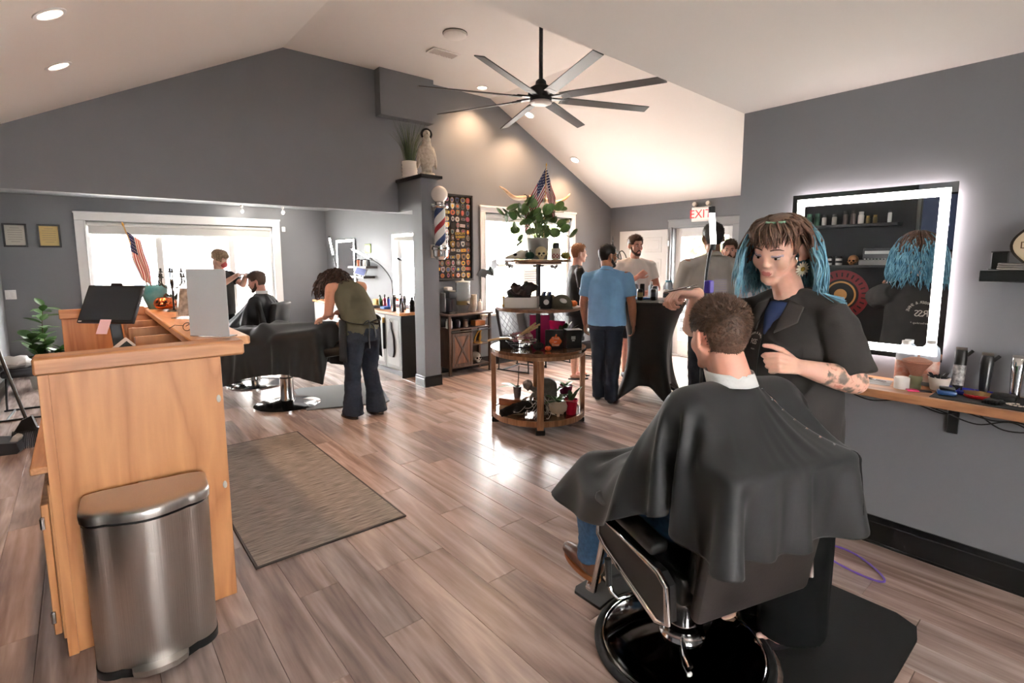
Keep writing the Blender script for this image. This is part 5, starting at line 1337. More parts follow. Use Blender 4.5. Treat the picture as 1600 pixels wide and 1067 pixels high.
# ================================================================== RECEPTION DESK
M_oak = wood('oak_veneer',(160,100,56),(202,144,94),rough=0.42,axis='Z',scale=2.2,ring=1.6,c3=(188,130,82),bump=0.04,lines=20.0)
M_oakx = wood('oak_edge',(150,94,56),(200,144,98),rough=0.42,axis='X',scale=3.0,ring=2.4,c3=(182,124,80),bump=0.04,lines=16.0)
M_oaky = wood('oak_top',(178,122,78),(218,164,116),rough=0.36,axis='Y',scale=3.0,ring=2.4,c3=(204,148,100),bump=0.03)
dk = thing('reception_desk','honey oak reception desk with thick overhanging top, behind the steel trash can','desk',(0.15,3.6,0))
def part(name,a,c,m,bev=0.003,parent=dk):
  b = MB(); b.span(a,c,bev=bev); o = b.build(name,m,parent); return o
part('end_panel',(-0.150,2.56,0.0),(0.452,2.585,1.129),M_oak)
part('top_cap',(-0.160,2.535,1.13),(0.545,2.66,1.196),M_oakx,0.008)
part('edge_strip',(-0.150,2.552,0.0),(-0.118,2.5595,1.129),M_oak,0.001)
part('front_panel',(0.428,2.586,0.0),(0.452,4.70,1.155),M_oak)
part('counter_top',(0.355,2.662,1.156),(0.60,4.76,1.196),M_oaky,0.006)
part('back_panel',(-0.12,4.70,0.0),(0.452,4.725,1.205),M_oak)
part('back_rail',(-0.13,4.694,1.15),(0.354,4.73,1.215),M_oakx,0.004)
part('work_surface',(-0.205,2.62,0.735),(0.427,4.69,0.765),M_oaky,0.004)
part('cabinet_side',(-0.16,2.586,0.06),(-0.145,3.1,0.70),M_oak)
dr = part('door',(-0.186,2.60,0.08),(-0.162,3.05,0.62),M_oak)
for z in (0.16,0.55):
  b = MB(); b.box((-0.183,2.593,z),(0.014,0.012,0.05),bev=0.002); b.cyl((-0.188,2.59,z - 0.02),(-0.188,2.59,z + 0.02),0.004,seg=8); b.build('hinge',M_chrome,dr)
for z,y in ((0.94,2.5585),(0.54,2.5585)):
  b = MB(); b.lathe([(0,0),(0.011,0),(0.009,0.004),(0.004,0.005),(0.004,0.012),(0.007,0.014),(0,0.017)],seg=16,rot=(R(90),0,0),loc=(0.433,y,z),sx=0.8,sy=1.6); b.build('hook',mat('hook_clear',(222,220,214),0.2),dk)
for y in (2.9,3.35,3.8,4.25):
  part('pigeonhole_divider',(0.20,y,0.80),(0.427,y + 0.012,1.15),M_oak,0.001)
part('pigeonhole_shelf',(0.20,2.67,0.79),(0.427,4.69,0.802),M_oaky,0.001)
settle(dk)
# steel step trash can
tc_ = thing('trash_can','brushed stainless steel step trash can in front of the oak desk','trash can',(0.135,2.40,0))
def dshape(w,d,r=0.075,n=10,bow=0.045):
  """flat back at +y, softly bowed front at -y"""
  pts = []
  for cx,cy,a0 in ((w / 2 - r,d / 2 - r * 0.35,0),(-w / 2 + r,d / 2 - r * 0.35,90),(-w / 2 + r,-d / 2 + r,180),(w / 2 - r,-d / 2 + r,270)):
    for k in range(n + 1):
      a = R(a0 + 90 * k / n); ry = r * (0.35 if a0 < 180 else 1)
      pts.append((cx + r * math.cos(a),cy + ry * math.sin(a)))
    if a0 == 180:
      for k in range(1,12): pts.append((-w / 2 + r + (w - 2 * r) * k / 12,-d / 2 - bow * math.sin(PI * k / 12)))
  return pts
def dloft(levels,caps=True):
  b = MB(); vs = []; n = None
  for z,w,d,dy in levels:
    p = dshape(w,d); n = len(p); vs += [(x,y + dy,z) for x,y in p]
  fs = [(i * n + k,i * n + (k + 1) % n,(i + 1) * n + (k + 1) % n,(i + 1) * n + k) for i in range(len(levels) - 1) for k in range(n)]
  fs += [tuple(range(n))[::-1],tuple(range((len(levels) - 1) * n,len(levels) * n))]
  return b.raw(vs,fs)
bm_steel = mat('can_steel',(196,192,188),0.30,metal=1.0,bump=0.12,bump_scale=200,stretch=(1,1,0.01))
dloft([(0.03,0.395,0.235,0),(0.60,0.405,0.245,0)]).build('body',bm_steel,tc_,angle=50)
dloft([(0.0,0.400,0.240,0),(0.032,0.402,0.242,0)]).build('base',M_black,tc_)
dloft([(0.598,0.396,0.238,0),(0.612,0.396,0.238,0)]).build('inner_rim',M_black,tc_)
lid = dloft([(0.612,0.412,0.254,0),(0.640,0.414,0.256,0),(0.650,0.400,0.242,0),(0.654,0.36,0.20,0)]).build('lid',bm_steel,tc_,angle=50)
b = MB(); b.box((0.0,0.135,0.625),(0.06,0.02,0.045),bev=0.006); b.build('hinge',M_steel,lid)
b = MB(); poly = [(-0.09,0.0),(0.09,0.0),(0.085,-0.03),(0.05,-0.052),(0,-0.058),(-0.05,-0.052),(-0.085,-0.03)]
b.prism(poly,0.022,Matrix.Translation((0.0,-0.150,0.022))); pd = b.build('pedal',bm_steel,tc_)
tc_.rotation_euler = (0,0,R(-4))
# rug
b = MB(); b.span((0.572,2.708,0.0006),(1.405,4.728,0.009),bev=0.002)
rug = thing('runner_rug','grey brown ribbed entrance rug with dark border beside the desk','rug',(0.99,3.7,0))
rm = mat('rug_ribbed',(122,108,94),0.95)
nt = rm.node_tree; N = nt.nodes.new; tcn = N('ShaderNodeTexCoord'); mp = N('ShaderNodeMapping'); mp.inputs['Scale'].default_value = (9,130,1); nt.links.new(tcn.outputs['Object'],mp.inputs[0]); nz = N('ShaderNodeTexNoise'); nz.inputs['Scale'].default_value = 1.0; nz.inputs['Detail'].default_value = 4; nt.links.new(mp.outputs[0],nz.inputs['Vector'])
rp = N('ShaderNodeValToRGB'); nt.links.new(nz.outputs['Fac'],rp.inputs[0]); rp.color_ramp.elements[0].position = 0.36; rp.color_ramp.elements[0].color = lin((98,88,80)) + (1,); rp.color_ramp.elements[1].position = 0.62; rp.color_ramp.elements[1].color = lin((150,139,128)) + (1,); nt.links.new(rp.outputs[0],nt.nodes['Principled BSDF'].inputs['Base Color'])
bp = N('ShaderNodeBump'); bp.inputs['Strength'].default_value = 0.8; bp.inputs['Distance'].default_value = 0.004; nt.links.new(nz.outputs['Fac'],bp.inputs['Height']); nt.links.new(bp.outputs[0],nt.nodes['Principled BSDF'].inputs['Normal'])
b.build('pile',rm,rug)
bd = mat('rug_border',(58,50,46),0.9)
for a,c in (((0.566,2.70,0.0005),(1.411,2.714,0.010)),((0.566,4.722,0.0005),(1.411,4.736,0.010)),((0.566,2.714,0.0005),(0.580,4.722,0.010)),((1.397,2.714,0.0005),(1.411,4.722,0.010))):
  b = MB(); b.span(a,c,bev=0.002); b.build('border',bd,rug)
settle(rug)
# monitor
mo = thing('computer_monitor','black flat monitor with webcam on the reception desk, tilted back','monitor',(0.115,4.12,0.7655))
nh = Vector((-0.72,-0.694,0)); uh = Vector((0.694,-0.72,0)); tl = R(26); vh = Vector((0,0,math.cos(tl))) - nh * math.sin(tl); nn = uh.cross(vh)
Mm = basis(uh,vh,nn,(0.02,0,0.515))
b = MB(); b.box((0,0,-0.010),(0.385,0.255,0.022),bev=0.004); b.xf(Mm); b.build('bezel',mat('monitor_black',(26,28,31),0.3),mo)
b = MB(); b.box((0,0.006,0.0018),(0.368,0.230,0.001)); b.xf(Mm); sc_ = b.build('screen',mat('screen_off',(26,32,38),0.22,coat=0.4),mo)
b = MB(); b.box((0.0,0.133,-0.004),(0.075,0.016,0.02),bev=0.004); b.xf(Mm); b.build('webcam',M_black,mo)
b = MB(); b.box((-0.168,-0.119,0.0022),(0.022,0.007,0.001)); b.xf(Mm); b.build('badge',mat('badge_white',(210,210,210),0.5),mo)
b = MB(); b.box((0,0,0.006),(0.22,0.18,0.012),bev=0.005); b.box((0.05,0.03,0.20),(0.06,0.03,0.40),rot=(R(-6),R(-4),0),bev=0.005); b.build('stand',M_black,mo)
b = MB(); b.box((0,0,0.0),(0.075,0.095,0.0015)); b.xf(Mm @ Matrix.Translation((0.012,-0.155,0.006))); tag(b.build('sticky_note',mat('note_pink',(226,196,214),0.7),loc=mo.location),'pale pink sticky note hanging from the monitor','note')
kb = thing('keyboard','black keyboard on the reception desk surface','keyboard',(-0.02,3.68,0.7655),R(-10))
b = MB(); b.box((0,0,0.008),(0.36,0.13,0.014),bev=0.004); b.build('case',M_black,kb)
for r in range(4):
  for c in range(12):
    b = MB() if (r,c) == (0,0) else None
    if b: b.box((0,0,0.004),(0.022,0.022,0.008),bev=0.003); k0 = b.mesh('key'); k0.materials.append(mat('key_dark',(44,44,46),0.5))
    o = bpy.data.objects.new('key',k0); COL.objects.link(o); o.parent = kb; o.location = (-0.155 + 0.028 * c,-0.042 + 0.028 * r,0.014)
for k,c in enumerate(((150,176,120),(226,200,100),(226,150,90),(216,120,160),(190,150,200))):
  b = MB(); b.box((0,0,0.008),(0.10,0.10,0.0155),rot=(0,0,R(2 * k))); tag(b.build('note_pad',mat('pad_%d' % k,c,0.8),loc=(-0.075,4.55,0.7655 + 0.06 + 0.0158 * k)),'%s note pad in the stack on the desk' % ('green','yellow','orange','pink','lilac')[k],'note pad','note pads in a stack')
b = MB(); b.span((-0.14,4.46,0.7655),(0.0,4.64,0.825),bev=0.004); tag(b.build('desk_box',mat('box_kraft',(150,120,92),0.7)),'low box under the stack of coloured note pads','box')
tb = thing('desk_tablet','white framed tablet leaning at an angle on the reception desk','tablet',(0.20,3.62,0.81),R(0))
Mt = Matrix.Translation((0,0,0.19)) @ Euler((R(68),R(-38),R(14))).to_matrix().to_4x4()
b = MB(); b.box((0,0,0),(0.12,0.22,0.012),bev=0.005,seg=2); b.xf(Mt); b.build('frame',mat('tablet_white',(222,222,222),0.35),tb)
b = MB(); b.box((0,0,0.0065),(0.092,0.18,0.001)); b.xf(Mt); b.build('screen',mat('tablet_dark',(52,60,64),0.2),tb)
b = MB(); b.tube([(0,0.03,0.18),(0.02,0.06,0.05),(0.02,0.06,-0.008)],0.012,8); b.box((0.01,0.04,-0.004),(0.1,0.12,0.008),bev=0.002); b.build('stand',M_white,tb)
rq = random.Random(9)
for k in range(11):
  y = 2.95 + 0.135 * k; h = rq.uniform(0.20,0.30); c = rq.choice(((232,228,222),(206,200,196),(188,182,186),(240,238,236),(164,150,146)))
  b = MB(); b.box((0,0,h / 2),(0.16,0.012 + 0.012 * rq.random(),h),rot=(R(rq.uniform(-9,9)),R(rq.uniform(-6,6)),0)); tag(b.build('file_folder',mat('folder_%d_%d' % (c[0],c[2]),c,0.8),loc=(0.305,y if abs((y - 2.9) % 0.45 - 0.225) < 0.19 else y + 0.05,0.812)),'pale paper folder standing in the desk pigeonholes','folder','folders in the desk pigeonholes')
# things on the raised counter
sb = thing('sign_board','blank white upright sign holder on the near end of the desk','sign',(0.447,2.742,1.1965))
ub = Vector((0.655,-0.755,0)).normalized()
b = MB(); b.box((0,0,0.158),(0.205,0.004,0.312),bev=0.001); b.xf(basis(ub,(0.755,0.655,0),(0,0,1))); b.build('panel',mat('board_white',(226,228,230),0.35),sb)
b = MB(); b.box((0,0.025,0.002),(0.205,0.055,0.004)); b.xf(basis(ub,(0.755,0.655,0),(0,0,1))); b.build('foot',mat('acrylic',(235,238,240),0.1,trans=0.8),sb)
va = thing('teal_vase','teal glazed vase holding a small flag at the far end of the desk','vase',(0.415,4.60,1.1965))
b = MB(); b.lathe([(0,0),(0.042,0),(0.048,0.012),(0.070,0.075),(0.082,0.135),(0.083,0.165),(0.079,0.172),(0.076,0.16),(0.05,0.04),(0,0.03)],seg=36); b.build('body',mat('glaze_teal',(66,138,146),0.14,noise_amt=0.45,noise_scale=9,rgb2=(130,176,176),coat=0.5),va)
def flag(name,label,base,top,fly,cells=(26,18),drop=0.35,ripple=0.02,cat='flag'):
  """stars and stripes on a staff: base, top of the staff; fly = hanging direction"""
  root = thing(name,label,cat,base)
  bz = Vector(base); tp = Vector(top) - bz; d = tp.normalized()
  b = MB(); b.tube([(0,0,0),tp],0.0045,10); st = b.build('staff',mat('staff_wood',(196,160,104),0.5),root)
  b = MB(); b.lathe([(0,-0.004),(0.0075,0),(0.006,0.012),(0,0.03)],seg=10,rot=frame_to(d),loc=tp); b.build('finial',mat('finial_gold',(190,150,70),0.3,metal=0.8),st)
  return root,tp,d
M_fr,M_fw,M_fb = mat('flag_red',(158,34,48),0.75),mat('flag_white',(226,220,214),0.75),mat('flag_blue',(34,42,84),0.75)
def flag_cloth(root,corner,along,hang,L,Hh,ripple,canton_near=True):
  """along: direction of the hoist (down the staff), hang: direction of the fly"""
  nu,nv = 26,13
  along = Vector(along).normalized(); hang = Vector(hang).normalized(); out = along.cross(hang).normalized()
  def pos(u,v):
    r = ripple * (0.25 + u) * (math.sin(u * 8 + v * 3.2) + 0.6 * math.sin(v * 9 - u * 4))
    return Vector(corner) + along * (v * Hh) + hang * (u * L) + out * r - along.cross(out) * 0
  b = MB(); vs = [pos(i / nu,j / nv) for j in range(nv + 1) for i in range(nu + 1)]
  bm = b.bm; V = [bm.verts.new(p) for p in vs]
  for j in range(nv):
    for i in range(nu):
      f = bm.faces.new([V[j * (nu + 1) + i],V[j * (nu + 1) + i + 1],V[(j + 1) * (nu + 1) + i + 1],V[(j + 1) * (nu + 1) + i]]); f.smooth = True
      f.material_index = 2 if (i < nu * 0.4 and j < 7) else (0 if j % 2 == 0 else 1)
  o = b.build('flag_cloth',[M_fr,M_fw,M_fb],root,angle=None); q = o.modifiers.new('s','SOLIDIFY'); q.thickness = 0.0015
  b = MB()
  for r in range(5):
    for c in range(5):
      p = pos(0.4 * (c + 0.5 + 0.0 * r) / 5,7 / 13 * (r + 0.5) / 5)
      for s in (-1,1): b.lathe([(0,0),(Hh * 0.022,0),(0,0.0012)],seg=5,rot=frame_to(out * s),loc=p + out * s * 0.0012)
  b.build('star_field',M_fw,o)['kind'] = 'stuff'
fl,tp,d = flag('desk_flag','small American flag standing in the teal vase',(0.415,4.60,1.215),(0.270,4.665,1.80),None)
flag_cloth(fl,tp * 0.93,Vector((0.42,-0.34,-0.35)),Vector((0.16,-0.12,-1.0)),0.34,0.115,0.009)
def pumpkin(name,label,loc,r,m,stem=(70,60,40),squash=0.78,face=False,rz=0,ribs=9):
  t = thing(name,label,'pumpkin',loc,rz)
  b = MB()
  def f(u,v):
    a = 2 * PI * u; th = PI * v; k = 1 - 0.10 * abs(math.cos(ribs * a / 2)) ** 3
    dip = 1 - 0.35 * math.exp(-((v) / 0.13) ** 2) - 0.25 * math.exp(-((1 - v) / 0.13) ** 2)
    return Vector((r * k * math.sin(th) * math.cos(a),r * k * math.sin(th) * math.sin(a),r * squash * (1 + math.cos(th) * dip)))
  b.grid(f,54,18,True); b.build('flesh',m,t)
  b = MB(); b.tube([(0,0,r * squash * 1.6),(0.02 * r,0.03 * r,r * squash * 2.05),(0.18 * r,0.1 * r,r * squash * 2.3)],[0.14 * r,0.10 * r,0.09 * r],7); b.build('stem',mat('stem_%d_%d' % stem[:2],stem,0.7),t)
  if face:
    dk_ = mat('carved_dark',(40,20,12),0.9)
    for s in (-1,1):
      b = MB(); b.prism([(-0.16 * r,-0.1 * r),(0.16 * r,-0.1 * r),(0.02 * r,0.2 * r)],0.12 * r,basis((1,0,0),(0,0,1),(0,-1,0),(s * 0.36 * r,-0.80 * r,r * squash * 1.25))); b.build('carved_eye',dk_,t)
    b = MB(); b.prism([(-0.5 * r,0.08 * r),(-0.25 * r,-0.08 * r),(0.25 * r,-0.08 * r),(0.5 * r,0.08 * r),(0.2 * r,0.03 * r),(0.0,0.09 * r),(-0.2 * r,0.03 * r)],0.16 * r,basis((1,0,0),(0,0,1),(0,-1,0),(0,-0.82 * r,r * squash * 0.72))); b.build('carved_mouth',dk_,t)
  return t
pumpkin('jack_o_lantern','metallic copper jack-o-lantern pumpkin beside the teal vase on the desk',(0.455,4.42,1.1965),0.072,mat('copper_foil',(204,112,66),0.22,metal=0.85),face=True,rz=R(-25),squash=0.72)
cn = thing('candelabra','black iron candelabra tree with hanging drops on the desk','candelabra',(0.49,4.28,1.1965))
b = MB(); b.lathe([(0,0),(0.045,0),(0.04,0.006),(0.008,0.014),(0.006,0.02),(0.006,0.20),(0.010,0.21),(0,0.23)],seg=16); b.build('stem',M_black,cn)
for k in range(8):
  a = 2 * PI * k / 8; r = 0.09 if k % 2 else 0.06; h = 0.235 if k % 2 else 0.27
  b = MB(); b.tube(cable([(0,0,0.17),(r * 0.5 * math.cos(a),r * 0.5 * math.sin(a),0.165),(r * math.cos(a),r * math.sin(a),0.20),(r * math.cos(a),r * math.sin(a),h)]),0.0032,6); ar = b.build('arm',M_black,cn)
  b = MB(); b.lathe([(0,0),(0.014,0.002),(0.012,0.008),(0.006,0.010),(0.006,0.03),(0,0.032)],seg=10,loc=(r * math.cos(a),r * math.sin(a),h)); b.build('candle_cup',M_black,ar)
  b = MB(); b.tube(cable([(r * math.cos(a),r * math.sin(a),0.20),(r * 1.25 * math.cos(a),r * 1.25 * math.sin(a),0.185),(r * 1.3 * math.cos(a),r * 1.3 * math.sin(a),0.215),(r * 1.12 * math.cos(a),r * 1.12 * math.sin(a),0.22)]),0.0022,6); b.build('scroll',M_black,ar)
bh = thing('brochure_holder','clear acrylic stand with a printed leaflet on the desk','leaflet stand',(0.50,3.72,1.1965),R(-50))
b = MB(); b.box((0,0.0,0.10),(0.15,0.003,0.20),rot=(R(-10),0,0)); b.build('acrylic_back',mat('acrylic'),bh)
b = MB(); b.box((0,-0.004,0.10),(0.12,0.001,0.17),rot=(R(-10),0,0)); b.build('leaflet',mat('leaflet_print',(212,208,204),0.6,noise_amt=0.5,noise_scale=28,rgb2=(120,116,112)),bh)
b = MB(); b.box((0,-0.02,0.004),(0.15,0.07,0.006)); b.build('base',mat('acrylic'),bh)
sm = thing('succulent_planter','low glass planter with dark green sprigs behind the candelabra','planter',(0.53,4.62,1.1965))
b = MB(); b.lathe([(0,0),(0.035,0),(0.04,0.06),(0.036,0.06),(0.03,0.01),(0,0.01)],seg=20); b.build('pot',mat('pot_grey',(150,150,148),0.4),sm)
for k in range(14):
  a = k * 2.4; b = MB(); L = 0.05 + 0.02 * (k % 3); b.tube([(0,0,0.05),(0.03 * math.cos(a),0.03 * math.sin(a),0.05 + L * 0.6),(0.06 * math.cos(a),0.06 * math.sin(a),0.05 + L)],[0.004,0.010,0.001],6,flat=0.4); b.build('leaf',mat('leaf_dark',(44,62,38),0.5),sm)
ew = MB();
for k in range(2): ew.tube([(0.022 * math.cos(t) + 0.05 * k,0.0,0.022 + 0.020 * math.sin(t)) for t in [2 * PI * q / 18 for q in range(18)]],0.002,6,closed=True)
ew.tube([(0.022,0,0.026),(0.028,0,0.026)],0.002,6); ew.tube([(-0.022,0,0.03),(-0.02,0.06,0.03),(-0.02,0.10,0.012)],0.0018,6); ew.tube([(0.072,0,0.03),(0.07,0.06,0.03),(0.07,0.10,0.012)],0.0018,6)
ey = ew.build('eyeglasses',M_black,loc=(0.395,3.02,1.198)); ey.rotation_euler = (0,0,R(30)); tag(ey,'black wire eyeglasses lying beside the white sign holder','eyeglasses')
# ================================================================== LEFT CORNER BEHIND THE DESK
def sled_chair(label,loc,rz,seat_m,group,quilt=True,cat='chair'):
  t = thing('waiting_chair',label,cat,loc,rz,group)
  b = MB(); b.box((0,0.02,0.455),(0.47,0.46,0.075),bev=0.028,seg=3); b.build('seat',seat_m,t)
  b = MB(); rot = Euler((R(12),0,0)).to_matrix().to_4x4(); b.box((0,0,0.21),(0.46,0.05,0.42),bev=0.022,seg=3); b.xf(Matrix.Translation((0,-0.23,0.47)) @ rot); bk = b.build('backrest',seat_m,t)
  if quilt:
    for s in (-1,1):
      for k in range(-3,4):
        c = k * 0.11
        p = [(x,(x * s + c) + 0.21) for x in (-0.21,0.21)]
        (x0,z0),(x1,z1) = p
        def clip(x,z):
          return x,z
        pts = [(x,x * s + c + 0.21) for x in [-0.21 + 0.02 * q for q in range(22)] if 0.02 < x * s + c + 0.21 < 0.40]
        if len(pts) > 2:
          b = MB(); b.tube([Vector((x,0.0262,z)) for x,z in pts],0.0022,5); b.xf(Matrix.Translation((0,-0.23,0.47)) @ rot); b.build('stitch_line',mat('stitch_grey',(70,72,76),0.6),bk)
  for s in (-1,1):
    x = s * 0.235
    b = MB(); b.tube(cable([(x,-0.24,0.46),(x,-0.245,0.30),(x,-0.26,0.03),(x,-0.24,0.011),(x,0.20,0.011),(x,0.235,0.03),(x,0.22,0.25),(x,0.20,0.43)]),0.010,8); b.build('sled_leg',M_black,t)
  b = MB(); b.tube([(-0.235,-0.20,0.011),(0.235,-0.20,0.011)],0.009,8); b.build('cross_bar',M_black,t)
  return t
M_seat = mat('chair_leather_black',(40,42,46),0.38,bump=0.05,bump_scale=180)
sled_chair('black padded chair with sled legs at the left edge behind the desk',(-0.44,7.1,0),R(-94),M_seat,'black sled leg chairs',quilt=False)
bg = MB(); bg.ball((0,0,0.05),(0.14,0.12,0.07),14,10);
for v in bg.bm.verts: v.co += Vector((noise.noise(v.co * 14),noise.noise(v.co * 14 + Vector((5,0,0))),noise.noise(v.co * 14 + Vector((0,7,0))))) * 0.03; v.co.z = max(v.co.z,0.001)
tag(bg.build('plastic_bag',mat('bag_white',(226,228,230),0.4),angle=20,loc=(-0.56,7.05,0.494)),'crumpled white plastic bag on the chair at the left edge','bag')
pl = thing('potted_ficus','leafy green ficus in white woven pot in the left corner','plant',(-0.42,8.55,0))
b = MB(); b.lathe([(0,0),(0.13,0),(0.135,0.02),(0.165,0.30),(0.155,0.31),(0.14,0.26),(0,0.26)],seg=28)
b.build('woven_pot',mat('woven_white',(206,202,194),0.8,bump=0.8,bump_scale=40,stretch=(3,3,1)),pl)
M_stem,M_leafg = mat('stem_brown',(84,70,50),0.7),mat('leaf_green',(48,82,38),0.4,noise_amt=0.3,noise_scale=12,rgb2=(86,122,60))
def leaf_mesh(name,L,W,m,curl=0.15):
  b = MB()
  def f(u,v):
    w = W * math.sin(PI * min(1,v * 0.94 + 0.03)) ** 0.8 * (2 * u - 1)
    return Vector((w,L * v,-curl * L * v * v + 0.18 * abs(w)))
  b.grid(f,5,8); me = b.mesh(name,None); me.materials.append(m); return me
lf = leaf_mesh('leaf',0.15,0.048,M_leafg)
rq = random.Random(12)
def leafy(parent,stems,lf,per,sz=(0.7,1.15),seed=1,top=0.0):
  rq = random.Random(seed)
  for pts in stems:
    P = cable(pts); b = MB(); b.tube(P,[0.008 * (1 - 0.7 * i / len(P)) for i in range(len(P))],7); b.build('stem',M_stem,parent)
    for k in range(per):
      i = int((0.25 + 0.75 * k / per) * (len(P) - 1)); a = k * 2.4 + rq.uniform(-.3,.3)
      o = bpy.data.objects.new('leaf',lf); COL.objects.link(o); o.parent = parent; o.location = P[i]
      s = rq.uniform(*sz); o.scale = (s,s,s); o.rotation_euler = (R(rq.uniform(-5,50)),R(rq.uniform(-15,15)),a)
leafy(pl,[[(0,0,0.25),(0.03,0.02,0.5),(0.02,0.0,0.75),(0.05,0.0,1.02)],[(0.03,0,0.25),(-0.05,-0.06,0.42),(-0.10,-0.12,0.66)],[(0,0.04,0.25),(0.12,-0.06,0.38),(0.2,-0.1,0.46)]],lf,30,sz=(0.8,1.25),seed=4)
bo = thing('broom','black broom with upright handle leaning at the left edge','broom',(-0.43,5.80,0))
hd = Vector((-0.24,0.55,0.90)).normalized()
b = MB(); b.tube([Vector((0,0,0.22)),Vector((0,0,0.22)) + hd * 1.25],0.013,10); b.build('handle',mat('handle_black',(30,28,29),0.35),bo)
b = MB(); b.prism([(-0.035,0.24),(0.03,0.27),(0.055,0.17),(0.11,0.15),(-0.10,0.12),(-0.085,0.155)],0.04,basis((0.98,-0.2,0),(0,0,1),(0.2,0.98,0),(0,-0.02,0))); b.build('head_block',M_black,bo)
b = MB()
for k in range(60):
  x = -0.095 + 0.2 * (k % 20) / 19; y = -0.02 + 0.02 * (k // 20); b.tube([(x,y,0.15),(x * 1.2,y * 1.6 - 0.01,0.004)],[0.004,0.003],5)
b.build('bristles',M_black,bo)['kind'] = 'stuff'
dp = thing('dustpan','grey and black dustpan on the floor at the left edge','dustpan',(-0.62,5.80,0),R(-14))
b = MB(); b.prism([(-0.17,0.0),(0.15,0.0),(0.17,0.02),(0.15,0.09),(-0.17,0.12)],0.22,basis((1,0,0),(0,0,1),(0,-1,0),(0,0.11,0))); b.build('pan',mat('dustpan_dark',(44,44,47),0.35),dp)
b = MB(); b.box((0.12,-0.02,0.09),(0.05,0.10,0.10),rot=(0,R(30),0),bev=0.015,seg=2); b.build('front_lip',mat('dustpan_grey',(176,178,178),0.35),dp)
# certificates, switch, sensor
def framed(name,label,x0,x1,z0,z1,paper):
  t = thing(name,label,'picture frame',((x0 + x1) / 2,YB - 0.001,z0))
  w,h = x1 - x0,z1 - z0
  for a,c in (((-w / 2,-0.02,h - 0.022),(w / 2,0,h)),((-w / 2,-0.02,0),(w / 2,0,0.022)),((-w / 2,-0.02,0.022),(-w / 2 + 0.022,0,h - 0.022)),((w / 2 - 0.022,-0.02,0.022),(w / 2,0,h - 0.022))):
    b = MB(); b.span(a,c,bev=0.002); b.build('frame_bar',M_black,t)
  b = MB(); b.span((-w / 2 + 0.02,-0.008,0.02),(w / 2 - 0.02,-0.004,h - 0.02)); b.build('certificate',paper,t)
  for k in range(7):
    b = MB(); ww = (w - 0.09) * (0.6 if k in (0,6) else 0.95); b.span((-ww / 2,-0.0086,h - 0.06 - 0.03 * k),(ww / 2,-0.0081,h - 0.056 - 0.03 * k)); b.build('print_line',mat('ink_grey',(110,104,92),0.8),t)
framed('framed_certificate','black framed white certificate on the wall, nearest the left edge',-0.735,-0.495,1.735,2.045,mat('cert_white',(206,202,190),0.7))
framed('framed_certificate','black framed yellowed certificate next to the window casing',-0.395,-0.155,1.735,2.045,mat('cert_gold',(196,172,112),0.6))
sw = thing('light_switch','white wall switch plate below the framed certificates','switch',(-0.725,YB - 0.001,1.04))
b = MB(); b.span((-0.055,-0.006,0),(0.055,0,0.125),bev=0.002); b.build('plate',M_white,sw)
for s in (-1,1):
  b = MB(); b.span((s * 0.025 - 0.015,-0.010,0.03),(s * 0.025 + 0.015,-0.006,0.095),bev=0.002); b.build('rocker',M_white,sw)
b = MB(); b.box((0,0,0),(0.06,0.03,0.085),bev=0.01,seg=2); tag(b.build('motion_sensor',M_white,loc=(2.80,YB - 0.017,2.085)),'small white sensor box beside the big window corner','sensor')
# ================================================================== ALCOVE: STATIONS, SECOND AND THIRD CHAIRS
M_black2 = mat('cabinet_black',(16,16,17),0.4)
ZS = 0.862
def station(name,label,y0,y1):
  t = thing(name,label,'cabinet',(3.35,(y0 + y1) / 2,0))
  b = MB(); b.span((3.17,y0 + 0.02,0.08),(3.545,y1,ZS - 0.04)); b.build('carcass',mat('cabinet_grey',(168,170,168),0.45),t)
  b = MB(); b.span((3.15,y0,0.0),(3.549,y0 + 0.02,ZS - 0.036),bev=0.001); b.build('end_panel',M_black2,t)
  b = MB(); b.span((3.20,y0 + 0.02,0.0),(3.54,y1,0.08)); b.build('plinth',M_black2,t)
  n = max(1,round((y1 - y0) / 0.45))
  for k in range(n):
    a = y0 + 0.03 + (y1 - y0 - 0.03) * k / n; c = y0 + 0.03 + (y1 - y0 - 0.03) * (k + 1) / n - 0.01
    b = MB(); b.span((3.152,a,0.10),(3.170,c,ZS - 0.05),bev=0.003); d = b.build('door',mat('cabinet_grey'),t)
    b = MB(); b.span((3.149,a + 0.05,0.15),(3.153,c - 0.05,ZS - 0.10),bev=0.001); b.build('door_panel',mat('door_panel_pale',(188,190,188),0.35),d)
  settle(t)
  w = thing('station_worktop',label.replace('cabinet','worktop').replace('grey','oak') ,'worktop',(3.33,(y0 + y1) / 2,ZS - 0.036))
  b = MB(); b.span((3.125,y0 - 0.012,ZS - 0.035),(3.549,y1,ZS),bev=0.003); b.build('board',wood('station_oak',(150,92,56),(206,146,96),axis='Y',scale=3,ring=3),w)
  settle(w)
station('station_cabinet','grey fronted station cabinet with black end beside the pillar',6.02,7.35)
station('station_cabinet','grey fronted station cabinet further back in the alcove corner',7.95,9.25)
M_led2 = glow('led_white_soft',(255,246,238),12.0)
led_mirror('wall_mirror','tall lit mirror above the station beside the pillar',(3.525,6.17,0.905),(3.525,6.95,1.92),(-1,0,0),0.012,0.035,M_led2,halo=True)
led_mirror('wall_mirror','smaller lit mirror in the far corner of the alcove',(3.525,8.28,1.0),(3.525,9.08,1.905),(-1,0,0),0.012,0.04,M_led2,halo=False)
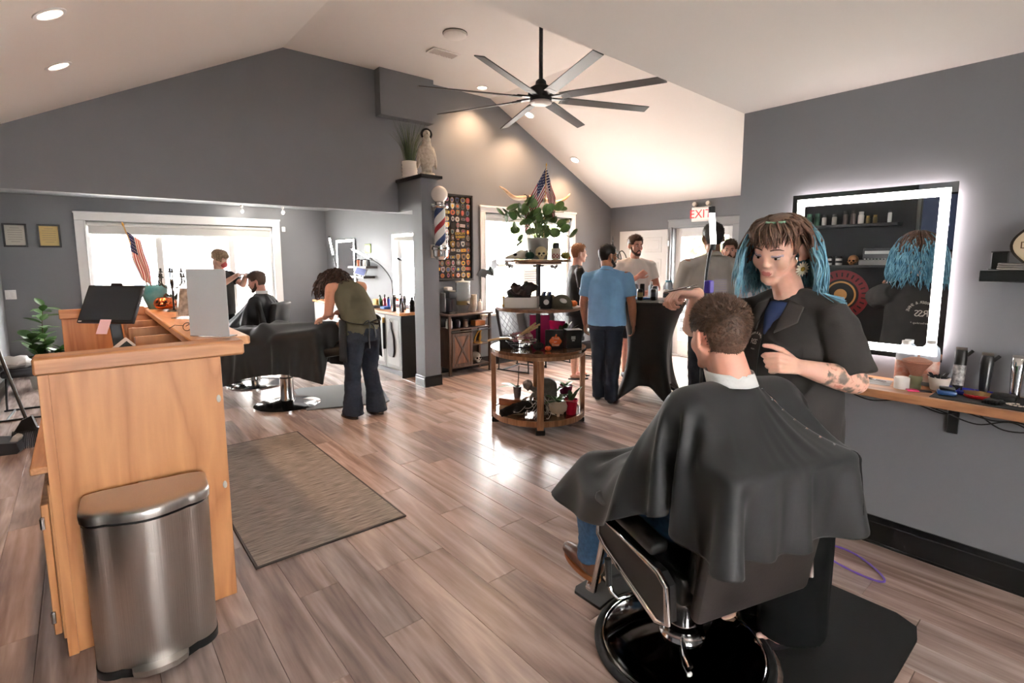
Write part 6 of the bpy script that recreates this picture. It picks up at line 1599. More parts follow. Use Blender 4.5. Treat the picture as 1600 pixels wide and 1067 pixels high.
# shelf between the mirrors and what stands on it
for z,y0,y1,lab in ((1.455,7.50,8.20,'dark wall shelf holding small jars between the station mirrors'),(1.30,7.60,8.15,'lower dark wall shelf between the station mirrors')):
  b = MB(); b.span((3.36,y0,z - 0.035),(3.549,y1,z),bev=0.002); tag(b.build('wall_shelf',mat('shelf_dark',(64,58,54),0.5)),lab,'shelf')
def bottle(name,label,loc,r,h,m,capm,neck=0.4,group=None,pump=False):
  t = thing(name,label,'bottle',loc,0,group)
  b = MB(); b.lathe([(0,0),(r,0),(r,h * 0.68),(r * 0.85,h * 0.76),(r * neck,h * 0.83),(r * neck,h * 0.88),(0,h * 0.88)],seg=20); b.build('body',m,t)
  b = MB(); b.lathe([(r * neck * 1.15,h * 0.85),(r * neck * 1.15,h * 0.98),(0,h)],seg=14)
  if pump: b.tube([(0,0,h * 0.95),(0,0,h * 1.08),(-r * 0.9,0,h * 1.07)],0.004,6)
  b.build('cap',capm,t); return t
M_bt = mat('bottle_dark',(26,28,26),0.25); M_br = mat('bottle_amber',(58,34,24),0.2); M_wh = mat('bottle_white',(224,222,218),0.4)
bottle('shampoo_bottle','large dark pump bottle at the near end of the station worktop',(3.36,6.10,ZS),0.036,0.20,M_bt,M_black,pump=True)
bottle('spray_bottle','small amber bottle next to the large dark pump bottle',(3.24,6.14,ZS),0.021,0.15,M_br,M_black)
for k,(x,y,h,lab) in enumerate([(3.30,6.30,0.21,'upright black clipper nearest the amber bottle on the station'),(3.36,6.60,0.20,'upright black clipper beside the lit mirror on the station'),(3.42,6.42,0.19,'upright dark clipper behind the clamp lamp')]):
  t = thing('hair_clipper',lab,'clipper',(x,y,ZS),R(20 * k),'clippers on the station')
  b = MB(); loft(b,[((0,0,0),(0.02,0,0),(0,0.02,0)),((0,0,h * 0.5),(0.023,0,0),(0,0.024,0)),((0.004,0,h * 0.85),(0.02,0,0),(0,0.024,0))],16); b.build('body',M_black,t)
  b = MB(); b.box((0.006,0,h * 0.92),(0.03,0.042,0.04),bev=0.006); b.build('head',M_steel,t)
for k,(x,y,c,lab,s) in enumerate([(3.28,6.72,(44,96,176),'bright blue folded cloth on the station worktop',(0.10,0.14,0.035)),(3.38,7.18,(206,150,60),'orange yellow box on the station behind the stylist',(0.10,0.13,0.11)),(3.42,7.05,(150,60,54),'small red box beside the orange box on the station',(0.07,0.07,0.10)),(3.25,7.02,(70,62,64),'dark tool tray on the station worktop',(0.16,0.22,0.03))]):
  b = MB(); b.box((0,0,s[2] / 2),s,bev=0.008,seg=2);
  if k < 3: b.box((0,0,s[2] * 0.86),(s[0] * 1.03,s[1] * 1.03,s[2] * 0.2),bev=0.004)
  tag(b.build(('folded_cloth','carton','carton','tool_tray')[k],mat('st_%d' % k,c,0.6),loc=(x,y,ZS + (0.0005))),lab,('cloth','box','box','tray')[k])
for k,(y,c) in enumerate(((6.86,(40,60,150)),(6.92,(150,34,74)),(6.98,(214,210,206)),(7.06,(60,110,60)),(7.14,(210,206,200)))):
  bottle('styling_bottle',('blue','crimson','white','green','tall pale')[k] + ' styling bottle in the cluttered part of the station',(3.40 - 0.03 * (k % 2),y,ZS),0.024,0.16 + 0.015 * (k % 3),mat('sty_%d' % k,c,0.35),M_black,group='styling bottles on the station')
for k,(y,c) in enumerate(((7.62,(30,30,32)),(7.74,(190,186,180)),(7.86,(60,52,50)),(7.97,(186,96,60)),(8.07,(36,36,38)))):
  bottle('shelf_jar',('black','pale','brown','orange','dark grey')[k] + ' small jar on the dark shelf between the station mirrors',(3.45,y,1.4555),0.03,0.10 + 0.01 * (k % 2),mat('jar_%d' % k,c,0.4),M_black,neck=0.8,group='jars on the station shelf')
fr = thing('green_picture','small green framed picture above the dark station shelf','picture frame',(3.549,7.80,1.66))
b = MB(); b.span((-0.015,-0.10,0),(0,0.10,0.14),bev=0.002); b.build('frame',mat('frame_green',(120,140,70),0.5),fr)
b = MB(); b.span((-0.017,-0.075,0.025),(-0.015,0.075,0.115)); b.build('image',mat('picture_dark',(70,60,52),0.5,noise_amt=0.5,noise_scale=20),fr)
tb = thing('wall_tablet','white tablet tilted on a stand above the stylist','tablet',(3.36,7.70,1.3005))
Mt = Matrix.Translation((0,0,0.07)) @ Euler((R(30),R(-60),R(10))).to_matrix().to_4x4()
b = MB(); b.box((0,0,0),(0.13,0.20,0.01),bev=0.004); b.xf(Mt); b.build('frame',M_white,tb)
b = MB(); b.box((0,0,0.006),(0.105,0.165,0.001)); b.xf(Mt); b.build('screen',mat('tablet_lit',(110,116,150),0.2,emit=(110,116,150),emit_s=0.5),tb)
b = MB(); b.tube([(0,0,0.065),(0.03,0,0.0)],0.012,8); b.box((0.02,0,0.004),(0.08,0.1,0.008)); b.build('stand',M_black,tb)
def clamp_lamp(label,base,path,tip,strength):
  t = thing('clamp_lamp',label,'lamp',base)
  B0 = Vector(base); P = [Vector(p) - B0 for p in cable(path)]
  b = MB(); b.tube(P,0.008,8); b.build('gooseneck',M_black,t)
  a = P[-1]; d = (Vector(tip) - B0) - a;
  b = MB(); b.tube([a - d * 0.06,a + d * 0.04],0.016,10); b.build('bar_collar',M_black,t); b = MB(); b.tube([a + d * 0.96,a + d * 1.04],0.016,10); b.build('bar_cap',M_black,t)
  b = MB(); b.tube([a + d * 0.03,a + d * 0.97],0.014,12); b.build('light_bar',glow('lamp_bar_%d' % strength,(255,250,244),strength),t)
  b = MB(); b.box((0,0,-0.02),(0.05,0.05,0.06),bev=0.006); b.box((0,0,0.02),(0.03,0.03,0.04),bev=0.004); b.build('clamp',M_black,t)
  return t
clamp_lamp('black gooseneck lamp with white light bar clamped to the station worktop',(3.20,6.31,ZS + 0.052),[(3.20,6.31,ZS + 0.04),(3.22,6.36,1.08),(3.25,6.46,1.28),(3.28,6.80,1.46),(3.30,7.20,1.565)],(3.30,7.86,1.72),18)
clamp_lamp('far thin gooseneck lamp with upright light bar in the alcove corner',(3.28,8.46,ZS + 0.052),[(3.28,8.46,ZS + 0.04),(3.30,8.44,1.2),(3.30,8.50,1.40),(3.30,8.64,1.62)],(3.30,8.78,1.93),18)
# paddle brush and iron hanging on the cabinet front
pb_ = thing('hanging_brush','pale grey paddle shaped back mirror hanging on the station cabinet front','hand mirror',(3.140,6.30,0.30))
b = MB(); Mb = basis((0,1,0),(0,0,1),(-1,0,0),(0,0,0))
def paddle(s): return [(s * x,z) for x,z in ((0.075,0.0),(0.085,0.05),(0.085,0.20),(0.06,0.27),(0.02,0.34),(0.016,0.42))]
pol = [(-0.055,-0.04),(0.055,-0.04)] + paddle(1) + paddle(-1)[::-1]
b.prism(pol,0.014,Mb); b.build('shell',mat('paddle_grey',(150,152,154),0.3),pb_)
b = MB(); b.prism([(x * 1.12,z * 1.02 - 0.004) for x,z in pol],0.010,Mb @ Matrix.Translation((0,0,-0.005))); b.build('rim',M_black,pb_)
b = MB(); b.tube([(0,0.0,0.42),(-0.012,0,0.46),(0.006,0,0.47)],0.004,6); b.build('hook',M_chrome,pb_)
hb_ = thing('hanging_brush','slim black brush with brass end hanging beside the grey hand mirror','brush',(3.138,6.50,0.34))
b = MB(); b.tube([(0,0,0),(0,0,0.36)],0.018,10); b.build('handle',M_black,hb_)
b = MB(); b.tube([(0,0,0.36),(0,0,0.43)],0.020,10); b.build('ferrule',mat('brass',(180,140,70),0.3,metal=0.9),hb_)
# heap of towels on the far station
rq = random.Random(3)
for k in range(5):
  b = MB(); b.ball((0,0,0.045),(0.075,0.09,0.05),14,10)
  for v in b.bm.verts: v.co += Vector((noise.noise(v.co * 20 + Vector((k,0,0))),noise.noise(v.co * 20 + Vector((0,k,3))),0.5 * noise.noise(v.co * 20))) * 0.03; v.co.z = max(0.001,v.co.z)
  tag(b.build('rolled_towel',mat('towel_%d' % (k % 3),((214,196,180),(176,150,132),(230,222,214))[k % 3],0.9),angle=None,loc=(3.26 + 0.05 * (k % 2),8.02 + 0.17 * k,ZS)),'rumpled pale towel heaped on the far station worktop','towel','towels heaped on the far station')

# ---- track spots under the alcove ceiling
for k,(x,y) in enumerate(((2.108,9.35),(2.70,9.22))):
  t = thing('spot_light',('left','right')[k] + ' small white spotlight under the alcove ceiling above the big window','spotlight',(x,y,2.34),0,'ceiling spots in the alcove')
  b = MB(); b.cyl((0,0,0.06),(0,0,0.10),0.02,seg=12); b.cyl((0,0,0.03),(0,0,0.07),0.008,seg=8); b.build('mount',M_white,t)
  b = MB(); b.lathe([(0,0.04),(0.022,0.035),(0.03,0),(0.026,-0.01),(0,-0.012)],seg=16,rot=(R(25),0,0)); b.build('shade',M_white,t)
  b = MB(); b.ball((0,-0.004,-0.012),0.016,10,8); b.build('bulb',glow('spot_glow',(255,240,214),12),t)
  l = bpy.data.lights.new('spot_lamp','POINT'); l.energy = 3; l.color = (1.0,0.90,0.78); l.shadow_soft_size = 0.03; lo = bpy.data.objects.new('lamp',l); COL.objects.link(lo); lo.parent = t; lo.location = (0,-0.02,-0.05)

# ================================================================== SECOND CHAIR: STYLIST BENT OVER A RECLINED CLIENT
C2 = Vector((1.62,5.73,0))
ax2 = (Vector((1.16,6.10,0)) - Vector((1.98,5.22,0))).normalized(); lt2 = Vector((-ax2.y,ax2.x,0))
def w2(f,l,z): return C2 + ax2 * f + lt2 * l + Vector((0,0,z))     # f towards the feet
c2 = thing('barber_chair','reclined barber chair with chrome column and round base under the lying client','chair',C2,math.atan2(ax2.y,ax2.x) - PI / 2)
b = MB(); b.lathe([(0,0),(0.335,0),(0.335,0.016),(0.30,0.028),(0.18,0.045),(0.09,0.062),(0,0.066)],seg=48); b.build('base',M_chrome,c2)
b = MB(); b.lathe([(0,0.06),(0.085,0.06),(0.07,0.09),(0.07,0.30),(0.055,0.31),(0.055,0.45),(0,0.45)],seg=28); b.build('column',M_chrome,c2)
b = MB(); b.box((0,0.02,0.52),(0.50,0.50,0.12),bev=0.03,seg=2); b.build('seat',M_vinyl,c2)
b = MB(); b.box((0,-0.50,0.60),(0.48,0.60,0.09),rot=(R(-10),0,0),bev=0.03,seg=2); b.build('backrest',M_vinyl,c2)
b = MB(); b.box((0,0.42,0.45),(0.44,0.36,0.06),rot=(R(-30),0,0),bev=0.02); b.build('leg_rest',M_vinyl,c2)
for s in (-1,1):
  b = MB(); b.box((s * 0.29,0.0,0.66),(0.07,0.36,0.05),bev=0.018,seg=2); b.box((s * 0.29,0,0.58),(0.03,0.3,0.12)); b.build('armrest',M_vinyl,c2)
b = MB(); b.tube([(0.25,0.1,0.34),(0.33,0.2,0.31),(0.34,0.5,0.30)],0.010,8); b.build('foot_bar',M_chrome,c2)
p2 = thing('person','person lying back under the black cape in the second chair, mostly covered','person',w2(0,0,0.6))
b = MB(); hd2 = w2(-0.72,0,0.87); Hc2 = head_frame(hd2,(ax2 * 0.45 + Vector((0,0,0.9))),-ax2)
head_prims(b,Hc2,1.0); cap(b,Hc2 @ Vector((0,-0.03,-0.06)),0.05,w2(-0.55,0,0.78),0.06); cap(b,w2(-0.50,0,0.76),0.12,w2(0.05,0,0.68),0.12); cap(b,w2(-0.45,0.16,0.76),0.07,w2(-0.45,-0.16,0.76),0.07)
for s in (-1,1):
  cap(b,w2(-0.45,s * 0.19,0.76),0.055,w2(-0.12,s * 0.25,0.72),0.045); cap(b,w2(-0.12,s * 0.25,0.72),0.042,w2(0.12,s * 0.12,0.80),0.03)
  cap(b,w2(0.05,s * 0.09,0.68),0.085,w2(0.50,s * 0.11,0.70),0.06); cap(b,w2(0.50,s * 0.11,0.70),0.058,w2(0.78,s * 0.11,0.42),0.04); cap(b,w2(0.78,s * 0.11,0.40),0.035,w2(0.84,s * 0.13,0.52),0.028)
fuse(b,'body',SKIN('skin_tan',(206,158,134)),p2,voxel=0.012,smooth=2)
short_hair('hair',Hc2,1.0,mat('hair_brown'),p2,lambda x,y,z: 0 if (y > 0.05 and z < 0.07) or z < -0.05 else 1,n=600)
settle(p2)
# cape over the lying client
n,m = 64,56; P0 = np.zeros((n,m,3)); uv = np.zeros((n,m,2)); LX,LY = 1.56,1.40
for i in range(n):
  for j in range(m):
    u = -0.72 + LX * i / (n - 1); v = -LY / 2 + LY * j / (m - 1); uv[i,j] = (u,v); P0[i,j] = w2(u * 0.97,v,1.0)
pins = np.zeros((n,m),bool)
cols = [c_cap(N3(w2(-0.52,0,0.76)),0.15,N3(w2(0.05,0,0.72)),0.15),c_cap(N3(w2(-0.45,0.2,0.77)),0.085,N3(w2(-0.45,-0.2,0.77)),0.085),c_box(N3(w2(0.0,0,0.58)),(0.34,0.32,0.12),basis(lt2,ax2,(0,0,1)))]
for s in (-1,1):
  cols += [c_cap(N3(w2(-0.45,s * 0.2,0.77)),0.08,N3(w2(-0.10,s * 0.28,0.74)),0.075),c_cap(N3(w2(-0.10,s * 0.28,0.74)),0.07,N3(w2(0.14,s * 0.13,0.84)),0.06),c_cap(N3(w2(0.05,s * 0.1,0.72)),0.11,N3(w2(0.52,s * 0.12,0.74)),0.095),c_cap(N3(w2(0.52,s * 0.12,0.74)),0.09,N3(w2(0.80,s * 0.12,0.42)),0.07)]
F2 = cloth(P0,pins,uv,cols,steps=110,iters=10,g=5.0,fric=0.7,bend=0.03,floor_z=0.05,thick=0.008)
cp2 = cloth_obj('barber_cape',F2,M_cape,None,sub=1,thick=0.003); tag(cp2,'black cape covering the person lying back in the second chair','cape')
# mat of the second chair
b = MB(); b.prism([(1.70,5.36),(2.46,5.10),(2.52,5.14),(2.80,6.00),(2.76,6.06),(1.95,6.35),(1.86,6.30)],0.012,Matrix.Translation((0,0,0.0006))); tag(b.build('floor_mat',mat('mat_grey',(104,106,108),0.55)),'grey rubber mat on the floor beside the second chair','mat')
# stylist: bent forward, olive top, jeans, apron
S2 = Vector((2.09,4.83,0)); SF = Vector((-0.20,0.98,0)).normalized(); SL = Vector((-SF.y,SF.x,0))
sw = lambda f,l,z: S2 + SF * f + SL * l + Vector((0,0,z))
ps = thing('person','person with curly dark hair in olive sleeveless top and jeans, bending over the second chair','person',S2)
skin3 = SKIN('skin_medium',(206,152,126))
b = MB(); hs = sw(0.30,0.085,1.285); Hs = head_frame(hs,(SF + SL * 0.35 + Vector((0,0,-0.85))),(SF * 0.8 + Vector((0,0,0.6))))
head_prims(b,Hs,0.98,female=True); shC = sw(0.17,0.03,1.275); cap(b,Hs @ Vector((0,-0.03,-0.05)),0.05,shC,0.065)
cap(b,shC,0.085,sw(0.10,0,1.12),0.115); cap(b,sw(0.10,0,1.12),0.115,sw(0,0,0.92),0.125); cap(b,shC + SL * 0.15,0.06,shC - SL * 0.15,0.06)
for s,el,wr in ((1,sw(0.22,0.21,1.04),sw(0.44,0.12,0.97)),(-1,sw(0.33,-0.20,1.07),sw(0.50,-0.06,1.0))):
  s0 = shC + SL * s * 0.175; cap(b,s0,0.056,el,0.044); cap(b,el,0.043,wr,0.028); hand_prims(b,wr,SF + Vector((0,0,-0.2)),Vector((0,0,-1)),-s,0.95,curl=(25,30,32,36))
for s in (-1,1):
  cap(b,sw(0,s * 0.09,0.88),0.095,sw(0.02,s * 0.10,0.47),0.062); cap(b,sw(0.02,s * 0.10,0.47),0.058,sw(-0.03 + 0.03 * s,s * 0.12,0.09),0.04); cap(b,sw(-0.05 + 0.03 * s,s * 0.12,0.04),0.034,sw(0.10 + 0.03 * s,s * 0.14,0.03),0.026)
fuse(b,'body',skin3,ps,voxel=0.009,smooth=2)
b = MB(); up2 = (shC - sw(0,0,0.90)).normalized(); fr2 = SL.cross(up2)
loft(b,[(sw(-0.01,0,0.83),SL * 0.195,SF * 0.140),(sw(0.0,0,0.92),SL * 0.188,SF * 0.138),(sw(0.04,0,1.02),SL * 0.182,SF * 0.136),(sw(0.09,0.01,1.13),SL * 0.185,fr2 * 0.130),(sw(0.14,0.02,1.23),SL * 0.175,fr2 * 0.112),(sw(0.175,0.03,1.295),SL * 0.150,fr2 * 0.080),(sw(0.20,0.035,1.33),SL * 0.075,fr2 * 0.055)],30)
fuse(b,'top',mat('olive_cotton',(84,80,62),0.85,noise_amt=0.12,noise_scale=9),ps,voxel=0.010,smooth=2,wrinkle=0.008,wscale=10)
b = MB(); loft(b,[(sw(-0.01,0,0.90),SL * 0.178,SF * 0.130),(sw(-0.02,0,0.82),SL * 0.190,SF * 0.140),(sw(-0.01,0,0.76),SL * 0.188,SF * 0.138)],26)
for s in (-1,1):
  loft(b,[(sw(-0.01,s * 0.092,0.82),SL * 0.102,SF * 0.118),(sw(0.01,s * 0.097,0.62),SL * 0.092,SF * 0.102),(sw(0.02,s * 0.10,0.46),SL * 0.076,SF * 0.082),(sw(-0.005 + 0.02 * s,s * 0.11,0.25),SL * 0.080,SF * 0.086),(sw(-0.015 + 0.03 * s,s * 0.12,0.035),SL * 0.098,SF * 0.118)],22)
fuse(b,'jeans',M_darkjeans,ps,voxel=0.010,smooth=2,wrinkle=0.006,wscale=16,wstretch=(1,1,1.4))
b = MB(); b.tube([sw(0.005 + 0.160 * math.cos(a),0.205 * math.sin(a),0.985 + 0.05 * math.cos(a)) for a in [2 * PI * k / 30 for k in range(30)]],0.012,6,closed=True,flat=0.4)
b.tube(cable([sw(-0.150,0.0,0.95),sw(-0.17,0.02,0.90),sw(-0.165,0.03,0.82),sw(-0.160,0.02,0.70)]),0.012,6,flat=0.4); b.tube(cable([sw(-0.150,0.0,0.95),sw(-0.175,-0.03,0.90),sw(-0.165,-0.05,0.80)]),0.012,6,flat=0.4)
b.tube(cable([sw(-0.150,0,0.95),sw(-0.19,0.06,0.975),sw(-0.17,0.09,0.94),sw(-0.155,0.01,0.95),sw(-0.19,-0.06,0.975),sw(-0.165,-0.085,0.93),sw(-0.150,0,0.95)]),0.010,6,flat=0.5); b.build('apron_tie',M_black,ps)
b = MB()
def apron(u,v):
  a = R(-112) + R(224) * u; r = 1 + 0.05 * v; return sw(0.012 + 0.160 * r * math.cos(a),0.212 * r * math.sin(a) ,0.97 - 0.40 * v + 0.012 * math.sin(9 * u))
b.grid(apron,28,10); o = b.build('apron',mat('apron_black',(24,24,26),0.8),ps); q = o.modifiers.new('s','SOLIDIFY'); q.thickness = 0.004
b = MB(); rq = random.Random(8)
for k in range(420):
  th = math.acos(rq.uniform(-0.35,1)); ph = rq.uniform(0,2 * PI)
  d = Vector((math.sin(th) * math.sin(ph),math.sin(th) * math.cos(ph),math.cos(th)))
  if d.y > 0.55 and d.z < 0.25: continue
  p = Vector((d.x * 0.08,-0.015 + d.y * 0.10,0.036 + d.z * 0.09)); P = Hs @ p; dw = (Hs.to_3x3() @ d).normalized(); pts = []; s0 = rq.uniform(0,6); x = dw.orthogonal().normalized(); y = dw.cross(x); L = rq.uniform(0.10,0.21)
  for q in range(13):
    t = q / 12; pts.append(P + dw * L * t * (1 - 0.35 * t) + Vector((0,0,-0.11 * t * t)) + (x * math.cos(s0 + 13 * t) + y * math.sin(s0 + 13 * t)) * 0.014 * min(1,3 * t))
  b.tube(pts,[0.0065] * 11 + [0.005,0.001],5)
b.ball(Hs @ Vector((0,-0.02,0.045)),(0.095,0.095,0.095),18,12)
b.build('hair',mat('hair_curly_dark',(40,27,23),0.55,noise_amt=0.4,noise_scale=60,rgb2=(82,54,44)),ps,angle=None)
for s in (-1,1):
  b = MB(); loft(b,[(sw(0.03 + 0.03 * s,s * 0.13,0.0),SF * 0.13,SL * 0.045),(sw(0.03 + 0.03 * s,s * 0.13,0.016),SF * 0.13,SL * 0.045)]); b.build('sandal',mat('sandal_tan',(70,52,42),0.6),ps)
settle(ps)

# ================================================================== THIRD CHAIR BY THE BIG WINDOW
C3 = Vector((1.60,6.95,0)); F3 = Vector((-0.80,0.60,0)).normalized(); L3 = Vector((-F3.y,F3.x,0))
w3 = lambda f,l,z: C3 + F3 * f + L3 * l + Vector((0,0,z))
c3 = thing('barber_chair','black barber chair by the big window holding the bearded caped client','chair',C3,math.atan2(F3.y,F3.x) - PI / 2)
b = MB(); b.lathe([(0,0),(0.33,0),(0.33,0.016),(0.30,0.028),(0.18,0.045),(0.09,0.062),(0,0.066)],seg=40); b.build('base',M_chrome,c3)
b = MB(); b.lathe([(0,0.06),(0.07,0.06),(0.06,0.09),(0.06,0.42),(0,0.42)],seg=24); b.build('column',M_chrome,c3)
b = MB(); b.box((0,0,0.47),(0.50,0.50,0.12),bev=0.03,seg=2); b.build('seat',M_vinyl,c3)
b = MB(); b.box((0,-0.32,0.76),(0.48,0.09,0.56),rot=(R(10),0,0),bev=0.03,seg=2); b.build('backrest',M_vinyl,c3)
for s in (-1,1):
  b = MB(); b.box((s * 0.29,-0.02,0.66),(0.07,0.36,0.05),bev=0.018,seg=2); b.box((s * 0.29,-0.02,0.56),(0.03,0.3,0.16)); b.build('armrest',M_vinyl,c3)
b = MB(); b.tube([(-0.24,0.22,0.40),(-0.24,0.36,0.16),(0.24,0.36,0.16),(0.24,0.22,0.40)],0.013,8); b.box((0,0.38,0.155),(0.42,0.12,0.02)); b.build('footrest',M_chrome,c3)
p3 = thing('person','person with brown beard seated in a black cape before the big window','person',w3(0,0,0.5))
b = MB(); hd3 = w3(-0.08,0,1.285); Hc3 = head_frame(hd3,F3 * 0.92 + Vector((-0.35,-0.15,-0.28))); head_prims(b,Hc3,1.0); nk3 = w3(-0.14,0,1.13)
cap(b,Hc3 @ Vector((0,-0.03,-0.05)),0.056,nk3,0.06); cap(b,nk3,0.065,w3(-0.13,0,0.95),0.12); cap(b,w3(-0.13,0.1,1.05),0.08,w3(-0.13,-0.1,1.05),0.08); cap(b,w3(-0.12,0,0.95),0.13,w3(-0.10,0,0.62),0.13)
for s in (-1,1):
  cap(b,w3(-0.13,s * 0.18,1.03),0.055,w3(-0.06,s * 0.25,0.77),0.045); cap(b,w3(-0.06,s * 0.25,0.77),0.042,w3(0.18,s * 0.15,0.72),0.03)
  cap(b,w3(-0.08,s * 0.09,0.60),0.085,w3(0.36,s * 0.12,0.60),0.06); cap(b,w3(0.36,s * 0.12,0.60),0.055,w3(0.42,s * 0.12,0.26),0.04); cap(b,w3(0.40,s * 0.12,0.21),0.034,w3(0.54,s * 0.13,0.20),0.027)
fuse(b,'body',SKIN('skin_fair_ruddy',(214,158,138)),p3,voxel=0.008,smooth=2)
short_hair('hair',Hc3,1.0,mat('hair_chestnut',(84,58,42),0.5,noise_amt=0.3,noise_scale=80),p3,lambda x,y,z: 0 if (y > 0.055 and z < 0.072) or z < -0.05 or (y > 0 and z < 0.02) else 0.5 + 0.9 * max(0,min(1,(z - 0.02) / 0.06)),n=1600,length=0.022)
b = MB(); Pk = lambda x,y,z: Hc3 @ Vector((x,y,z))
for s in (-1,1):
  cap(b,Pk(s * 0.060,0.004,-0.02),0.013,Pk(s * 0.050,0.022,-0.062),0.021); cap(b,Pk(s * 0.050,0.022,-0.062),0.021,Pk(s * 0.016,0.066,-0.100),0.022); cap(b,Pk(s * 0.026,0.078,-0.07),0.009,Pk(s * 0.006,0.090,-0.047),0.008)
fuse(b,'beard',mat('hair_chestnut'),p3,voxel=0.006,smooth=1,wrinkle=0.003,wscale=120)
b = MB(); b.lathe([(0.066,0.0),(0.072,0.002),(0.070,0.038),(0.064,0.038),(0.066,0.0)],seg=28,loc=nk3 + Vector((0,0,0.012)),sx=1,sy=1); b.build('neck_strip',mat('paper_white'),p3)
for s in (-1,1):
  b = MB(); b.ball(Hc3 @ Vector((s * 0.031,0.076,0.003)),(0.011,0.007,0.005),10,8); b.build('eye',mat('iris_dark'),p3)
  b = MB(); loft(b,[(w3(0.46,s * 0.125,0.176),F3 * 0.13,L3 * 0.045),(w3(0.46,s * 0.125,0.192),F3 * 0.13,L3 * 0.045)]); b.build('sandal',mat('sandal_tan'),p3)
  b = MB(); loft(b,[(w3(0.30,s * 0.12,0.62),L3 * 0.085,F3 * 0.085),(w3(0.40,s * 0.12,0.42),L3 * 0.072,F3 * 0.074),(w3(0.425,s * 0.12,0.27),L3 * 0.068,F3 * 0.07)]); b.build('trouser_leg',mat('khaki',(120,110,96),0.85),p3)
settle(p3)
cols = [c_cap(N3(nk3 + Vector((0,0,-0.02))),0.062,N3(w3(-0.13,0,0.95)),0.13),c_cap(N3(w3(-0.13,0.18,1.035)),0.08,N3(w3(-0.13,-0.18,1.035)),0.08),c_cap(N3(w3(-0.12,0,0.95)),0.16,N3(w3(-0.1,0,0.62)),0.16),c_box(N3(w3(0,0,0.52)),(0.33,0.27,0.10),basis(-L3,F3,(0,0,1)))]
for s in (-1,1):
  cols += [c_cap(N3(w3(-0.13,s * 0.19,1.03)),0.075,N3(w3(-0.05,s * 0.28,0.77)),0.06),c_cap(N3(w3(-0.05,s * 0.28,0.77)),0.06,N3(w3(0.18,s * 0.16,0.74)),0.05),c_cap(N3(w3(-0.1,s * 0.1,0.62)),0.10,N3(w3(0.37,s * 0.13,0.615)),0.085),c_cap(N3(w3(0.37,s * 0.13,0.61)),0.08,N3(w3(0.42,s * 0.13,0.28)),0.07)]
def cape_r3(th):
  c,s = math.cos(th),math.sin(th); return (abs(c / (1.0 if c > 0 else 0.50)) ** 3 + abs(s / 0.60) ** 3) ** (-1 / 3)
F3c = make_cape(nk3 + F3 * 0.012 + Vector((0,0,0.012)),F3,L3,cape_r3,cols,n=64,m=26,thick=0.010,fric=0.5,steps=100,g=4.5,iters=10,bend=0.025,floor_z=0.05)
c3o = cloth_obj('barber_cape',F3c,M_cape,None,sub=1,thick=0.003); tag(c3o,'black cape on the bearded client before the big window','cape')
hangA = ((0.02,0,-1),(0,1,0))
H_ = lambda d,n,s,c=(22,26,30,34): (d,n,s,c)
br3,W3,H3 = figure('person with blond bob and pink mask cutting hair by the big window',(1.42,7.72),(0.55,-0.75),1.68,SKIN('skin_fair',(222,176,156)),mat('black_twill'),M_pants,None,
  {'L': ((0.18,0.20,1.22),(0.36,0.06,1.36),H_((1,-0.2,0),(0,0,-1),-1)),'R': ((0.16,-0.24,1.20),(0.38,-0.10,1.37),H_((1,0.1,0),(0,0,-1),1))},head_dir=(0.75,-0.55,-0.32),b=0.98,shoe_m=M_black)
b = MB(); M_blond = mat('hair_blond',(168,142,110),0.55,noise_amt=0.3,noise_scale=60,rgb2=(120,94,70)); rq = random.Random(6)
def sc3(th,ph):
  d = Vector((math.sin(th) * math.sin(ph),math.sin(th) * math.cos(ph),math.cos(th))); return Vector((d.x * 0.082,-0.015 + d.y * 0.102,0.036 + d.z * 0.092)) * 0.96,d
b.grid(lambda u,v: H3 @ sc3(v * R(108),R(60) + u * R(240))[0],30,10); b.grid(lambda u,v: H3 @ sc3(v * R(60),R(-62) + u * R(124))[0],16,6)
for k in range(150):
  ph = R(rq.uniform(55,305)); pts = []
  for q in range(8):
    t = q / 7; p,d = sc3(R(20 + 80 * min(1,t * 1.3)),ph); pts.append(H3 @ (p + d * 0.008) + Vector((0,0,-0.10 * max(0,t - 0.6))))
  b.tube(pts,[0.003,0.006,0.007,0.007,0.007,0.006,0.005,0.002],5)
for k in range(50):
  ph = R(rq.uniform(-60,60)); b.tube([H3 @ (sc3(R(20 + 70 * q / 6),ph)[0] + sc3(R(20 + 70 * q / 6),ph)[1] * 0.010) for q in range(7)],[0.003,0.006,0.006,0.006,0.006,0.005,0.001],5)
o = b.build('hair',M_blond,br3,angle=None); bpy.context.view_layer.update(); o.matrix_parent_inverse = br3.matrix_world.inverted()
b = MB(); b.ball(H3 @ Vector((0,0.066,-0.052)),(0.050,0.042,0.046),16,10,H3.to_3x3().to_4x4()); o = b.build('face_mask',mat('mask_pink',(206,96,98),0.8),br3); o.matrix_parent_inverse = br3.matrix_world.inverted()
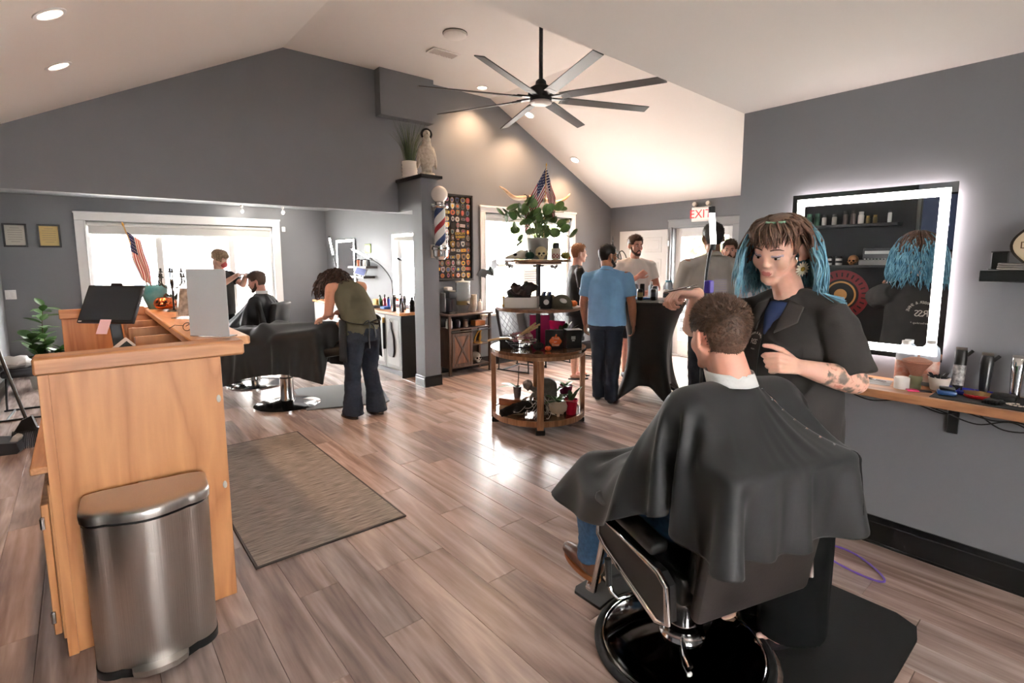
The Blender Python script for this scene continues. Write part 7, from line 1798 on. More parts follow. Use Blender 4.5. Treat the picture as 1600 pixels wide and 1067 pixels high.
# ================================================================== PILLAR AND GABLE WALL
b = MB(); b.span((3.115,5.36,2.501),(3.405,5.995,2.537),bev=0.003); tag(b.build('ledge_shelf',M_black),'black board shelf on top of the pillar','shelf')
gp = thing('potted_grass','tall ornamental grass in ribbed white pot on the pillar shelf','plant',(3.19,5.76,2.5375))
b = MB(); prof = [(0,0),(0.075,0),(0.085,0.006)]
for k in range(9): prof += [(0.088 if k % 2 else 0.094,0.012 + 0.020 * k)]
prof += [(0.092,0.195),(0.084,0.195),(0.08,0.15),(0,0.15)]
b.lathe(prof,seg=30); b.build('pot',mat('pot_ribbed_white',(222,214,204),0.5),gp)
rq = random.Random(21); M_gr = [mat('grass_a',(58,74,44),0.6),mat('grass_b',(84,96,58),0.6),mat('grass_c',(44,58,36),0.6)]
for k in range(95):
  a = rq.uniform(0,6.28); s = rq.uniform(0,1) ** 0.7; L = rq.uniform(0.34,0.56); dx,dy = math.cos(a) * s * 0.26,math.sin(a) * s * 0.20
  if dy > 0.1: dy *= 0.5
  r0 = 0.05 * s; pts = [(r0 * math.cos(a),r0 * math.sin(a),0.15),(dx * 0.35 + r0 * math.cos(a),dy * 0.35,0.15 + L * 0.5),(dx + r0 * math.cos(a),dy,0.15 + L * (1 - 0.15 * s))]
  b = MB(); b.tube(cable(pts),[0.0060 * (1 - q / 17.5) + 0.0010 for q in range(17)],4,flat=0.5); b.build('grass_blade',M_gr[k % 3],gp)
pg = thing('penguin_statue','carved stone bird statue wearing a black headset, on the pillar shelf','statue',(3.262,5.475,2.5375),R(-20))
M_stone = mat('carved_stone',(176,164,146),0.8,noise_amt=0.25,noise_scale=28,bump=0.6,bump_scale=70,rgb2=(208,198,182))
b = MB()
cap(b,(0,0,0.10),0.06,(0,0,0.26),0.095); b.ball((0,0.0,0.22),(0.105,0.085,0.15),20,14); cap(b,(0,-0.01,0.33),0.062,(0,-0.01,0.44),0.042); b.ball((0,-0.02,0.475),(0.045,0.052,0.045),14,10); cap(b,(0,-0.06,0.475),0.018,(0,-0.11,0.465),0.006)
for s in (-1,1):
  b.ball((s * 0.092,0.01,0.21),(0.022,0.06,0.135),12,10,(0,R(-s * 8),0)); cap(b,(s * 0.04,0,0.10),0.025,(s * 0.045,0,0.03),0.016)
fuse(b,'figure',M_stone,pg,voxel=0.009,smooth=2,wrinkle=0.004,wscale=60)
b = MB(); loft(b,[((0,0,0),(0.10,0,0),(0,0.08,0)),((0,0,0.028),(0.09,0,0),(0,0.072,0))],18); b.build('plinth',M_stone,pg)
b = MB(); b.tube([(0.058 * math.cos(a),-0.01,0.475 + 0.058 * math.sin(a)) for a in [R(-40 + 260 * k / 20) for k in range(21)]],0.013,8); b.build('headset',M_black,pg)
# barber pole
bp_ = thing('barber_pole','barber pole with white globe and striped glass cylinder on the pillar','barber pole',(3.335,5.33,1.55))
b = MB(); b.ball((0,0,0.765),0.098,28,18); b.build('globe',mat('opal_glass',(226,220,212),0.25,coat=0.3),bp_)
b = MB(); b.lathe([(0,0),(0.05,0.0),(0.06,0.02),(0.085,0.04),(0.09,0.11),(0.105,0.12),(0.105,0.145),(0.092,0.155),(0.092,0.165),(0,0.165)],seg=32); b.build('base_cup',M_chrome,bp_)
b = MB(); b.lathe([(0,0.60),(0.095,0.60),(0.105,0.612),(0.105,0.63),(0.07,0.64),(0.055,0.65),(0.055,0.665),(0.064,0.67),(0.05,0.69),(0,0.69)],seg=32); b.build('top_collar',M_chrome,bp_)
pm = mat('pole_stripes',(230,230,230),0.5); nt = pm.node_tree; N = nt.nodes.new; L = nt.links.new
tcn = N('ShaderNodeTexCoord'); sp = N('ShaderNodeSeparateXYZ'); L(tcn.outputs['Object'],sp.inputs[0]); at = N('ShaderNodeMath'); at.operation = 'ARCTAN2'; L(sp.outputs['Y'],at.inputs[0]); L(sp.outputs['X'],at.inputs[1])
m1 = N('ShaderNodeMath'); m1.operation = 'MULTIPLY_ADD'; m1.inputs[1].default_value = -1 / (2 * PI); L(at.outputs[0],m1.inputs[0]); m2 = N('ShaderNodeMath'); m2.operation = 'MULTIPLY'; m2.inputs[1].default_value = 2.6; L(sp.outputs['Z'],m2.inputs[0]); L(m2.outputs[0],m1.inputs[2])
frn = N('ShaderNodeMath'); frn.operation = 'FRACT'; L(m1.outputs[0],frn.inputs[0]); rp = N('ShaderNodeValToRGB'); rp.color_ramp.interpolation = 'CONSTANT'; L(frn.outputs[0],rp.inputs[0])
el = rp.color_ramp.elements; el[0].position = 0; el[0].color = lin((228,226,222)) + (1,); el[1].position = 0.28; el[1].color = lin((164,36,48)) + (1,)
for pos,c in ((0.47,(228,226,222)),(0.76,(40,62,112))): e = el.new(pos); e.color = lin(c) + (1,)
L(rp.outputs[0],nt.nodes['Principled BSDF'].inputs['Base Color'])
b = MB(); b.cyl((0,0,0.165),(0,0,0.60),0.066,seg=32); b.build('striped_core',pm,bp_)
b = MB(); b.lathe([(0.088,0.165),(0.088,0.60),(0.0865,0.60),(0.0865,0.165),(0.088,0.165)],seg=32); b.build('glass_tube',mat('clear_glass',(255,255,255),0.02,trans=1.0,ior=1.1),bp_)
b = MB(); b.box((0,0.085,0.10),(0.16,0.022,0.16),bev=0.004); b.box((0,0.085,0.62),(0.12,0.022,0.08),bev=0.004); b.build('wall_bracket',mat('bracket_white',(206,204,200),0.4),bp_)
# frame of badges
fb = thing('badge_frame','tall black framed display of many embroidered badges beside the pillar','display frame',(3.94,5.995,1.26))
w_,h_ = 0.66,1.17
for a,c in (((-w_ / 2,-0.035,h_ - 0.03),(w_ / 2,0,h_)),((-w_ / 2,-0.035,0),(w_ / 2,0,0.03)),((-w_ / 2,-0.035,0.03),(-w_ / 2 + 0.03,0,h_ - 0.03)),((w_ / 2 - 0.03,-0.035,0.03),(w_ / 2,0,h_ - 0.03))):
  b = MB(); b.span(a,c,bev=0.003); b.build('frame_bar',M_black,fb)
b = MB(); b.span((-w_ / 2 + 0.02,-0.012,0.02),(w_ / 2 - 0.02,-0.004,h_ - 0.02)); b.build('felt_board',mat('felt_dark',(46,42,40),0.95),fb)
shapes = []
for kind in range(4):
  b = MB(); My = basis((1,0,0),(0,0,1),(0,-1,0),(0,0,0))
  if kind == 0: pol = [(0.036 * math.cos(2 * PI * k / 16),0.036 * math.sin(2 * PI * k / 16)) for k in range(16)]
  elif kind == 1: pol = [(-0.032,0.036),(0,0.042),(0.032,0.036),(0.034,0.0),(0.02,-0.03),(0,-0.043),(-0.02,-0.03),(-0.034,0)]
  elif kind == 2: pol = [(0.028 * math.cos(2 * PI * k / 16),0.040 * math.sin(2 * PI * k / 16)) for k in range(16)]
  else: pol = [(-0.04,-0.02),(0.04,-0.02),(0.04,0.02),(-0.04,0.02)]
  b.prism(pol,0.004,My); b.mi = 1; b.prism([(x * 0.82,y * 0.82) for x,y in pol],0.0055,My); b.mi = 2; b.prism([(x * 0.45,y * 0.45) for x,y in pol],0.007,My); shapes.append(b.mesh('badge'))
cs = [(150,110,60),(60,66,80),(190,180,166),(160,84,96),(120,100,90),(196,104,52),(50,46,44),(112,122,110),(170,150,150),(96,70,64),(206,170,60),(80,92,120)]
CM_ = [mat('badge_%d' % k,c,0.85) for k,c in enumerate(cs)]
rq = random.Random(31); variants = {}
for r in range(13):
  for c in range(7):
    k = rq.choice((0,0,0,1,1,2,2,3)); key = (k,rq.randrange(12),rq.randrange(12),rq.randrange(12))
    key = key[:1] + ((key[1] * 5 + 3) % 12,(key[2] * 7) % 12,key[3])
    me = variants.get(key)
    if me is None:
      me = shapes[k].copy(); [me.materials.append(CM_[q]) for q in key[1:]]; variants[key] = me
    o = bpy.data.objects.new('badge',me); COL.objects.link(o); o.parent = fb; s = rq.uniform(0.88,1.08); o.scale = (s,1,s)
    o.location = (-0.255 + 0.085 * c + rq.uniform(-.006,.006),-0.0125,0.075 + 0.085 * r + rq.uniform(-.006,.006)); o.rotation_euler = (0,R(rq.uniform(-8,8)),0)
o = text_obj('badge_text','DEPUTY\nSHERIFF',0.045,mat('badge_yellow',(206,170,60),0.8),fb,basis((1,0,0),(0,0,1),(0,-1,0),(0.12,-0.022,0.62)))
b = MB(); b.span((0.02,-0.021,0.575),(0.22,-0.0125,0.665)); b.build('name_badge',mat('badge_6'),fb)
# longhorn
lh = thing('longhorn_mount','polished longhorn steer horns with leather centre above the gable window','horns',(5.38,5.93,2.45))
hp = [(-0.70,-0.05,0.13),(-0.60,-0.05,0.09),(-0.50,-0.04,0.03),(-0.40,-0.03,-0.005),(-0.28,-0.02,0.0),(-0.14,-0.01,0.015)]
hq = [(0.74,-0.05,0.14),(0.66,-0.05,0.07),(0.55,-0.05,0.02),(0.42,-0.04,-0.015),(0.28,-0.02,0.0),(0.14,-0.01,0.012)]
M_horn = mat('horn_cream',(206,186,158),0.3,noise_amt=0.4,noise_scale=5,rgb2=(128,92,62))
for H0 in (hp,hq):
  P = cable(H0); b = MB(); b.tube(P,[0.006 + 0.034 * (i / (len(P) - 1)) ** 0.6 for i in range(len(P))],14); b.build('horn',M_horn,lh)
P = cable([(-0.16,-0.01,0.013),(0,0,0.015),(0.16,-0.01,0.012)]); b = MB(); b.tube(P,0.046,16); b.build('leather_wrap',mat('leather_tan',(176,120,84),0.5),lh)
for x in (-0.16,0.16):
  b = MB(); b.tube([(x - 0.025,-0.01,0.013),(x + 0.025,-0.01,0.013)],0.050,16); b.build('band',mat('leather_dark',(50,36,30),0.5),lh)
b = MB(); b.box((0,0.04,0.0),(0.10,0.05,0.09),bev=0.01); b.build('wall_mount',mat('leather_dark'),lh)
# coffee cabinet
cc = thing('coffee_cabinet','dark rustic coffee cabinet with barn door under the badge display','cabinet',(4.03,5.85,0))
M_rw = wood('rustic_dark',(46,32,26),(92,66,50),axis='X',scale=4,ring=3); M_rd = wood('rustic_door',(84,52,34),(140,92,60),axis='Z',scale=4,ring=3); M_rwz = wood('rustic_post',(50,36,30),(96,70,54),axis='Z',scale=4,ring=3)
x0,x1,d0,d1 = -0.35,0.35,-0.145,0.145
def cpart(nm,a,c,m,par=cc,bev=0.003):
  b = MB(); b.span(a,c,bev=bev); return b.build(nm,m,par)
cpart('top',(x0 - 0.02,d0 - 0.015,0.805),(x1 + 0.02,d1,0.83),M_rw); cpart('shelf',(x0 + 0.03,d0 + 0.01,0.615),(x1 - 0.03,d1,0.635),M_rw); cpart('bottom',(x0 + 0.03,d0 + 0.01,0.10),(x1 - 0.03,d1,0.12),M_rw)
for x in (x0,x1 - 0.035):
  for y in (d0,d1 - 0.035): cpart('post',(x,y,0),(x + 0.035,y + 0.035,0.805),M_rwz)
cpart('back',(x0 + 0.03,d1 - 0.008,0.10),(x1 - 0.03,d1 - 0.002,0.805),M_black); cpart('divider',(0.015,d0 + 0.01,0.12),(0.035,d1 - 0.01,0.615),M_rwz); cpart('side_panel',(x0 + 0.008,d0 + 0.035,0.10),(x0 + 0.020,d1 - 0.035,0.62),M_rwz)
cpart('half_shelf',(0.036,d0 + 0.02,0.38),(x1 - 0.036,d1 - 0.01,0.395),M_rw); cpart('rail',(x0 + 0.02,d0 - 0.022,0.585),(x1 - 0.02,d0 - 0.014,0.605),M_black)
dr = cpart('barn_door',(x0 + 0.036,d0 - 0.012,0.125),(0.013,d0 - 0.002,0.575),M_rd)
for a,c in (((x0 + 0.036,d0 - 0.020,0.125),(x0 + 0.075,d0 - 0.012,0.575)),((-0.026,d0 - 0.020,0.125),(0.013,d0 - 0.012,0.575)),((x0 + 0.075,d0 - 0.020,0.125),(-0.026,d0 - 0.012,0.165)),((x0 + 0.075,d0 - 0.020,0.535),(-0.026,d0 - 0.012,0.575))): cpart('door_board',a,c,M_rwz,dr)
for s in (-1,1):
  b = MB(); b.box(((x0 + 0.049) / 2,d0 - 0.016,0.35),(0.03,0.008,0.43),rot=(0,R(s * 28),0),bev=0.002); b.build('cross_brace',M_rwz,dr)
ZK = 0.8305
cf = thing('coffee_maker','black and silver single cup coffee maker on the rustic cabinet','coffee maker',(3.79,5.87,ZK))
b = MB(); b.box((0,0.05,0.14),(0.13,0.10,0.28),bev=0.02,seg=2); b.box((0,-0.03,0.25),(0.13,0.16,0.10),bev=0.025,seg=2); b.build('body',M_black,cf)
b = MB(); b.box((0,-0.03,0.012),(0.13,0.16,0.024),bev=0.006); b.build('drip_tray',M_black,cf); b = MB(); b.box((-0.072,0.03,0.15),(0.02,0.12,0.26),bev=0.008); b.build('water_tank',M_steel,cf); b = MB(); b.box((0,-0.03,0.305),(0.11,0.13,0.012),bev=0.005); b.build('lid',M_steel,cf)
b = MB(); b.box((0,0,0.02),(0.09,0.10,0.045),bev=0.01); tag(b.build('napkin_pack',M_wh,loc=(3.79,5.885,ZK + 0.3115)),'white paper pack on top of the coffee maker','napkins')
wd = thing('water_dispenser','clear glass drink dispenser with lid on the rustic cabinet','dispenser',(4.02,5.87,ZK))
gl = mat('dispenser_glass',(240,244,244),0.05,trans=0.9,ior=1.2)
b = MB(); b.lathe([(0,0.0),(0.07,0),(0.075,0.05),(0.095,0.10),(0.10,0.40),(0.097,0.41),(0.094,0.40),(0.09,0.105),(0,0.10)],seg=28); b.build('jar',gl,wd)
b = MB(); b.lathe([(0,0.41),(0.102,0.41),(0.102,0.425),(0.03,0.432),(0.014,0.44),(0.018,0.455),(0,0.465)],seg=28); b.build('lid',mat('lid_clear',(222,224,222),0.2),wd)
b = MB(); b.lathe([(0,0.102),(0.088,0.107),(0.09,0.16),(0,0.16)],seg=24); b.build('drink',mat('drink_amber',(190,160,90),0.2),wd); b = MB(); b.cyl((0,-0.09,0.125),(0,-0.13,0.12),0.012,seg=10); b.build('tap',M_chrome,wd)
for k in range(2):
  t = thing('cup_stack',('paper cup stack beside the drink dispenser','shorter paper cup stack by the wall edge')[k],'cups',(4.19 + 0.0 * k,5.85 + 0.085 * k,ZK))
  for q in range(9 - 3 * k):
    b = MB(); b.lathe([(0,0),(0.028,0),(0.040,0.09),(0.042,0.092),(0.040,0.094),(0,0.012)],seg=20,loc=(0,0,0.018 * q)); b.build('cup',mat('cup_cream',(226,218,206),0.6),t)
bottle('soap_bottle','small white soap bottle at the end of the rustic cabinet',(4.30,5.86,ZK),0.032,0.17,M_wh,M_wh)
for k,(x,c,s,lab) in enumerate(((3.76,(196,196,192),(0.10,0.10,0.12),'white jar on the open shelf of the coffee cabinet'),(3.90,(30,30,30),(0.08,0.08,0.10),'black canister on the open shelf of the coffee cabinet'),(4.02,(110,90,76),(0.09,0.10,0.10),'brown sugar jar on the open shelf of the coffee cabinet'),(4.24,(190,120,64),(0.17,0.12,0.075),'orange wooden tea box on the open shelf of the coffee cabinet'))):
  b = MB()
  if k < 3: b.lathe([(0,0),(s[0] * 0.42,0),(s[0] * 0.45,0.01),(s[0] * 0.45,s[2] * 0.75),(s[0] * 0.35,s[2] * 0.85),(s[0] * 0.36,s[2]),(0,s[2])],seg=20)
  else: b.box((0,0,s[2] / 2),s,bev=0.004); b.box((0,0,s[2] * 0.93),(s[0] * 1.02,s[1] * 1.02,s[2] * 0.12),bev=0.002)
  tag(b.build(('storage_jar','canister','storage_jar','tea_box')[k],mat('ck_%d' % k,c,0.4),loc=(x,5.83,0.6355)),lab,('jar','canister','jar','box')[k])
gb = thing('gold_figurine','gold looped figurine on the middle shelf of the coffee cabinet','figurine',(4.21,5.80,0.3955))
b = MB(); b.lathe([(0,0),(0.07,0),(0.065,0.012),(0,0.014)],seg=20); b.build('base',mat('gold_satin',(186,140,64),0.3,metal=0.9),gb)
b = MB(); b.tube(cable([(0.03,0,0.012),(0.05,0,0.07),(0.04,0,0.13),(0.055,0,0.17),(0.02,0,0.165),(-0.03,0,0.10),(-0.05,0,0.05),(-0.045,0,0.012)]),0.012,8); cap(b,(0.03,0,0.05),0.02,(0.045,0,0.13),0.012); b.build('figure',mat('gold_satin'),gb)
skull('decor_skull','white ceramic skull on the bottom shelf of the coffee cabinet',(4.20,5.83,0.1205),0.95,PI,mat('skull_white',(206,200,190),0.5))
# waiting chairs under the window
sled_chair('black quilted sled chair next to the coffee cabinet',(4.76,5.46,0),R(196),M_seat,'black quilted chairs under the gable window')
sled_chair('middle black quilted sled chair under the gable window',(5.36,5.58,0),R(176),M_seat,'black quilted chairs under the gable window')
sled_chair('black quilted sled chair furthest from the coffee cabinet',(5.96,5.60,0),R(182),M_seat,'black quilted chairs under the gable window')
# paper bats on the window
def bat(label,loc,s,rot,m,m2=None):
  t = thing('paper_bat',label,'bat',loc,0)
  out = [(0,0.05),(0.03,0.10),(0.04,0.05),(0.10,0.07),(0.20,0.16),(0.42,0.10),(0.36,0.02),(0.38,-0.10),(0.28,-0.04),(0.22,-0.12),(0.14,-0.05),(0.06,-0.14),(0,-0.20)]
  for s2,nm in ((1,'wing'),(-1,'wing')):
    b = MB(); b.prism([(x * s * s2,z * s) for x,z in out],0.003,basis((1,0,0.0),(0,0,1),(0,-1,0))); b.xf(Euler((0,rot,0)).to_matrix().to_4x4() @ Euler((0,0,s2 * R(18))).to_matrix().to_4x4()); b.build('wing',m2 or m,t)
  b = MB(); b.ball((0,-0.012,-0.02 * s),(0.05 * s,0.012,0.13 * s),12,8); b.xf(Euler((0,rot,0)).to_matrix().to_4x4()); b.build('body',m,t)
bat('large silver and black paper bat hanging at the side of the gable window',(4.55,5.93,1.40),0.55,R(-32),M_black,mat('foil_silver',(120,122,126),0.35,metal=0.7))
bat('small dark paper bat on the gable window, nearer the badge display',(4.93,5.955,1.46),0.24,R(25),mat('paper_charcoal',(52,54,58),0.7))
bat('small dark paper bat on the gable window, nearer the group of people',(5.87,5.955,1.43),0.24,R(-5),mat('paper_charcoal'))
b = MB(); b.span((5.20,5.960,1.18),(5.55,5.964,1.40)); ns = b.build('window_notice',mat('paper_white')); tag(ns,'white printed notice on the gable window behind the display stand','notice')
for k in range(5):
  b = MB(); b.span((5.23,5.9595,1.36 - 0.035 * k),(5.52 - 0.05 * (k % 2),5.960,1.366 - 0.035 * k)); b.build('print_line',mat('ink_grey'),ns)
# ================================================================== ROUND DISPLAY STAND
CC = Vector((3.30,3.57,0)); RV = Vector((0.768,-0.64,0)); TV = Vector((-0.64,-0.768,0))     # along the counter front, towards the shop entrance side
ct = thing('display_stand','round three tier wooden display stand with square posts, crowded with Halloween decor','display stand',CC)
M_walnut = wood('walnut_top',(74,48,34),(122,84,60),axis='X',scale=3,ring=2.4,rough=0.22,coat=0.3); M_wal2 = wood('walnut_rim',(120,82,56),(176,130,94),axis='Z',scale=5,ring=2,rough=0.4)
def disc(nm,r,z0,z1,m,par=ct,bev=0.004):
  b = MB(); b.lathe([(0,z0),(r - bev,z0),(r,z0 + bev),(r,z1 - bev),(r - bev,z1),(0,z1)],seg=56); return b.build(nm,m,par)
disc('table_top',0.455,0.705,0.735,M_walnut); disc('table_apron',0.44,0.668,0.7045,M_wal2)
disc('lower_shelf',0.42,0.095,0.118,M_walnut); b = MB(); b.lathe([(0.42,0.075),(0.438,0.075),(0.438,0.125),(0.42,0.125),(0.42,0.075)],seg=56); b.build('lower_rim',M_wal2,ct)
disc('middle_tier',0.395,1.085,1.112,wood('walnut_mid',(96,64,46),(150,108,80),axis='X',scale=3,ring=2.4)); disc('upper_tier',0.315,1.525,1.548,mat('walnut_mid')); disc('upper_batten',0.22,1.507,1.5245,mat('walnut_mid'))
for d in (TV,-TV,RV,-RV):
  b = MB(); a = math.atan2(d.y,d.x); b.box((d.x * 0.425,d.y * 0.425,0.36),(0.045,0.06,0.625),rot=(0,0,a),bev=0.004); lg = b.build('leg',M_wal2,ct)
  b = MB(); b.box((d.x * 0.41,d.y * 0.41,0.024),(0.07,0.085,0.045),rot=(0,0,a),bev=0.006); b.build('foot',M_black,lg)
b = MB(); b.box((0,0,1.12),(0.034,0.034,0.77),bev=0.003); b.build('pole',mat('pole_charcoal',(48,48,50),0.4,metal=0.5),ct)
for z in (0.745,1.07,1.12,1.49):
  b = MB(); b.box((0,0,z),(0.075,0.075,0.018),bev=0.003); b.build('flange',mat('pole_charcoal'),ct)
def at(x,t,z): p = CC + RV * x + TV * t; return (p.x,p.y,z)
RZ = math.atan2(RV.y,RV.x)
# ---- top tier
Z3 = 1.5485
tp_ = thing('potted_peperomia','round leaved green plant in grey tin pot on the top tier of the stand','plant',at(0.0,-0.06,Z3),RZ)
b = MB(); b.lathe([(0,0),(0.085,0),(0.09,0.01),(0.10,0.19),(0.104,0.195),(0.10,0.20),(0.09,0.16),(0,0.16)],seg=28); b.build('pot',mat('tin_grey',(150,152,152),0.4,metal=0.4),tp_)
M_pl = mat('leaf_round',(62,96,52),0.4,noise_amt=0.35,noise_scale=14,rgb2=(116,142,82))
def round_leaf(nm,r,m):
  b = MB(); b.grid(lambda u,v: Vector((r * v * math.cos(2 * PI * u),r * (1 + v * math.sin(2 * PI * u)),0.25 * r * v * v)),14,4,True); me = b.mesh(nm,None); me.materials.append(m); return me
rl = round_leaf('leaf',0.052,M_pl); rq = random.Random(17)
tips = [(-0.30,0.0,0.33),(-0.24,0.05,0.22),(-0.27,-0.05,0.42),(-0.16,0.0,0.40),(-0.10,0.05,0.30),(-0.05,-0.05,0.36),(0.05,0.05,0.30),(0.12,0.0,0.38),(0.20,0.05,0.30),(0.27,0.0,0.24),(0.24,0.0,0.42),(0.30,-0.05,0.18),(0.16,0.1,0.18),(-0.20,0.1,0.10),(0.10,0.1,0.14),(-0.12,-0.1,0.48),(-0.33,0.05,0.38),(0.02,0.08,0.22)]
for (x,y,z) in tips:
  P = cable([(0,0,0.15),(x * 0.4,y * 0.4,0.15 + (z + 0.1) * 0.5),(x,y,z + 0.02)]); b = MB(); b.tube(P,0.0035,6); b.build('stem',mat('stem_green',(96,110,66),0.6),tp_)
  for q in range(3):
    o = bpy.data.objects.new('leaf',rl); COL.objects.link(o); o.parent = tp_; o.location = P[-1 - 3 * q]; s = rq.uniform(0.75,1.15); o.scale = (s,s,s); o.rotation_euler = (R(rq.uniform(20,100)),R(rq.uniform(-30,30)),rq.uniform(0,6.28))
skull('decor_skull','pale plastic skull in front of the tin pot on the top tier',at(0.02,0.10,Z3),0.80,RZ + PI,mat('skull_bone',(206,192,152),0.6))
ask = thing('animal_skull','small white long nosed animal skull on the top tier','skull',at(-0.205,0.06,Z3),RZ + R(12))
b = MB(); b.ball((0.05,0,0.045),(0.062,0.045,0.045),16,10); cap(b,(0.02,0,0.04),0.034,(-0.095,0,0.016),0.015)
fuse(b,'cranium',mat('skull_ivory',(224,216,198),0.6),ask,voxel=0.006)
b = MB(); b.ball((-0.02,-0.034,0.046),(0.018,0.010,0.014),10,8); b.build('eye_socket',mat('socket_dark'),ask); b = MB(); b.box((-0.04,0,0.008),(0.10,0.03,0.012),bev=0.003); b.build('jaw',mat('skull_ivory'),ask)
pumpkin('green_gourd','round dark green ornament between the two skulls on the top tier',at(-0.085,0.12,Z3),0.042,mat('ornament_green',(30,72,52),0.3),squash=0.9)
b = MB(); b.box((0,0,0.036),(0.04,0.045,0.07),bev=0.006); b.box((0,0,0.078),(0.028,0.028,0.016),bev=0.003); o = tag(b.build('domino_block',mat('domino_black',(24,22,22),0.4),loc=at(-0.115,-0.02,Z3)),'small black block behind the green ornament on the top tier','block')
mg = thing('checkered_mug','white mug with red checks and a black lid on the top tier','mug',at(0.155,0.10,Z3),RZ)
b = MB(); b.lathe([(0,0),(0.040,0),(0.043,0.01),(0.043,0.10),(0.0,0.10)],seg=24); b.build('body',mat('mug_white',(224,214,202),0.4),mg)
for r in range(3):
  for c in range(8):
    if (r + c) % 2: continue
    a = R(200 + 20 * c); b = MB(); b.box((0.0432 * math.cos(a),0.0432 * math.sin(a),0.02 + 0.013 * r),(0.002,0.013,0.012),rot=(0,0,a)); b.build('check',mat('check_red',(160,44,48),0.5),mg)
b = MB(); b.lathe([(0.03,0.10),(0.03,0.14),(0.02,0.15),(0,0.15)],seg=16); b.build('lid',M_black,mg)
pumpkin('striped_gourd','small green and yellow gourd at the rim of the top tier',at(0.245,0.06,Z3),0.042,mat('gourd_green',(104,110,46),0.5,noise_amt=0.5,noise_scale=18,rgb2=(176,150,60)),squash=0.85)
pumpkin('mini_pumpkin','tiny orange pumpkin behind the gourd on the top tier',at(0.285,-0.02,Z3),0.022,mat('pumpkin_orange',(206,104,44),0.5))
p0 = Vector(at(0.05,-0.12,Z3 + 0.05))
fl,tpv,d = flag('stand_flag','American flag on a thin staff above the display stand plant',tuple(p0),(p0.x + 0.02,p0.y - 0.02,2.42),None)
flag_cloth(fl,tpv * 0.985,Vector((0,0,-1)),(RV * -0.34 + Vector((0,0,-0.62))),0.42,0.24,0.022)
flag_cloth(fl,tpv * 0.985,Vector((0,0,-1)),(RV * 0.22 + Vector((0,0,-0.75))),0.30,0.24,0.018)
# ---- middle tier
Z2 = 1.1125
wb_ = thing('white_tray_box','open white box full of dark folded bags on the middle tier','box',at(-0.155,0.10,Z2),RZ + R(-8))
for a,c in (((-0.15,-0.10,0),(0.15,0.10,0.006)),((-0.15,-0.10,0),(-0.144,0.10,0.095)),((0.144,-0.10,0),(0.15,0.10,0.095)),((-0.15,-0.10,0),(0.15,-0.094,0.095)),((-0.15,0.094,0),(0.15,0.10,0.095))):
  b = MB(); b.span(a,c,bev=0.001); b.build('panel',mat('box_white',(222,220,216),0.6),wb_)
rq = random.Random(41)
for k in range(9):
  b = MB(); b.ball((0,0,0.0),(0.075,0.05,0.045),12,8)
  for v in b.bm.verts: v.co += Vector((noise.noise(v.co * 22 + Vector((k,0,0))),noise.noise(v.co * 22 + Vector((0,k,0))),noise.noise(v.co * 22 + Vector((0,0,k))))) * 0.03
  x,y = rq.uniform(-0.09,0.09),rq.uniform(-0.05,0.05); p = at(-0.155 + x,0.10 - y,Z2 + 0.09 + 0.05 * (k % 3) - 0.015)
  o = b.build('pouch',mat('pouch_%d' % (k % 4),((40,34,34),(66,46,44),(52,60,52),(90,80,78))[k % 4],0.7),angle=None,loc=p); o.rotation_euler = (rq.uniform(-.5,.5),rq.uniform(-.5,.5),rq.uniform(0,6)); tag(o,'dark crumpled pouch in the open white box','pouch','pouches in the white box')
ck_ = thing('gold_clock','small gold mantel piece at the end of the white box','ornament',at(-0.325,0.07,Z2),RZ)
b = MB(); b.box((0,0,0.05),(0.025,0.04,0.10),bev=0.004); b.build('case',mat('gold_satin'),ck_); b = MB(); b.box((0,-0.021,0.055),(0.016,0.002,0.06)); b.build('face',mat('clock_cream',(210,196,160),0.5),ck_)
tu = thing('tumbler','black printed cup holding blue and white sachets on the middle tier','cup',at(0.055,0.24,Z2),RZ)
b = MB(); b.lathe([(0,0),(0.050,0),(0.062,0.115),(0.060,0.118),(0.056,0.11),(0,0.08)],seg=26); b.build('cup',mat('cup_black',(24,24,26),0.5),tu)
b = MB(); b.lathe([(0,0),(0.024,0),(0.024,0.001),(0,0.001)],seg=20,rot=(R(96),0,0),loc=(0,-0.0575,0.062)); b.build('emblem',mat('emblem_pale',(196,196,196),0.6),tu)
for k in range(6):
  b = MB(); b.box((0.028 * math.cos(k),0.028 * math.sin(k),0.118),(0.03,0.004,0.07),rot=(R(20 * math.sin(k)),R(20 * math.cos(k)),k)); b.build('sachet',mat('sachet_%d' % (k % 2),((60,84,150),(216,214,210))[k % 2],0.5),tu)
cp_ = thing('baseball_cap','olive baseball cap with white emblem on the middle tier','cap',at(0.20,0.19,Z2),RZ + R(8))
b = MB(); b.grid(lambda u,v: Vector((0.10 * math.sin(v * PI / 2) * math.cos(2 * PI * u),0.085 * math.sin(v * PI / 2) * math.sin(2 * PI * u),0.125 * math.cos(v * PI / 2) ** 0.75)),32,10,True); b.build('crown',mat('cap_olive',(88,86,72),0.9),cp_)
b = MB(); b.grid(lambda u,v: Vector((0.095 * math.cos(PI + PI * u) * (1 + 0.05 * v),-0.08 * math.sin(PI * u) - 0.075 * v * math.sin(PI * u) ** 0.7,0.012 - 0.010 * v)),20,5); o = b.build('brim',mat('cap_olive'),cp_); q = o.modifiers.new('s','SOLIDIFY'); q.thickness = 0.004
b = MB(); b.ball((0.0,-0.072,0.07),(0.036,0.010,0.022),14,8,(R(-20),R(20),0)); b.build('emblem',mat('emblem_pale'),cp_)
pumpkin('mini_pumpkin','orange pumpkin at the rim of the middle tier',at(0.315,0.10,Z2),0.042,mat('pumpkin_orange'))
pumpkin('tan_gourd','tan gourd behind the black cup on the middle tier',at(0.12,-0.05,Z2),0.048,mat('gourd_tan',(176,152,100),0.6),squash=1.25)
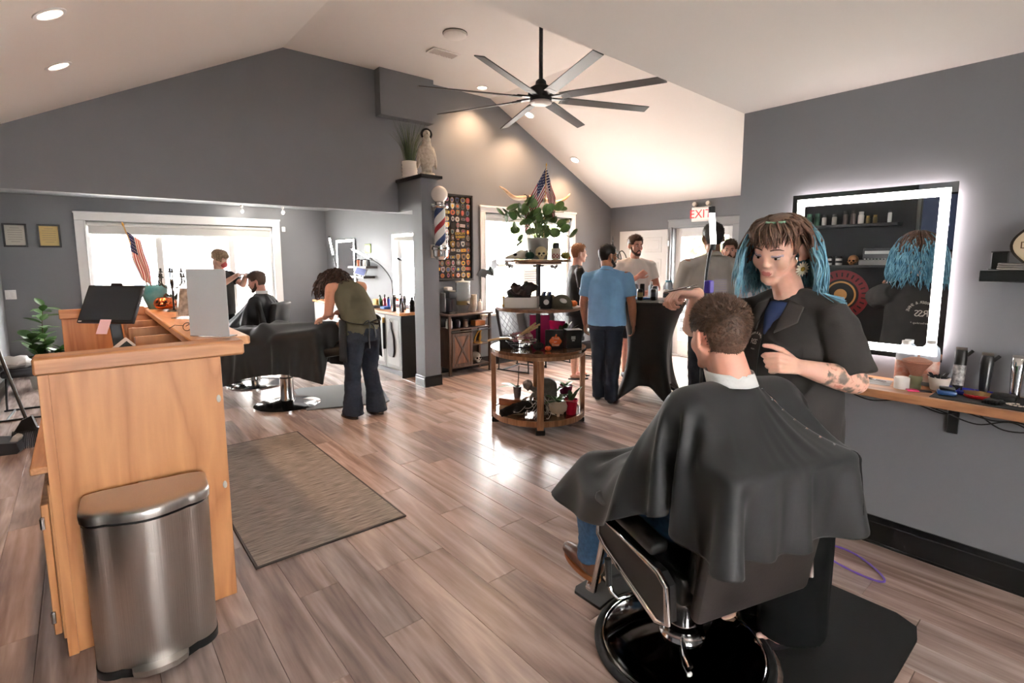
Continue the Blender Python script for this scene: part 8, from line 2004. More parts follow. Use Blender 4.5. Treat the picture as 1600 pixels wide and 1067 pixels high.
# ---- table top
Z1 = 0.7355
b = MB(); b.box((0,0,0.045),(0.11,0.10,0.09),bev=0.004); b.box((0,0,0.086),(0.114,0.104,0.012),bev=0.002); o = b.build('black_box',M_black,loc=at(-0.31,0.10,Z1)); o.rotation_euler = (0,0,RZ); tag(o,'black box at the rim of the round table beside the flower basket','box')
fbk = thing('flower_basket','dark wire basket heaped with dried pink and cream flowers','basket',at(-0.17,0.17,Z1),RZ)
for k in range(4):
  b = MB(); r = 0.07 + 0.022 * k; b.tube([(r * math.cos(2 * PI * q / 24),r * math.sin(2 * PI * q / 24),0.006 + 0.022 * k) for q in range(24)],0.004,6,closed=True); b.build('hoop',M_black,fbk)
for k in range(12):
  a = 2 * PI * k / 12; b = MB(); b.tube([(0.07 * math.cos(a),0.07 * math.sin(a),0.004),(0.136 * math.cos(a),0.136 * math.sin(a),0.074)],0.003,5); b.build('wire',M_black,fbk)
rq = random.Random(51); fc = [(196,150,150),(222,204,186),(150,92,100),(210,196,190),(120,96,92)]
for k in range(44):
  a = rq.uniform(0,6.28); r = 0.125 * math.sqrt(rq.random()); z = 0.06 + 0.075 * (1 - (r / 0.13) ** 2) + rq.uniform(-0.01,0.015); b = MB(); s = rq.uniform(0.014,0.024)
  for q in range(5): b.ball((r * math.cos(a) + s * 0.8 * math.cos(1.257 * q),r * math.sin(a) + s * 0.8 * math.sin(1.257 * q),z),(s * 0.7,s * 0.7,s * 0.35),8,5,(rq.uniform(-.6,.6),rq.uniform(-.6,.6),0))
  b.build('bloom',mat('bloom_%d' % (k % 5),fc[k % 5],0.8),fbk)
for k in range(5):
  b = MB(); y0 = -0.05 + 0.025 * k; b.tube([(0.0,y0 * 0.5,0.13),(0.10 + 0.02 * k,y0,0.20 + 0.02 * (k % 3))],[0.012,0.009],7); b.build('dried_stalk',mat('stalk_tan',(196,164,116),0.8),fbk)
b = MB(); b.tube(cable([(-0.10,-0.02,0.10),(-0.2,-0.04,0.10),(-0.30,-0.06,0.085)]),0.010,7); b.build('dried_stalk',mat('stalk_tan'),fbk)
pumpkin('mini_pumpkin','small black pumpkin in front of the pole on the round table',at(-0.01,0.26,Z1),0.050,mat('pumpkin_black',(24,26,26),0.5))
pumpkin('mini_pumpkin','tiny orange pumpkin next to the small black pumpkin',at(0.075,0.29,Z1),0.030,mat('pumpkin_vivid',(222,92,40),0.45))
ps_ = thing('pumpkin_sign','black card sign with orange pumpkin print on the round table','sign',at(0.135,0.21,Z1),RZ + R(4))
b = MB(); b.box((0,0,0.09),(0.165,0.018,0.18),bev=0.003); b.build('card',mat('card_black',(22,20,20),0.6),ps_)
b = MB(); pol = [(0.055 * (1 + 0.06 * math.cos(6 * a)) * math.cos(a),0.046 * (1 + 0.06 * math.cos(6 * a)) * math.sin(a)) for a in [2 * PI * k / 36 for k in range(36)]]; My = basis((1,0,0),(0,0,1),(0,-1,0),(0.01,-0.0092,0.075)); b.prism(pol,0.003,My); b.prism([(-0.006,0.042),(0.01,0.042),(0.014,0.066),(0.002,0.064)],0.003,My); b.build('pumpkin_print',mat('print_orange',(206,96,40),0.6),ps_)
text_obj('sign_text','Trick\nor\nTreat',0.030,M_print,ps_,My @ Matrix.Translation((0,-0.002,0.0042)))
b = MB(); b.box((0,0,0.14),(0.19,0.004,0.28),rot=(R(-8),0,0)); o = b.build('pink_card',mat('card_magenta',(196,26,108),0.6),loc=at(0.02,-0.10,Z1 + 0.002)); o.rotation_euler = (0,0,RZ); tag(o,'tall magenta card standing behind the pole on the round table','card')
b = MB(); b.box((0,0,0.11),(0.22,0.004,0.22),rot=(R(-8),0,R(-24))); o = b.build('pink_card',mat('card_magenta'),loc=at(0.16,-0.14,Z1 + 0.002)); o.rotation_euler = (0,0,RZ); tag(o,'shorter magenta card behind the leafy plant on the round table','card')
bx_ = thing('product_box','black box with small white logo at the rim of the round table','box',at(0.315,0.12,Z1),RZ + R(10))
b = MB(); b.box((0,0,0.085),(0.145,0.10,0.17),bev=0.003); b.build('carton',M_black,bx_); b = MB(); b.box((-0.01,-0.0508,0.10),(0.04,0.001,0.03)); b.box((-0.01,-0.0508,0.075),(0.026,0.001,0.012)); b.build('logo',mat('emblem_pale'),bx_); b = MB(); b.box((0,0,0.172),(0.147,0.102,0.004)); b.build('lid_edge',mat('edge_pale',(190,188,184),0.6),bx_)
lp = thing('potted_lily','leafy green plant behind the pumpkin sign on the round table','plant',at(0.235,0.0,Z1),RZ)
b = MB(); b.lathe([(0,0),(0.04,0),(0.05,0.08),(0.045,0.08),(0,0.06)],seg=20); b.build('pot',mat('pot_clay',(110,72,56),0.7),lp)
l2 = leaf_mesh('leaf',0.19,0.05,mat('leaf_deep',(50,74,40),0.4))
for k in range(9):
  o = bpy.data.objects.new('leaf',l2); COL.objects.link(o); o.parent = lp; o.location = (0,0,0.07); o.rotation_euler = (R(30 + 40 * (k % 3) / 2),0,k * 2.4); s = 0.7 + 0.12 * (k % 4); o.scale = (s,s,s)
pumpkin('tan_gourd','pale round gourd behind the flower basket on the round table',at(-0.11,-0.10,Z1),0.06,mat('gourd_tan'),squash=1.1)
b = MB(); b.prism([(-0.05,0),(0.05,0),(0.045,0.06),(0.06,0.10),(0.02,0.085),(0,0.13),(-0.02,0.085),(-0.06,0.10),(-0.045,0.06)],0.03,basis((1,0,0),(0,0,1),(0,-1,0))); o = b.build('spiked_ornament',M_black,loc=at(-0.23,-0.06,Z1)); o.rotation_euler = (0,0,RZ); tag(o,'black pointed ornament behind the flower basket','ornament')
# ---- lower shelf
Z0 = 0.1185
for k,(s,c,lab) in enumerate((((0.23,0.16,0.075),(206,178,140),'pale wooden box at the bottom of the stack on the lower shelf'),((0.22,0.15,0.065),(158,96,58),'reddish wooden box on top of the pale one on the lower shelf'))):
  t = thing('wooden_box',lab,'box',at(-0.245,0.10,Z0 + 0.0755 * k),RZ + R(-10 - 14 * k)); b = MB(); b.box((0,0,s[2] / 2),s,bev=0.003); b.build('carcass',wood('boxw_%d' % k,tuple(int(q * 0.85) for q in c),c,axis='X',scale=4),t); b = MB(); b.box((0,0,s[2] * 0.75),(s[0] + 0.002,s[1] + 0.002,0.003)); b.build('lid_seam',mat('seam_dark',(70,50,40),0.8),t)
op = thing('potted_orchid','orchid in small grey pot standing on the wooden boxes','plant',at(-0.20,0.10,Z0 + 0.1415),RZ)
b = MB(); b.lathe([(0,0),(0.030,0),(0.040,0.105),(0.037,0.105),(0.034,0.08),(0,0.08)],seg=20); b.build('pot',mat('pot_slate',(112,112,116),0.6),op)
l3 = leaf_mesh('leaf',0.17,0.032,mat('leaf_orchid',(66,104,58),0.35),curl=0.5)
for k,a in enumerate((90,70,-60,-85,10)):
  o = bpy.data.objects.new('leaf',l3); COL.objects.link(o); o.parent = op; o.location = (0,0,0.085); o.rotation_euler = (R(28 + 12 * (k % 2)),0,R(a)); o.scale = (1,1 - 0.1 * k,1)
b = MB(); b.tube(cable([(0,0,0.08),(0.01,0,0.18),(0.015,0,0.30)]),0.004,6); b.build('flower_spike',mat('spike_dark',(60,52,44),0.6),op)
sk = thing('skeleton_cat','grey animal skeleton draped in white cobweb on the lower shelf','skeleton',at(-0.03,0.14,Z0),RZ)
M_bone = mat('bone_grey',(128,126,122),0.7,noise_amt=0.4,noise_scale=30)
b = MB(); b.ball((-0.075,-0.05,0.285),(0.048,0.055,0.045),16,10); cap(b,(-0.075,-0.09,0.272),0.026,(-0.075,-0.125,0.262),0.018)
cap(b,(-0.06,-0.03,0.26),0.02,(0.02,0.02,0.20),0.03); cap(b,(0.02,0.02,0.19),0.05,(0.10,0.03,0.10),0.06); cap(b,(-0.03,-0.04,0.19),0.014,(-0.09,-0.12,0.02),0.010); cap(b,(0.03,-0.06,0.18),0.014,(0.03,-0.15,0.02),0.010); cap(b,(0.12,-0.02,0.10),0.02,(0.10,-0.12,0.03),0.012); cap(b,(0.14,0.04,0.08),0.012,(0.20,0.10,0.02),0.006)
fuse(b,'bones',M_bone,sk,voxel=0.007,smooth=1,wrinkle=0.004,wscale=50)
rq = random.Random(61); b = MB()
for k in range(46):
  p = Vector((rq.uniform(-0.10,0.16),rq.uniform(-0.14,0.05),rq.uniform(0.04,0.24))); q = p + Vector((rq.uniform(-0.12,0.12),rq.uniform(-0.08,0.08),-rq.uniform(0.02,0.14))); q.z = max(0.004,q.z); b.tube(cable([p,(p + q) / 2 + Vector((0,-0.02,-0.02)),q]),0.0022,5)
b.build('cobweb',mat('web_white',(206,204,200),0.9),sk)['kind'] = 'stuff'
bf = MB()
P = cable([(-0.30,-0.20,0.045),(-0.16,-0.15,0.075),(0.0,-0.10,0.085),(0.10,-0.10,0.06)]); bf.tube(P,[0.03 + 0.022 * math.sin(PI * i / (len(P) - 1)) for i in range(len(P))],14)
for v in bf.bm.verts: v.co += Vector((noise.noise(v.co * 40),noise.noise(v.co * 40 + Vector((3,0,0))),noise.noise(v.co * 40 + Vector((0,9,0))))) * 0.012
o = bf.build('fur_stole',mat('fur_black',(28,27,27),0.95,bump=1.0,bump_scale=120),angle=None,loc=at(-0.05,0.09,Z0)); o.rotation_euler = (0,0,RZ); tag(o,'black furry stole lying over the rim of the lower shelf','stole')
ts_ = thing('tombstone','grey foam tombstone standing at the back of the lower shelf','tombstone',at(0.085,-0.02,Z0),RZ + R(-8))
b = MB(); pol = [(-0.10,0),(0.10,0),(0.10,0.20)] + [(0.10 * math.cos(a),0.20 + 0.10 * math.sin(a)) for a in [PI * k / 14 for k in range(1,14)]] + [(-0.10,0.20)]; b.prism(pol,0.05,basis((1,0,0),(0,0,1),(0,-1,0),(0,0.025,0))); b.build('slab',mat('foam_stone',(110,110,110),0.9,noise_amt=0.3,noise_scale=18,bump=0.5,bump_scale=60),ts_)
b = MB(); b.box((0,0,0.012),(0.24,0.09,0.024),bev=0.004); b.build('foot',mat('foam_stone'),ts_)
wp = thing('potted_orchid','orchid in rounded white footed pot on the lower shelf','plant',at(0.175,0.20,Z0),RZ)
b = MB(); b.lathe([(0,0.02),(0.05,0.02),(0.082,0.05),(0.088,0.09),(0.07,0.135),(0.066,0.138),(0.062,0.12),(0,0.11)],seg=26); pw = b.build('pot',mat('pot_stone_white',(206,198,180),0.7),wp)
for k in range(3):
  a = 2 * PI * k / 3 + 0.5; b = MB(); b.lathe([(0,0),(0.012,0),(0.016,0.03),(0,0.032)],seg=10,loc=(0.05 * math.cos(a),0.05 * math.sin(a),0)); b.build('foot',mat('pot_stone_white'),pw)
for k in range(6):
  o = bpy.data.objects.new('leaf',l3); COL.objects.link(o); o.parent = wp; o.location = (0,0,0.11); o.rotation_euler = (R(40 + 15 * (k % 2)),0,k * 1.1); o.scale = (1.2,0.8,1)
rp_ = thing('potted_orchid','young plant in bright red tapered pot at the rim of the lower shelf','plant',at(0.30,0.17,Z0),RZ)
b = MB(); b.lathe([(0,0),(0.045,0),(0.062,0.13),(0.066,0.132),(0.066,0.142),(0.060,0.142),(0.055,0.11),(0,0.11)],seg=24); b.build('pot',mat('pot_red',(206,26,66),0.4),rp_)
for k in range(4):
  o = bpy.data.objects.new('leaf',l3); COL.objects.link(o); o.parent = rp_; o.location = (0,0,0.10); o.rotation_euler = (R(55 + 8 * k),0,k * 1.7); o.scale = (0.8,1.0,1)
mp_ = thing('potted_orchid','plant in magenta pot behind the white pot on the lower shelf','plant',at(0.27,-0.04,Z0),RZ)
b = MB(); b.box((0,0,0.06),(0.12,0.12,0.12),bev=0.01); b.build('stand_block',mat('block_grey',(90,88,86),0.7),mp_)
b = MB(); b.lathe([(0,0.12),(0.05,0.12),(0.068,0.22),(0.062,0.222),(0.055,0.20),(0,0.20)],seg=22); b.build('pot',mat('pot_magenta',(142,44,88),0.4),mp_)
for k in range(8):
  o = bpy.data.objects.new('leaf',l3); COL.objects.link(o); o.parent = mp_; o.location = (0,0,0.20); o.rotation_euler = (R(30 + 20 * (k % 3)),0,k * 0.8); o.scale = (0.8,0.7,1)
# ================================================================== EXIT WALL
dd = bpy.data.objects.new('door_1',None); COL.objects.link(dd); struct(dd)
M_door = mat('door_grey_white',(206,208,208),0.4)
def dbox(nm,a,c,m=M_door,par=dd,bev=0.003):
  b = MB(); b.span(a,c,bev=bev); return b.build(nm,m,par)
dbox('leaf',(7.225,4.80,0.01),(7.262,5.75,2.02))
for y0,y1 in ((4.90,5.22),(5.33,5.65)):
  for z0,z1 in ((0.22,0.80),(0.95,1.55),(1.66,1.90)):
    p = dbox('panel',(7.219,y0,z0),(7.226,y1,z1),bev=0.006); dbox('panel_field',(7.214,y0 + 0.05,z0 + 0.05),(7.2195,y1 - 0.05,z1 - 0.05),par=p,bev=0.004)
b = MB(); b.lathe([(0,0),(0.03,0),(0.03,0.008),(0.012,0.012),(0.012,0.03),(0.028,0.045),(0.026,0.06),(0,0.066)],seg=18,rot=(0,R(-90),0),loc=(7.224,5.68,0.98)); b.build('knob',M_chrome,dd)
for z in (0.25,1.0,1.75):
  dbox('hinge',(7.222,4.782,z),(7.262,4.80,z + 0.09),M_steel)
tr1 = bpy.data.objects.new('trim_1',None); COL.objects.link(tr1); struct(tr1)
M_casing = mat('casing_grey',(150,154,156),0.45)
for a,c in (((7.252,D0 - 0.09,0),(7.279,D0,2.05)),((7.252,D1,0),(7.279,D1 + 0.05,2.05)),((7.252,D0 - 0.09,2.05),(7.279,D1 + 0.05,2.15)),((7.245,D0 - 0.10,2.14),(7.279,D1 + 0.06,2.165))): dbox('casing',a,c,M_casing,tr1)
for a,c in (((7.28,D0,0),(7.42,D0 + 0.02,2.05)),((7.28,D1 - 0.02,0),(7.42,D1,2.05)),((7.28,D0,2.03),(7.42,D1,2.05))): dbox('jamb',a,c,M_casing,tr1,bev=0)
dbox('threshold',(7.26,D0,0.0),(7.44,D1,0.018),M_steel,tr1)
d2 = bpy.data.objects.new('door_2',None); COL.objects.link(d2); struct(d2)
for a,c in (((7.37,D0 + 0.022,0.02),(7.405,D0 + 0.12,2.03)),((7.37,D1 - 0.12,0.02),(7.405,D1 - 0.022,2.03)),((7.37,D0 + 0.12,1.90),(7.405,D1 - 0.12,2.03)),((7.37,D0 + 0.12,0.02),(7.405,D1 - 0.12,0.24))): dbox('storm_frame',a,c,M_white,d2)
b = MB(); b.span((7.385,D0 + 0.12,0.24),(7.389,D1 - 0.12,1.90)); b.build('pane',M_glass,d2)
ex = thing('exit_sign','white EXIT sign with red letters and twin emergency lamps above the door','sign',(7.27,4.24,2.11))
b = MB(); b.span((-0.05,-0.15,0),(0,0.15,0.215),bev=0.006); b.build('housing',mat('sign_white',(226,224,218),0.5),ex)
b = MB(); b.span((-0.052,-0.135,0.02),(-0.050,0.135,0.195)); b.build('face',mat('exit_face',(236,206,200),0.5,emit=(255,190,180),emit_s=0.35),ex)
text_obj('exit_letters','EXIT',0.175,mat('exit_red',(214,50,46),0.5,emit=(230,40,36),emit_s=0.6),ex,basis((0,-1,0),(0,0,1),(-1,0,0),(-0.053,0,0.105)),spacing=1.0)
for s in (-1,1):
  b = MB(); b.lathe([(0,0),(0.03,0.0),(0.036,0.03),(0.03,0.05),(0,0.052)],seg=18,rot=(0,R(-80),0),loc=(-0.01,s * 0.11,0.255)); b.cyl((-0.02,s * 0.11,0.21),(-0.02,s * 0.11,0.235),0.012,seg=10); b.build('lamp_head',mat('lamp_cream',(216,210,198),0.4),ex)
# wrought iron stand behind the group
cr_ = thing('coat_rack','black wrought iron scroll rack in the corner beside the open door','rack',(6.55,5.35,0))
b = MB(); b.tube([(0,0,0),(0,0,1.80)],0.014,10); b.build('pole',M_black,cr_)
b = MB(); b.lathe([(0,1.80),(0.02,1.81),(0.012,1.86),(0,1.93)],seg=10); b.build('finial',M_black,cr_)
for k in range(6):
  a = 2 * PI * k / 6; c_,s_ = math.cos(a),math.sin(a)
  b = MB(); b.tube(cable([(0,0,1.25),(0.15 * c_,0.15 * s_,1.35),(0.22 * c_,0.22 * s_,1.55),(0.15 * c_,0.15 * s_,1.68),(0.08 * c_,0.08 * s_,1.60),(0.13 * c_,0.13 * s_,1.54)]),0.008,6); b.build('scroll',M_black,cr_)
  b = MB(); b.tube(cable([(0,0,0.35),(0.12 * c_,0.12 * s_,0.22),(0.25 * c_,0.25 * s_,0.02)]),0.010,6); b.build('leg',M_black,cr_)
b = MB(); b.tube([(0.2 * math.cos(2 * PI * q / 30),0.2 * math.sin(2 * PI * q / 30),1.30) for q in range(30)],0.006,6,closed=True); b.build('ring',M_black,cr_)

# ================================================================== COCKTAIL TABLE
T0 = Vector((4.86,3.41,0))
tbx = thing('cocktail_table','high round cocktail table under a fitted black stretch cover','table',T0)
b = MB(); b.lathe([(0,1.075),(0.385,1.075),(0.39,1.085),(0.385,1.10),(0,1.10)],seg=48); b.build('top',M_black,tbx)
fa = math.atan2(TV.y,TV.x) + R(18)
def cover(u,v):
  a = 2 * PI * u + fa; foot = (0.5 + 0.5 * math.cos(4 * (a - fa))) ** 2.2
  r_top,r_w = 0.385,0.225; rb = 0.235 + 0.185 * foot
  z = 1.098 - v * (1.098 - (0.012 + 0.16 * (1 - foot)))
  t = v
  r = (1 - t) ** 2 * r_top + 2 * t * (1 - t) * (r_w - 0.09) + t * t * rb
  return Vector((r * math.cos(a),r * math.sin(a),z))
b = MB(); b.grid(cover,72,26,True); o = b.build('stretch_cover',mat('spandex_black',(16,16,17),0.5,sheen=0.2),tbx); q = o.modifiers.new('s','SOLIDIFY'); q.thickness = 0.003
for k in range(4):
  a = fa + k * PI / 2; b = MB(); b.tube([(0,0,0.25),(0.39 * math.cos(a),0.39 * math.sin(a),0.02)],0.018,8); b.build('leg',M_black,tbx)
b = MB(); b.tube([(0,0,0.2),(0,0,1.08)],0.035,12); b.build('column',M_black,tbx)
ZT2 = 1.1005
def can(label,x,y,c,h=0.122,r=0.033,c2=None,name='drink_can'):
  t = thing(name,label,'can',(x,y,ZT2),0,'drinks on the cocktail table')
  b = MB(); b.lathe([(0,0),(r * 0.8,0),(r,0.008),(r,h - 0.012),(r * 0.82,h),(0,h - 0.003)],seg=20); b.build('body',mat('can_%d_%d_%d' % c,c,0.3),t)
  if c2: b = MB(); b.lathe([(r * 1.004,h * 0.3),(r * 1.01,h * 0.3),(r * 1.01,h * 0.72),(r * 1.004,h * 0.72)],seg=20); b.build('label_band',mat('can_%d_%d_%d' % c2,c2,0.4),t)
can('orange brown drink can on the cocktail table edge',4.66,3.52,(178,96,56))
can('black drink can beside the orange can',4.72,3.46,(26,26,28),c2=(150,130,84))
can('black drink can in the middle of the cocktail table',4.84,3.37,(24,24,26),c2=(70,70,84))
can('tall dark drink can behind the middle black can',4.94,3.42,(32,30,40),0.15)
can('white and black patterned can near the glasses',4.86,3.22,(206,200,190),c2=(40,40,42))
bottle('water_bottle','clear water bottle behind the orange can',(4.86,3.62,ZT2),0.032,0.20,mat('clear_bottle'),M_white)
bottle('water_bottle','clear water bottle in the middle of the cocktail table',(4.98,3.50,ZT2),0.032,0.20,mat('clear_bottle'),M_white)
jg = thing('juice_jug','clear jug of orange juice with blue lid on the cocktail table','jug',(5.02,3.30,ZT2))
b = MB(); b.lathe([(0,0),(0.055,0),(0.06,0.01),(0.06,0.15),(0.045,0.18),(0.035,0.20),(0,0.20)],seg=22); b.build('body',mat('clear_bottle'),jg)
b = MB(); b.lathe([(0,0.003),(0.0535,0.003),(0.0535,0.10),(0,0.10)],seg=20); b.build('juice',mat('juice_orange',(222,150,56),0.3),jg); b = MB(); b.lathe([(0.037,0.19),(0.037,0.215),(0,0.217)],seg=18); b.build('lid',mat('lid_blue',(110,170,190),0.4),jg)
for k,(x,y) in enumerate(((5.04,3.17),(4.97,3.15))):
  t = thing('plastic_cup',('clear plastic cup stack at the table rim','second clear plastic cup stack at the table rim')[k],'cup',(x,y,ZT2)); b = MB(); b.lathe([(0,0),(0.026,0),(0.038,0.10),(0.036,0.10),(0.024,0.004),(0,0.004)],seg=20); b.build('cup',mat('cup_clear',(236,238,240),0.1,trans=0.6),t); b = MB(); b.lathe([(0.0265,0.02),(0.039,0.118),(0.037,0.118),(0.0255,0.02)],seg=20); b.build('inner_cup',mat('cup_clear'),t)
b = MB(); b.box((0,0,0.012),(0.16,0.11,0.022),bev=0.006); o = b.build('snack_tray',mat('tray_blue',(60,110,170),0.4),loc=(4.82,3.50,ZT2)); o.rotation_euler = (0,0,R(-20)); tag(o,'flat blue snack tray on the cocktail table','tray')

# ---- stand lamp with light bar behind the near client
sl_ = thing('stand_lamp','tall gooseneck stand lamp with bright vertical light bar behind the near client','lamp',(2.78,1.585,0))
b = MB(); b.lathe([(0,0),(0.13,0),(0.13,0.012),(0.03,0.022),(0.012,0.03),(0,0.03)],seg=30); b.build('base',M_black,sl_)
b = MB(); b.tube([(0,0,0.02),(0,0,1.0)],0.010,10); b.build('pole',M_black,sl_)
b = MB(); b.tube(cable([(0,0,0.98),(-0.002,0,1.20),(0.010,0.002,1.42),(0.040,0.004,1.57),(0.060,-0.004,1.63)]),0.009,10); b.build('gooseneck',M_black,sl_)
b = MB(); b.tube([(0.062,-0.005,1.635),(0.073,0.018,1.815)],0.0165,14); b.build('light_bar',glow('stand_bar',(255,252,250),9),sl_)
b = MB(); b.tube([(0.0735,0.019,1.812),(0.0755,0.023,1.85)],0.019,14); b.build('bar_cap',M_black,sl_); b = MB(); b.tube([(0.058,-0.004,1.60),(0.062,-0.005,1.637)],0.016,12); b.build('bar_collar',M_black,sl_)
cbm = thing('comb_caddy','purple clip holding pale combs on the stand lamp pole','comb holder',(2.795,1.57,1.36))
b = MB(); b.box((0.0,0,0.03),(0.05,0.04,0.075),bev=0.006); b.build('clip',mat('plastic_violet',(66,50,150),0.35),cbm)
for k in range(6):
  b = MB(); b.box((0.05,-0.04,0.0 + 0.014 * k),(0.075,0.006,0.003),rot=(0,0,R(-40))); b.build('comb_tooth',mat('comb_pale',(190,186,206),0.4),cbm)

# ================================================================== THE GROUP BY THE DOOR
M_hblack = mat('hair_black',(30,25,23),0.5,noise_amt=0.3,noise_scale=80)
hang = lambda s: ((0.0,s * 0.26,1.10),(0.05,s * 0.27,0.84),((0.15,0,-1),(0,-s,0),s,(22,26,30,34)))
figure('person in light blue polo with black beard and glasses, seen from behind',(4.33,3.60),(0.82,0.30),1.70,SKIN('skin_brown',(150,100,74)),mat('polo_blue',(112,156,194),0.85,noise_amt=0.08,noise_scale=9),mat('trousers_navy',(28,34,46),0.85),M_hblack,
       {'L': ((0.0,0.27,1.07),(0.06,0.27,0.84),((0.2,0,-1),(0,-1,0),1,(22,26,30,34))),'R': ((0.02,-0.27,1.08),(0.12,-0.26,0.85),((0.3,0,-1),(0,1,0),-1,(22,26,30,34)))},
       head_dir=(0.95,-0.42,-0.02),b=1.14,belly=1.22,shoe_m=M_black,beard=(M_hblack,1.3),collar=True,glasses=True,hair_len=0.012,hair_n=1800,sleeve=0.72)
Wt_arms = {'L': ((0.06,0.29,1.18),(0.26,0.06,1.13),((0.5,-0.9,0.05),(-0.8,-0.2,0),-1,(45,48,50,52))),'R': ((0.06,-0.29,1.17),(0.24,-0.05,1.33),((0.3,0.7,0.55),(-0.9,0.2,0),1,(50,60,64,66)))}
figure('person in white T-shirt with brown beard holding a dark can, facing the room',(5.46,4.10),(-0.52,-0.85),1.84,SKIN('skin_fair_ruddy',(214,158,138)),mat('tee_white',(222,216,210),0.85),mat('shorts_navy',(34,36,42),0.85),mat('hair_brown'),Wt_arms,
       head_dir=(-0.35,-0.92,-0.10),b=1.08,shorts=True,shoe_m=mat('sneaker_grey',(70,74,80),0.7),beard=(mat('hair_brown'),0.9),hair_len=0.020,hair_n=1800)
cnp = Vector((5.46,4.10,0)) + Vector((-0.52,-0.85,0)).normalized() * 0.30 + Vector((0.85,-0.52,0)).normalized() * -0.01 + Vector((0,0,1.10))
hc_ = thing('drink_can','dark slim can held by the person in the white T-shirt','can',cnp); b = MB(); b.lathe([(0,0),(0.024,0),(0.028,0.008),(0.028,0.14),(0.024,0.15),(0,0.148)],seg=18); b.build('body',mat('can_26_26_28'),hc_); b = MB(); b.lathe([(0,0.149),(0.023,0.149),(0.022,0.153),(0,0.153)],seg=16); b.build('lid',M_steel,hc_)
figure('person in black V-neck and shorts with short fair hair, behind the blue polo',(4.93,4.60),(0.80,-0.55),1.74,SKIN('skin_fair',(222,176,156)),mat('tee_black',(34,34,37),0.85),mat('shorts_black',(30,30,33),0.85),mat('hair_ginger',(142,98,66),0.5,noise_amt=0.3,noise_scale=80),
       {'L': hang(1),'R': ((0.04,-0.26,1.08),(0.24,-0.16,1.05),((0.9,0.4,0),(0,0,1),1,(30,34,38,42)))},head_dir=(0.86,-0.50,0),shorts=True,b=1.0,hair_n=1400,hair_len=0.018)
figure('tall person in pale grey polo with dark hair, standing with back to the room',(4.37,2.43),(0.66,0.75),1.86,SKIN('skin_tan',(206,158,134)),mat('polo_grey',(206,202,195),0.85,noise_amt=0.06,noise_scale=12),M_darkjeans,M_hblack,
       {'L': ((0.06,0.28,1.20),(0.26,0.20,1.16),((0.9,-0.3,0.1),(0,-0.4,-1),-1,(30,34,38,42))),'R': hang(-1)},b=1.10,shoe_m=mat('sneaker_pale',(150,148,146),0.7),collar=True,hair_n=1600,hair_len=0.013,sleeve=0.78)
figure('person with brown hair and beard peering past the wall edge near the door',(5.77,3.0),(-0.85,-0.35),1.76,SKIN('skin_fair_ruddy',(214,158,138)),mat('tee_grey',(120,116,112),0.85),M_darkjeans,mat('hair_brown'),{'L': hang(1),'R': hang(-1)},head_dir=(-0.95,-0.45,0),beard=(mat('hair_brown'),0.9),shoe_m=M_black,hair_len=0.02)

# ================================================================== CEILING: FAN, LAMPS, VENT
fn = thing('ceiling_fan','large eight bladed dark ceiling fan on a long rod','ceiling fan',(3.287,3.531,2.90))
M_blade = mat('fan_bronze',(58,54,51),0.45)
b = MB(); b.tube([(0,0,0.20),(0,0,0.86)],0.018,14); b.build('down_rod',M_black,fn)
b = MB(); b.lathe([(0,0.80),(0.02,0.80),(0.07,0.84),(0.08,0.889),(0,0.889)],seg=28); b.build('canopy',M_black,fn)
b = MB(); b.lathe([(0,0.04),(0.085,0.04),(0.10,0.07),(0.115,0.11),(0.10,0.16),(0.05,0.19),(0.045,0.22),(0.03,0.235),(0,0.235)],seg=36); b.build('motor',M_black,fn)
b = MB(); b.lathe([(0,0.018),(0.07,0.020),(0.098,0.032),(0.10,0.045),(0,0.045)],seg=36); b.build('light_cover',mat('fan_lens',(206,200,190),0.4),fn)
bl = MB(); bl.box((0.64,0,0),(0.90,0.105,0.009),rot=(R(-13),0,0),bev=0.003);
for v in bl.bm.verts:
  if v.co.x > 0.8: v.co.y *= 0.86
blm = bl.mesh('blade'); blm.materials.append(M_blade); bi = MB(); bi.box((0.15,0,0),(0.16,0.055,0.012),bev=0.003); bi.box((0.24,0,-0.003),(0.06,0.085,0.014),rot=(R(-13),0,0),bev=0.003); bim = bi.mesh('blade_iron'); bim.materials.append(M_black)
for k in range(8):
  o = bpy.data.objects.new('blade',blm); COL.objects.link(o); o.parent = fn; o.location = (0,0,0.075); o.rotation_euler = (0,0,R(-66.5 + 45 * k))
  i = bpy.data.objects.new('blade_iron',bim); COL.objects.link(i); i.parent = o; i.location = (0,0,0.004)
def downlight(label,loc,normal,power,spot=True,col=(1.0,0.62,0.36)):
  n = Vector(normal).normalized(); t = thing('recessed_light',label,'ceiling light',loc,0,'recessed ceiling lights'); M = frame_to(n)
  b = MB(); b.lathe([(0.058,0.0),(0.082,0.0),(0.080,0.005),(0.062,0.007),(0.058,0.003),(0.058,0.0)],seg=32,rot=M); b.build('trim_ring',M_white,t)
  b = MB(); b.lathe([(0,0.002),(0.058,0.002),(0.058,0.0035),(0,0.0035)],seg=28,rot=M); b.build('lens',glow('downlight_warm',(255,226,196),9.0),t)
  l = bpy.data.lights.new('downlight','SPOT'); l.energy = power; l.color = col; l.spot_size = R(124); l.spot_blend = 0.8; l.shadow_soft_size = 0.06
  lo = bpy.data.objects.new('lamp',l); COL.objects.link(lo); lo.parent = t; lo.location = n * 0.012 + Vector((0,0,-0.01))
  return t
nl = Vector((SLOPE,0,-1)).normalized(); nr = Vector((-SLOPE,0,-1)).normalized()
zl = lambda x: ZF - (XRL - x) * SLOPE; zr = lambda x: ZF - (x - XRR) * SLOPE
downlight('recessed light nearest the camera on the left ceiling slope',(-0.012,3.80,zl(-0.012)),nl,40)
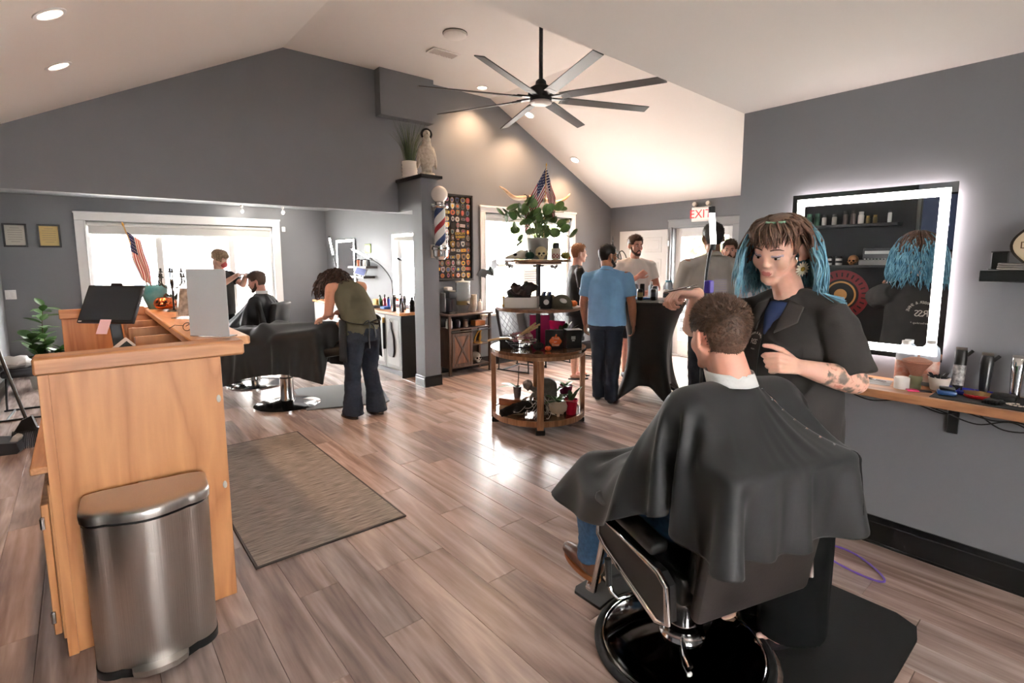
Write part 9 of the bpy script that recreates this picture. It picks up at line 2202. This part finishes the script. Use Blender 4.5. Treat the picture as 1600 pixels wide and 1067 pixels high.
downlight('second recessed light on the left ceiling slope',(0.003,4.77,zl(0.003)),nl,40)
downlight('recessed light on the flat ceiling beside the fan blades',(4.256,5.70,ZF),(0,0,-1),64)
downlight('upper recessed light on the right ceiling slope near the gable wall',(5.05,5.66,zr(5.05)),nr,64)
downlight('lower recessed light on the right ceiling slope near the gable wall',(6.03,5.70,zr(6.03)),nr,64)
for k,(x,y) in enumerate(((0.45,0.15),(2.0,-0.55),(0.45,-1.5),(2.0,-1.7))):  # unseen lamps, added to brighten the near part of the room
  downlight(('unseen recessed light added for fill in the low ceiling above the desk end','unseen recessed light added for fill in the low ceiling above the near mirror','unseen recessed light added for fill behind the camera, desk side','unseen recessed light added for fill behind the camera, mirror side')[k],(x,y,ZC),(0,0,-1),8,col=(1.0,0.90,0.80))
sp_ = thing('ceiling_speaker','round white speaker disc on the flat ceiling','speaker',(3.067,4.552,ZF))
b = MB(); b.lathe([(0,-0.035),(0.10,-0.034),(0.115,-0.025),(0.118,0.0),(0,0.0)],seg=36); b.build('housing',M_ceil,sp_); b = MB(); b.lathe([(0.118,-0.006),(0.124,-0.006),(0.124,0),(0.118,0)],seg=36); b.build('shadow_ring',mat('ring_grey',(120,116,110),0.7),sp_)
vt = thing('ceiling_vent','white slatted air vent on the flat ceiling behind the speaker','vent',(3.245,5.045,ZF - 0.001))
b = MB(); b.span((-0.17,-0.085,-0.010),(0.17,-0.065,0)); b.span((-0.17,0.065,-0.010),(0.17,0.085,0)); b.span((-0.17,-0.065,-0.010),(-0.15,0.065,0)); b.span((0.15,-0.065,-0.010),(0.17,0.065,0)); b.build('frame',M_ceil,vt)
b = MB(); b.span((-0.15,-0.065,-0.002),(0.15,0.065,-0.0005)); b.build('duct_dark',mat('duct',(60,58,56),0.9),vt)
for k in range(9):
  b = MB(); b.box((-0.135 + 0.034 * k,0,-0.006),(0.022,0.128,0.003),rot=(0,R(30),0)); b.build('slat',M_ceil,vt)
# ================================================================== OUTSIDE
b = MB(); b.span((-14,-16,-0.35),(26,30,-0.25)); g = b.build('ground_outside',mat('asphalt_pale',(150,148,144),0.9)); struct(g)
b = MB(); b.span((XE + 0.14,2.6,-0.24),(XE + 2.2,6.0,-0.02)); struct(b.build('path_porch',mat('porch_concrete',(170,166,160),0.9)))
rl_ = thing('porch_railing','dark slatted porch railing outside the glass door','railing',(9.2,4.8,-0.02))
for k in range(5):
  b = MB(); b.span((-0.02,-1.8,0.12 + 0.18 * k),(0.02,1.4,0.22 + 0.18 * k)); b.build('slat',M_black,rl_)
for y in (-1.8,-0.2,1.4):
  b = MB(); b.span((-0.03,y - 0.03,0),(0.03,y + 0.03,1.05)); b.build('post',M_black,rl_)
lfo = leaf_mesh('leaf_cluster',0.32,0.13,mat('foliage_out',(92,108,70),0.8,noise_amt=0.5,noise_scale=3,rgb2=(140,152,104)))
def tree(label,loc,h,r,n,seed):
  t = thing('garden_tree',label,'tree',loc); rq = random.Random(seed)
  b = MB(); b.tube(cable([(0,0,0),(0.1,0.05,h * 0.4),(0,0.1,h * 0.75)]),[0.12 - 0.004 * q for q in range(17)],8); b.build('trunk',M_stem,t)
  b = MB(); vs = [v.co.copy() for v in lfo.vertices]; fs = [tuple(p.vertices) for p in lfo.polygons]
  for k in range(n):
    a = rq.uniform(0,6.28); ph = math.acos(rq.uniform(-1,1)); rr_ = r * rq.random() ** 0.4; c = Vector((rr_ * math.sin(ph) * math.cos(a),rr_ * math.sin(ph) * math.sin(a),h * 0.68 + rr_ * 0.8 * math.cos(ph)))
    M = Matrix.Translation(c) @ Euler((rq.uniform(-1,1),rq.uniform(-1,1),rq.uniform(0,6.28))).to_matrix().to_4x4(); b.raw([M @ v for v in vs],fs)
  b.build('foliage',mat('foliage_out'),t,angle=None)['kind'] = 'stuff'
tree('leafy tree beyond the glass door, nearer the railing',(12.5,7.2,-0.25),4.2,1.9,420,1)
tree('leafy tree beyond the glass door, further along the yard',(14.5,4.6,-0.25),5.0,2.2,420,2)
tree('leafy tree outside beyond the gable window',(15.0,16.5,-0.25),4.2,1.8,240,3)
hs_ = thing('neighbour_house','pale house with windows across the street beyond the big window','house',(3.4,20.0,-0.25))
b = MB(); b.span((-5,0,0),(5,4,3.2)); b.build('wall',mat('siding_pale',(216,216,212),0.8),hs_)
b = MB(); b.prism([(-5.4,3.2),(5.4,3.2),(0,5.2)],4.6,basis((1,0,0),(0,0,1),(0,-1,0),(0,4.3,0))); b.build('roof',mat('shingle_grey',(110,108,106),0.9),hs_)
for x in (-3.4,-1.6,1.0,3.2):
  b = MB(); b.span((x - 0.5,-0.04,1.0),(x + 0.5,0.0,2.4)); wv = b.build('window',mat('house_window',(90,98,108),0.2),hs_); b = MB(); b.span((x - 0.02,-0.06,1.0),(x + 0.02,-0.04,2.4)); b.build('mullion',M_white,wv)
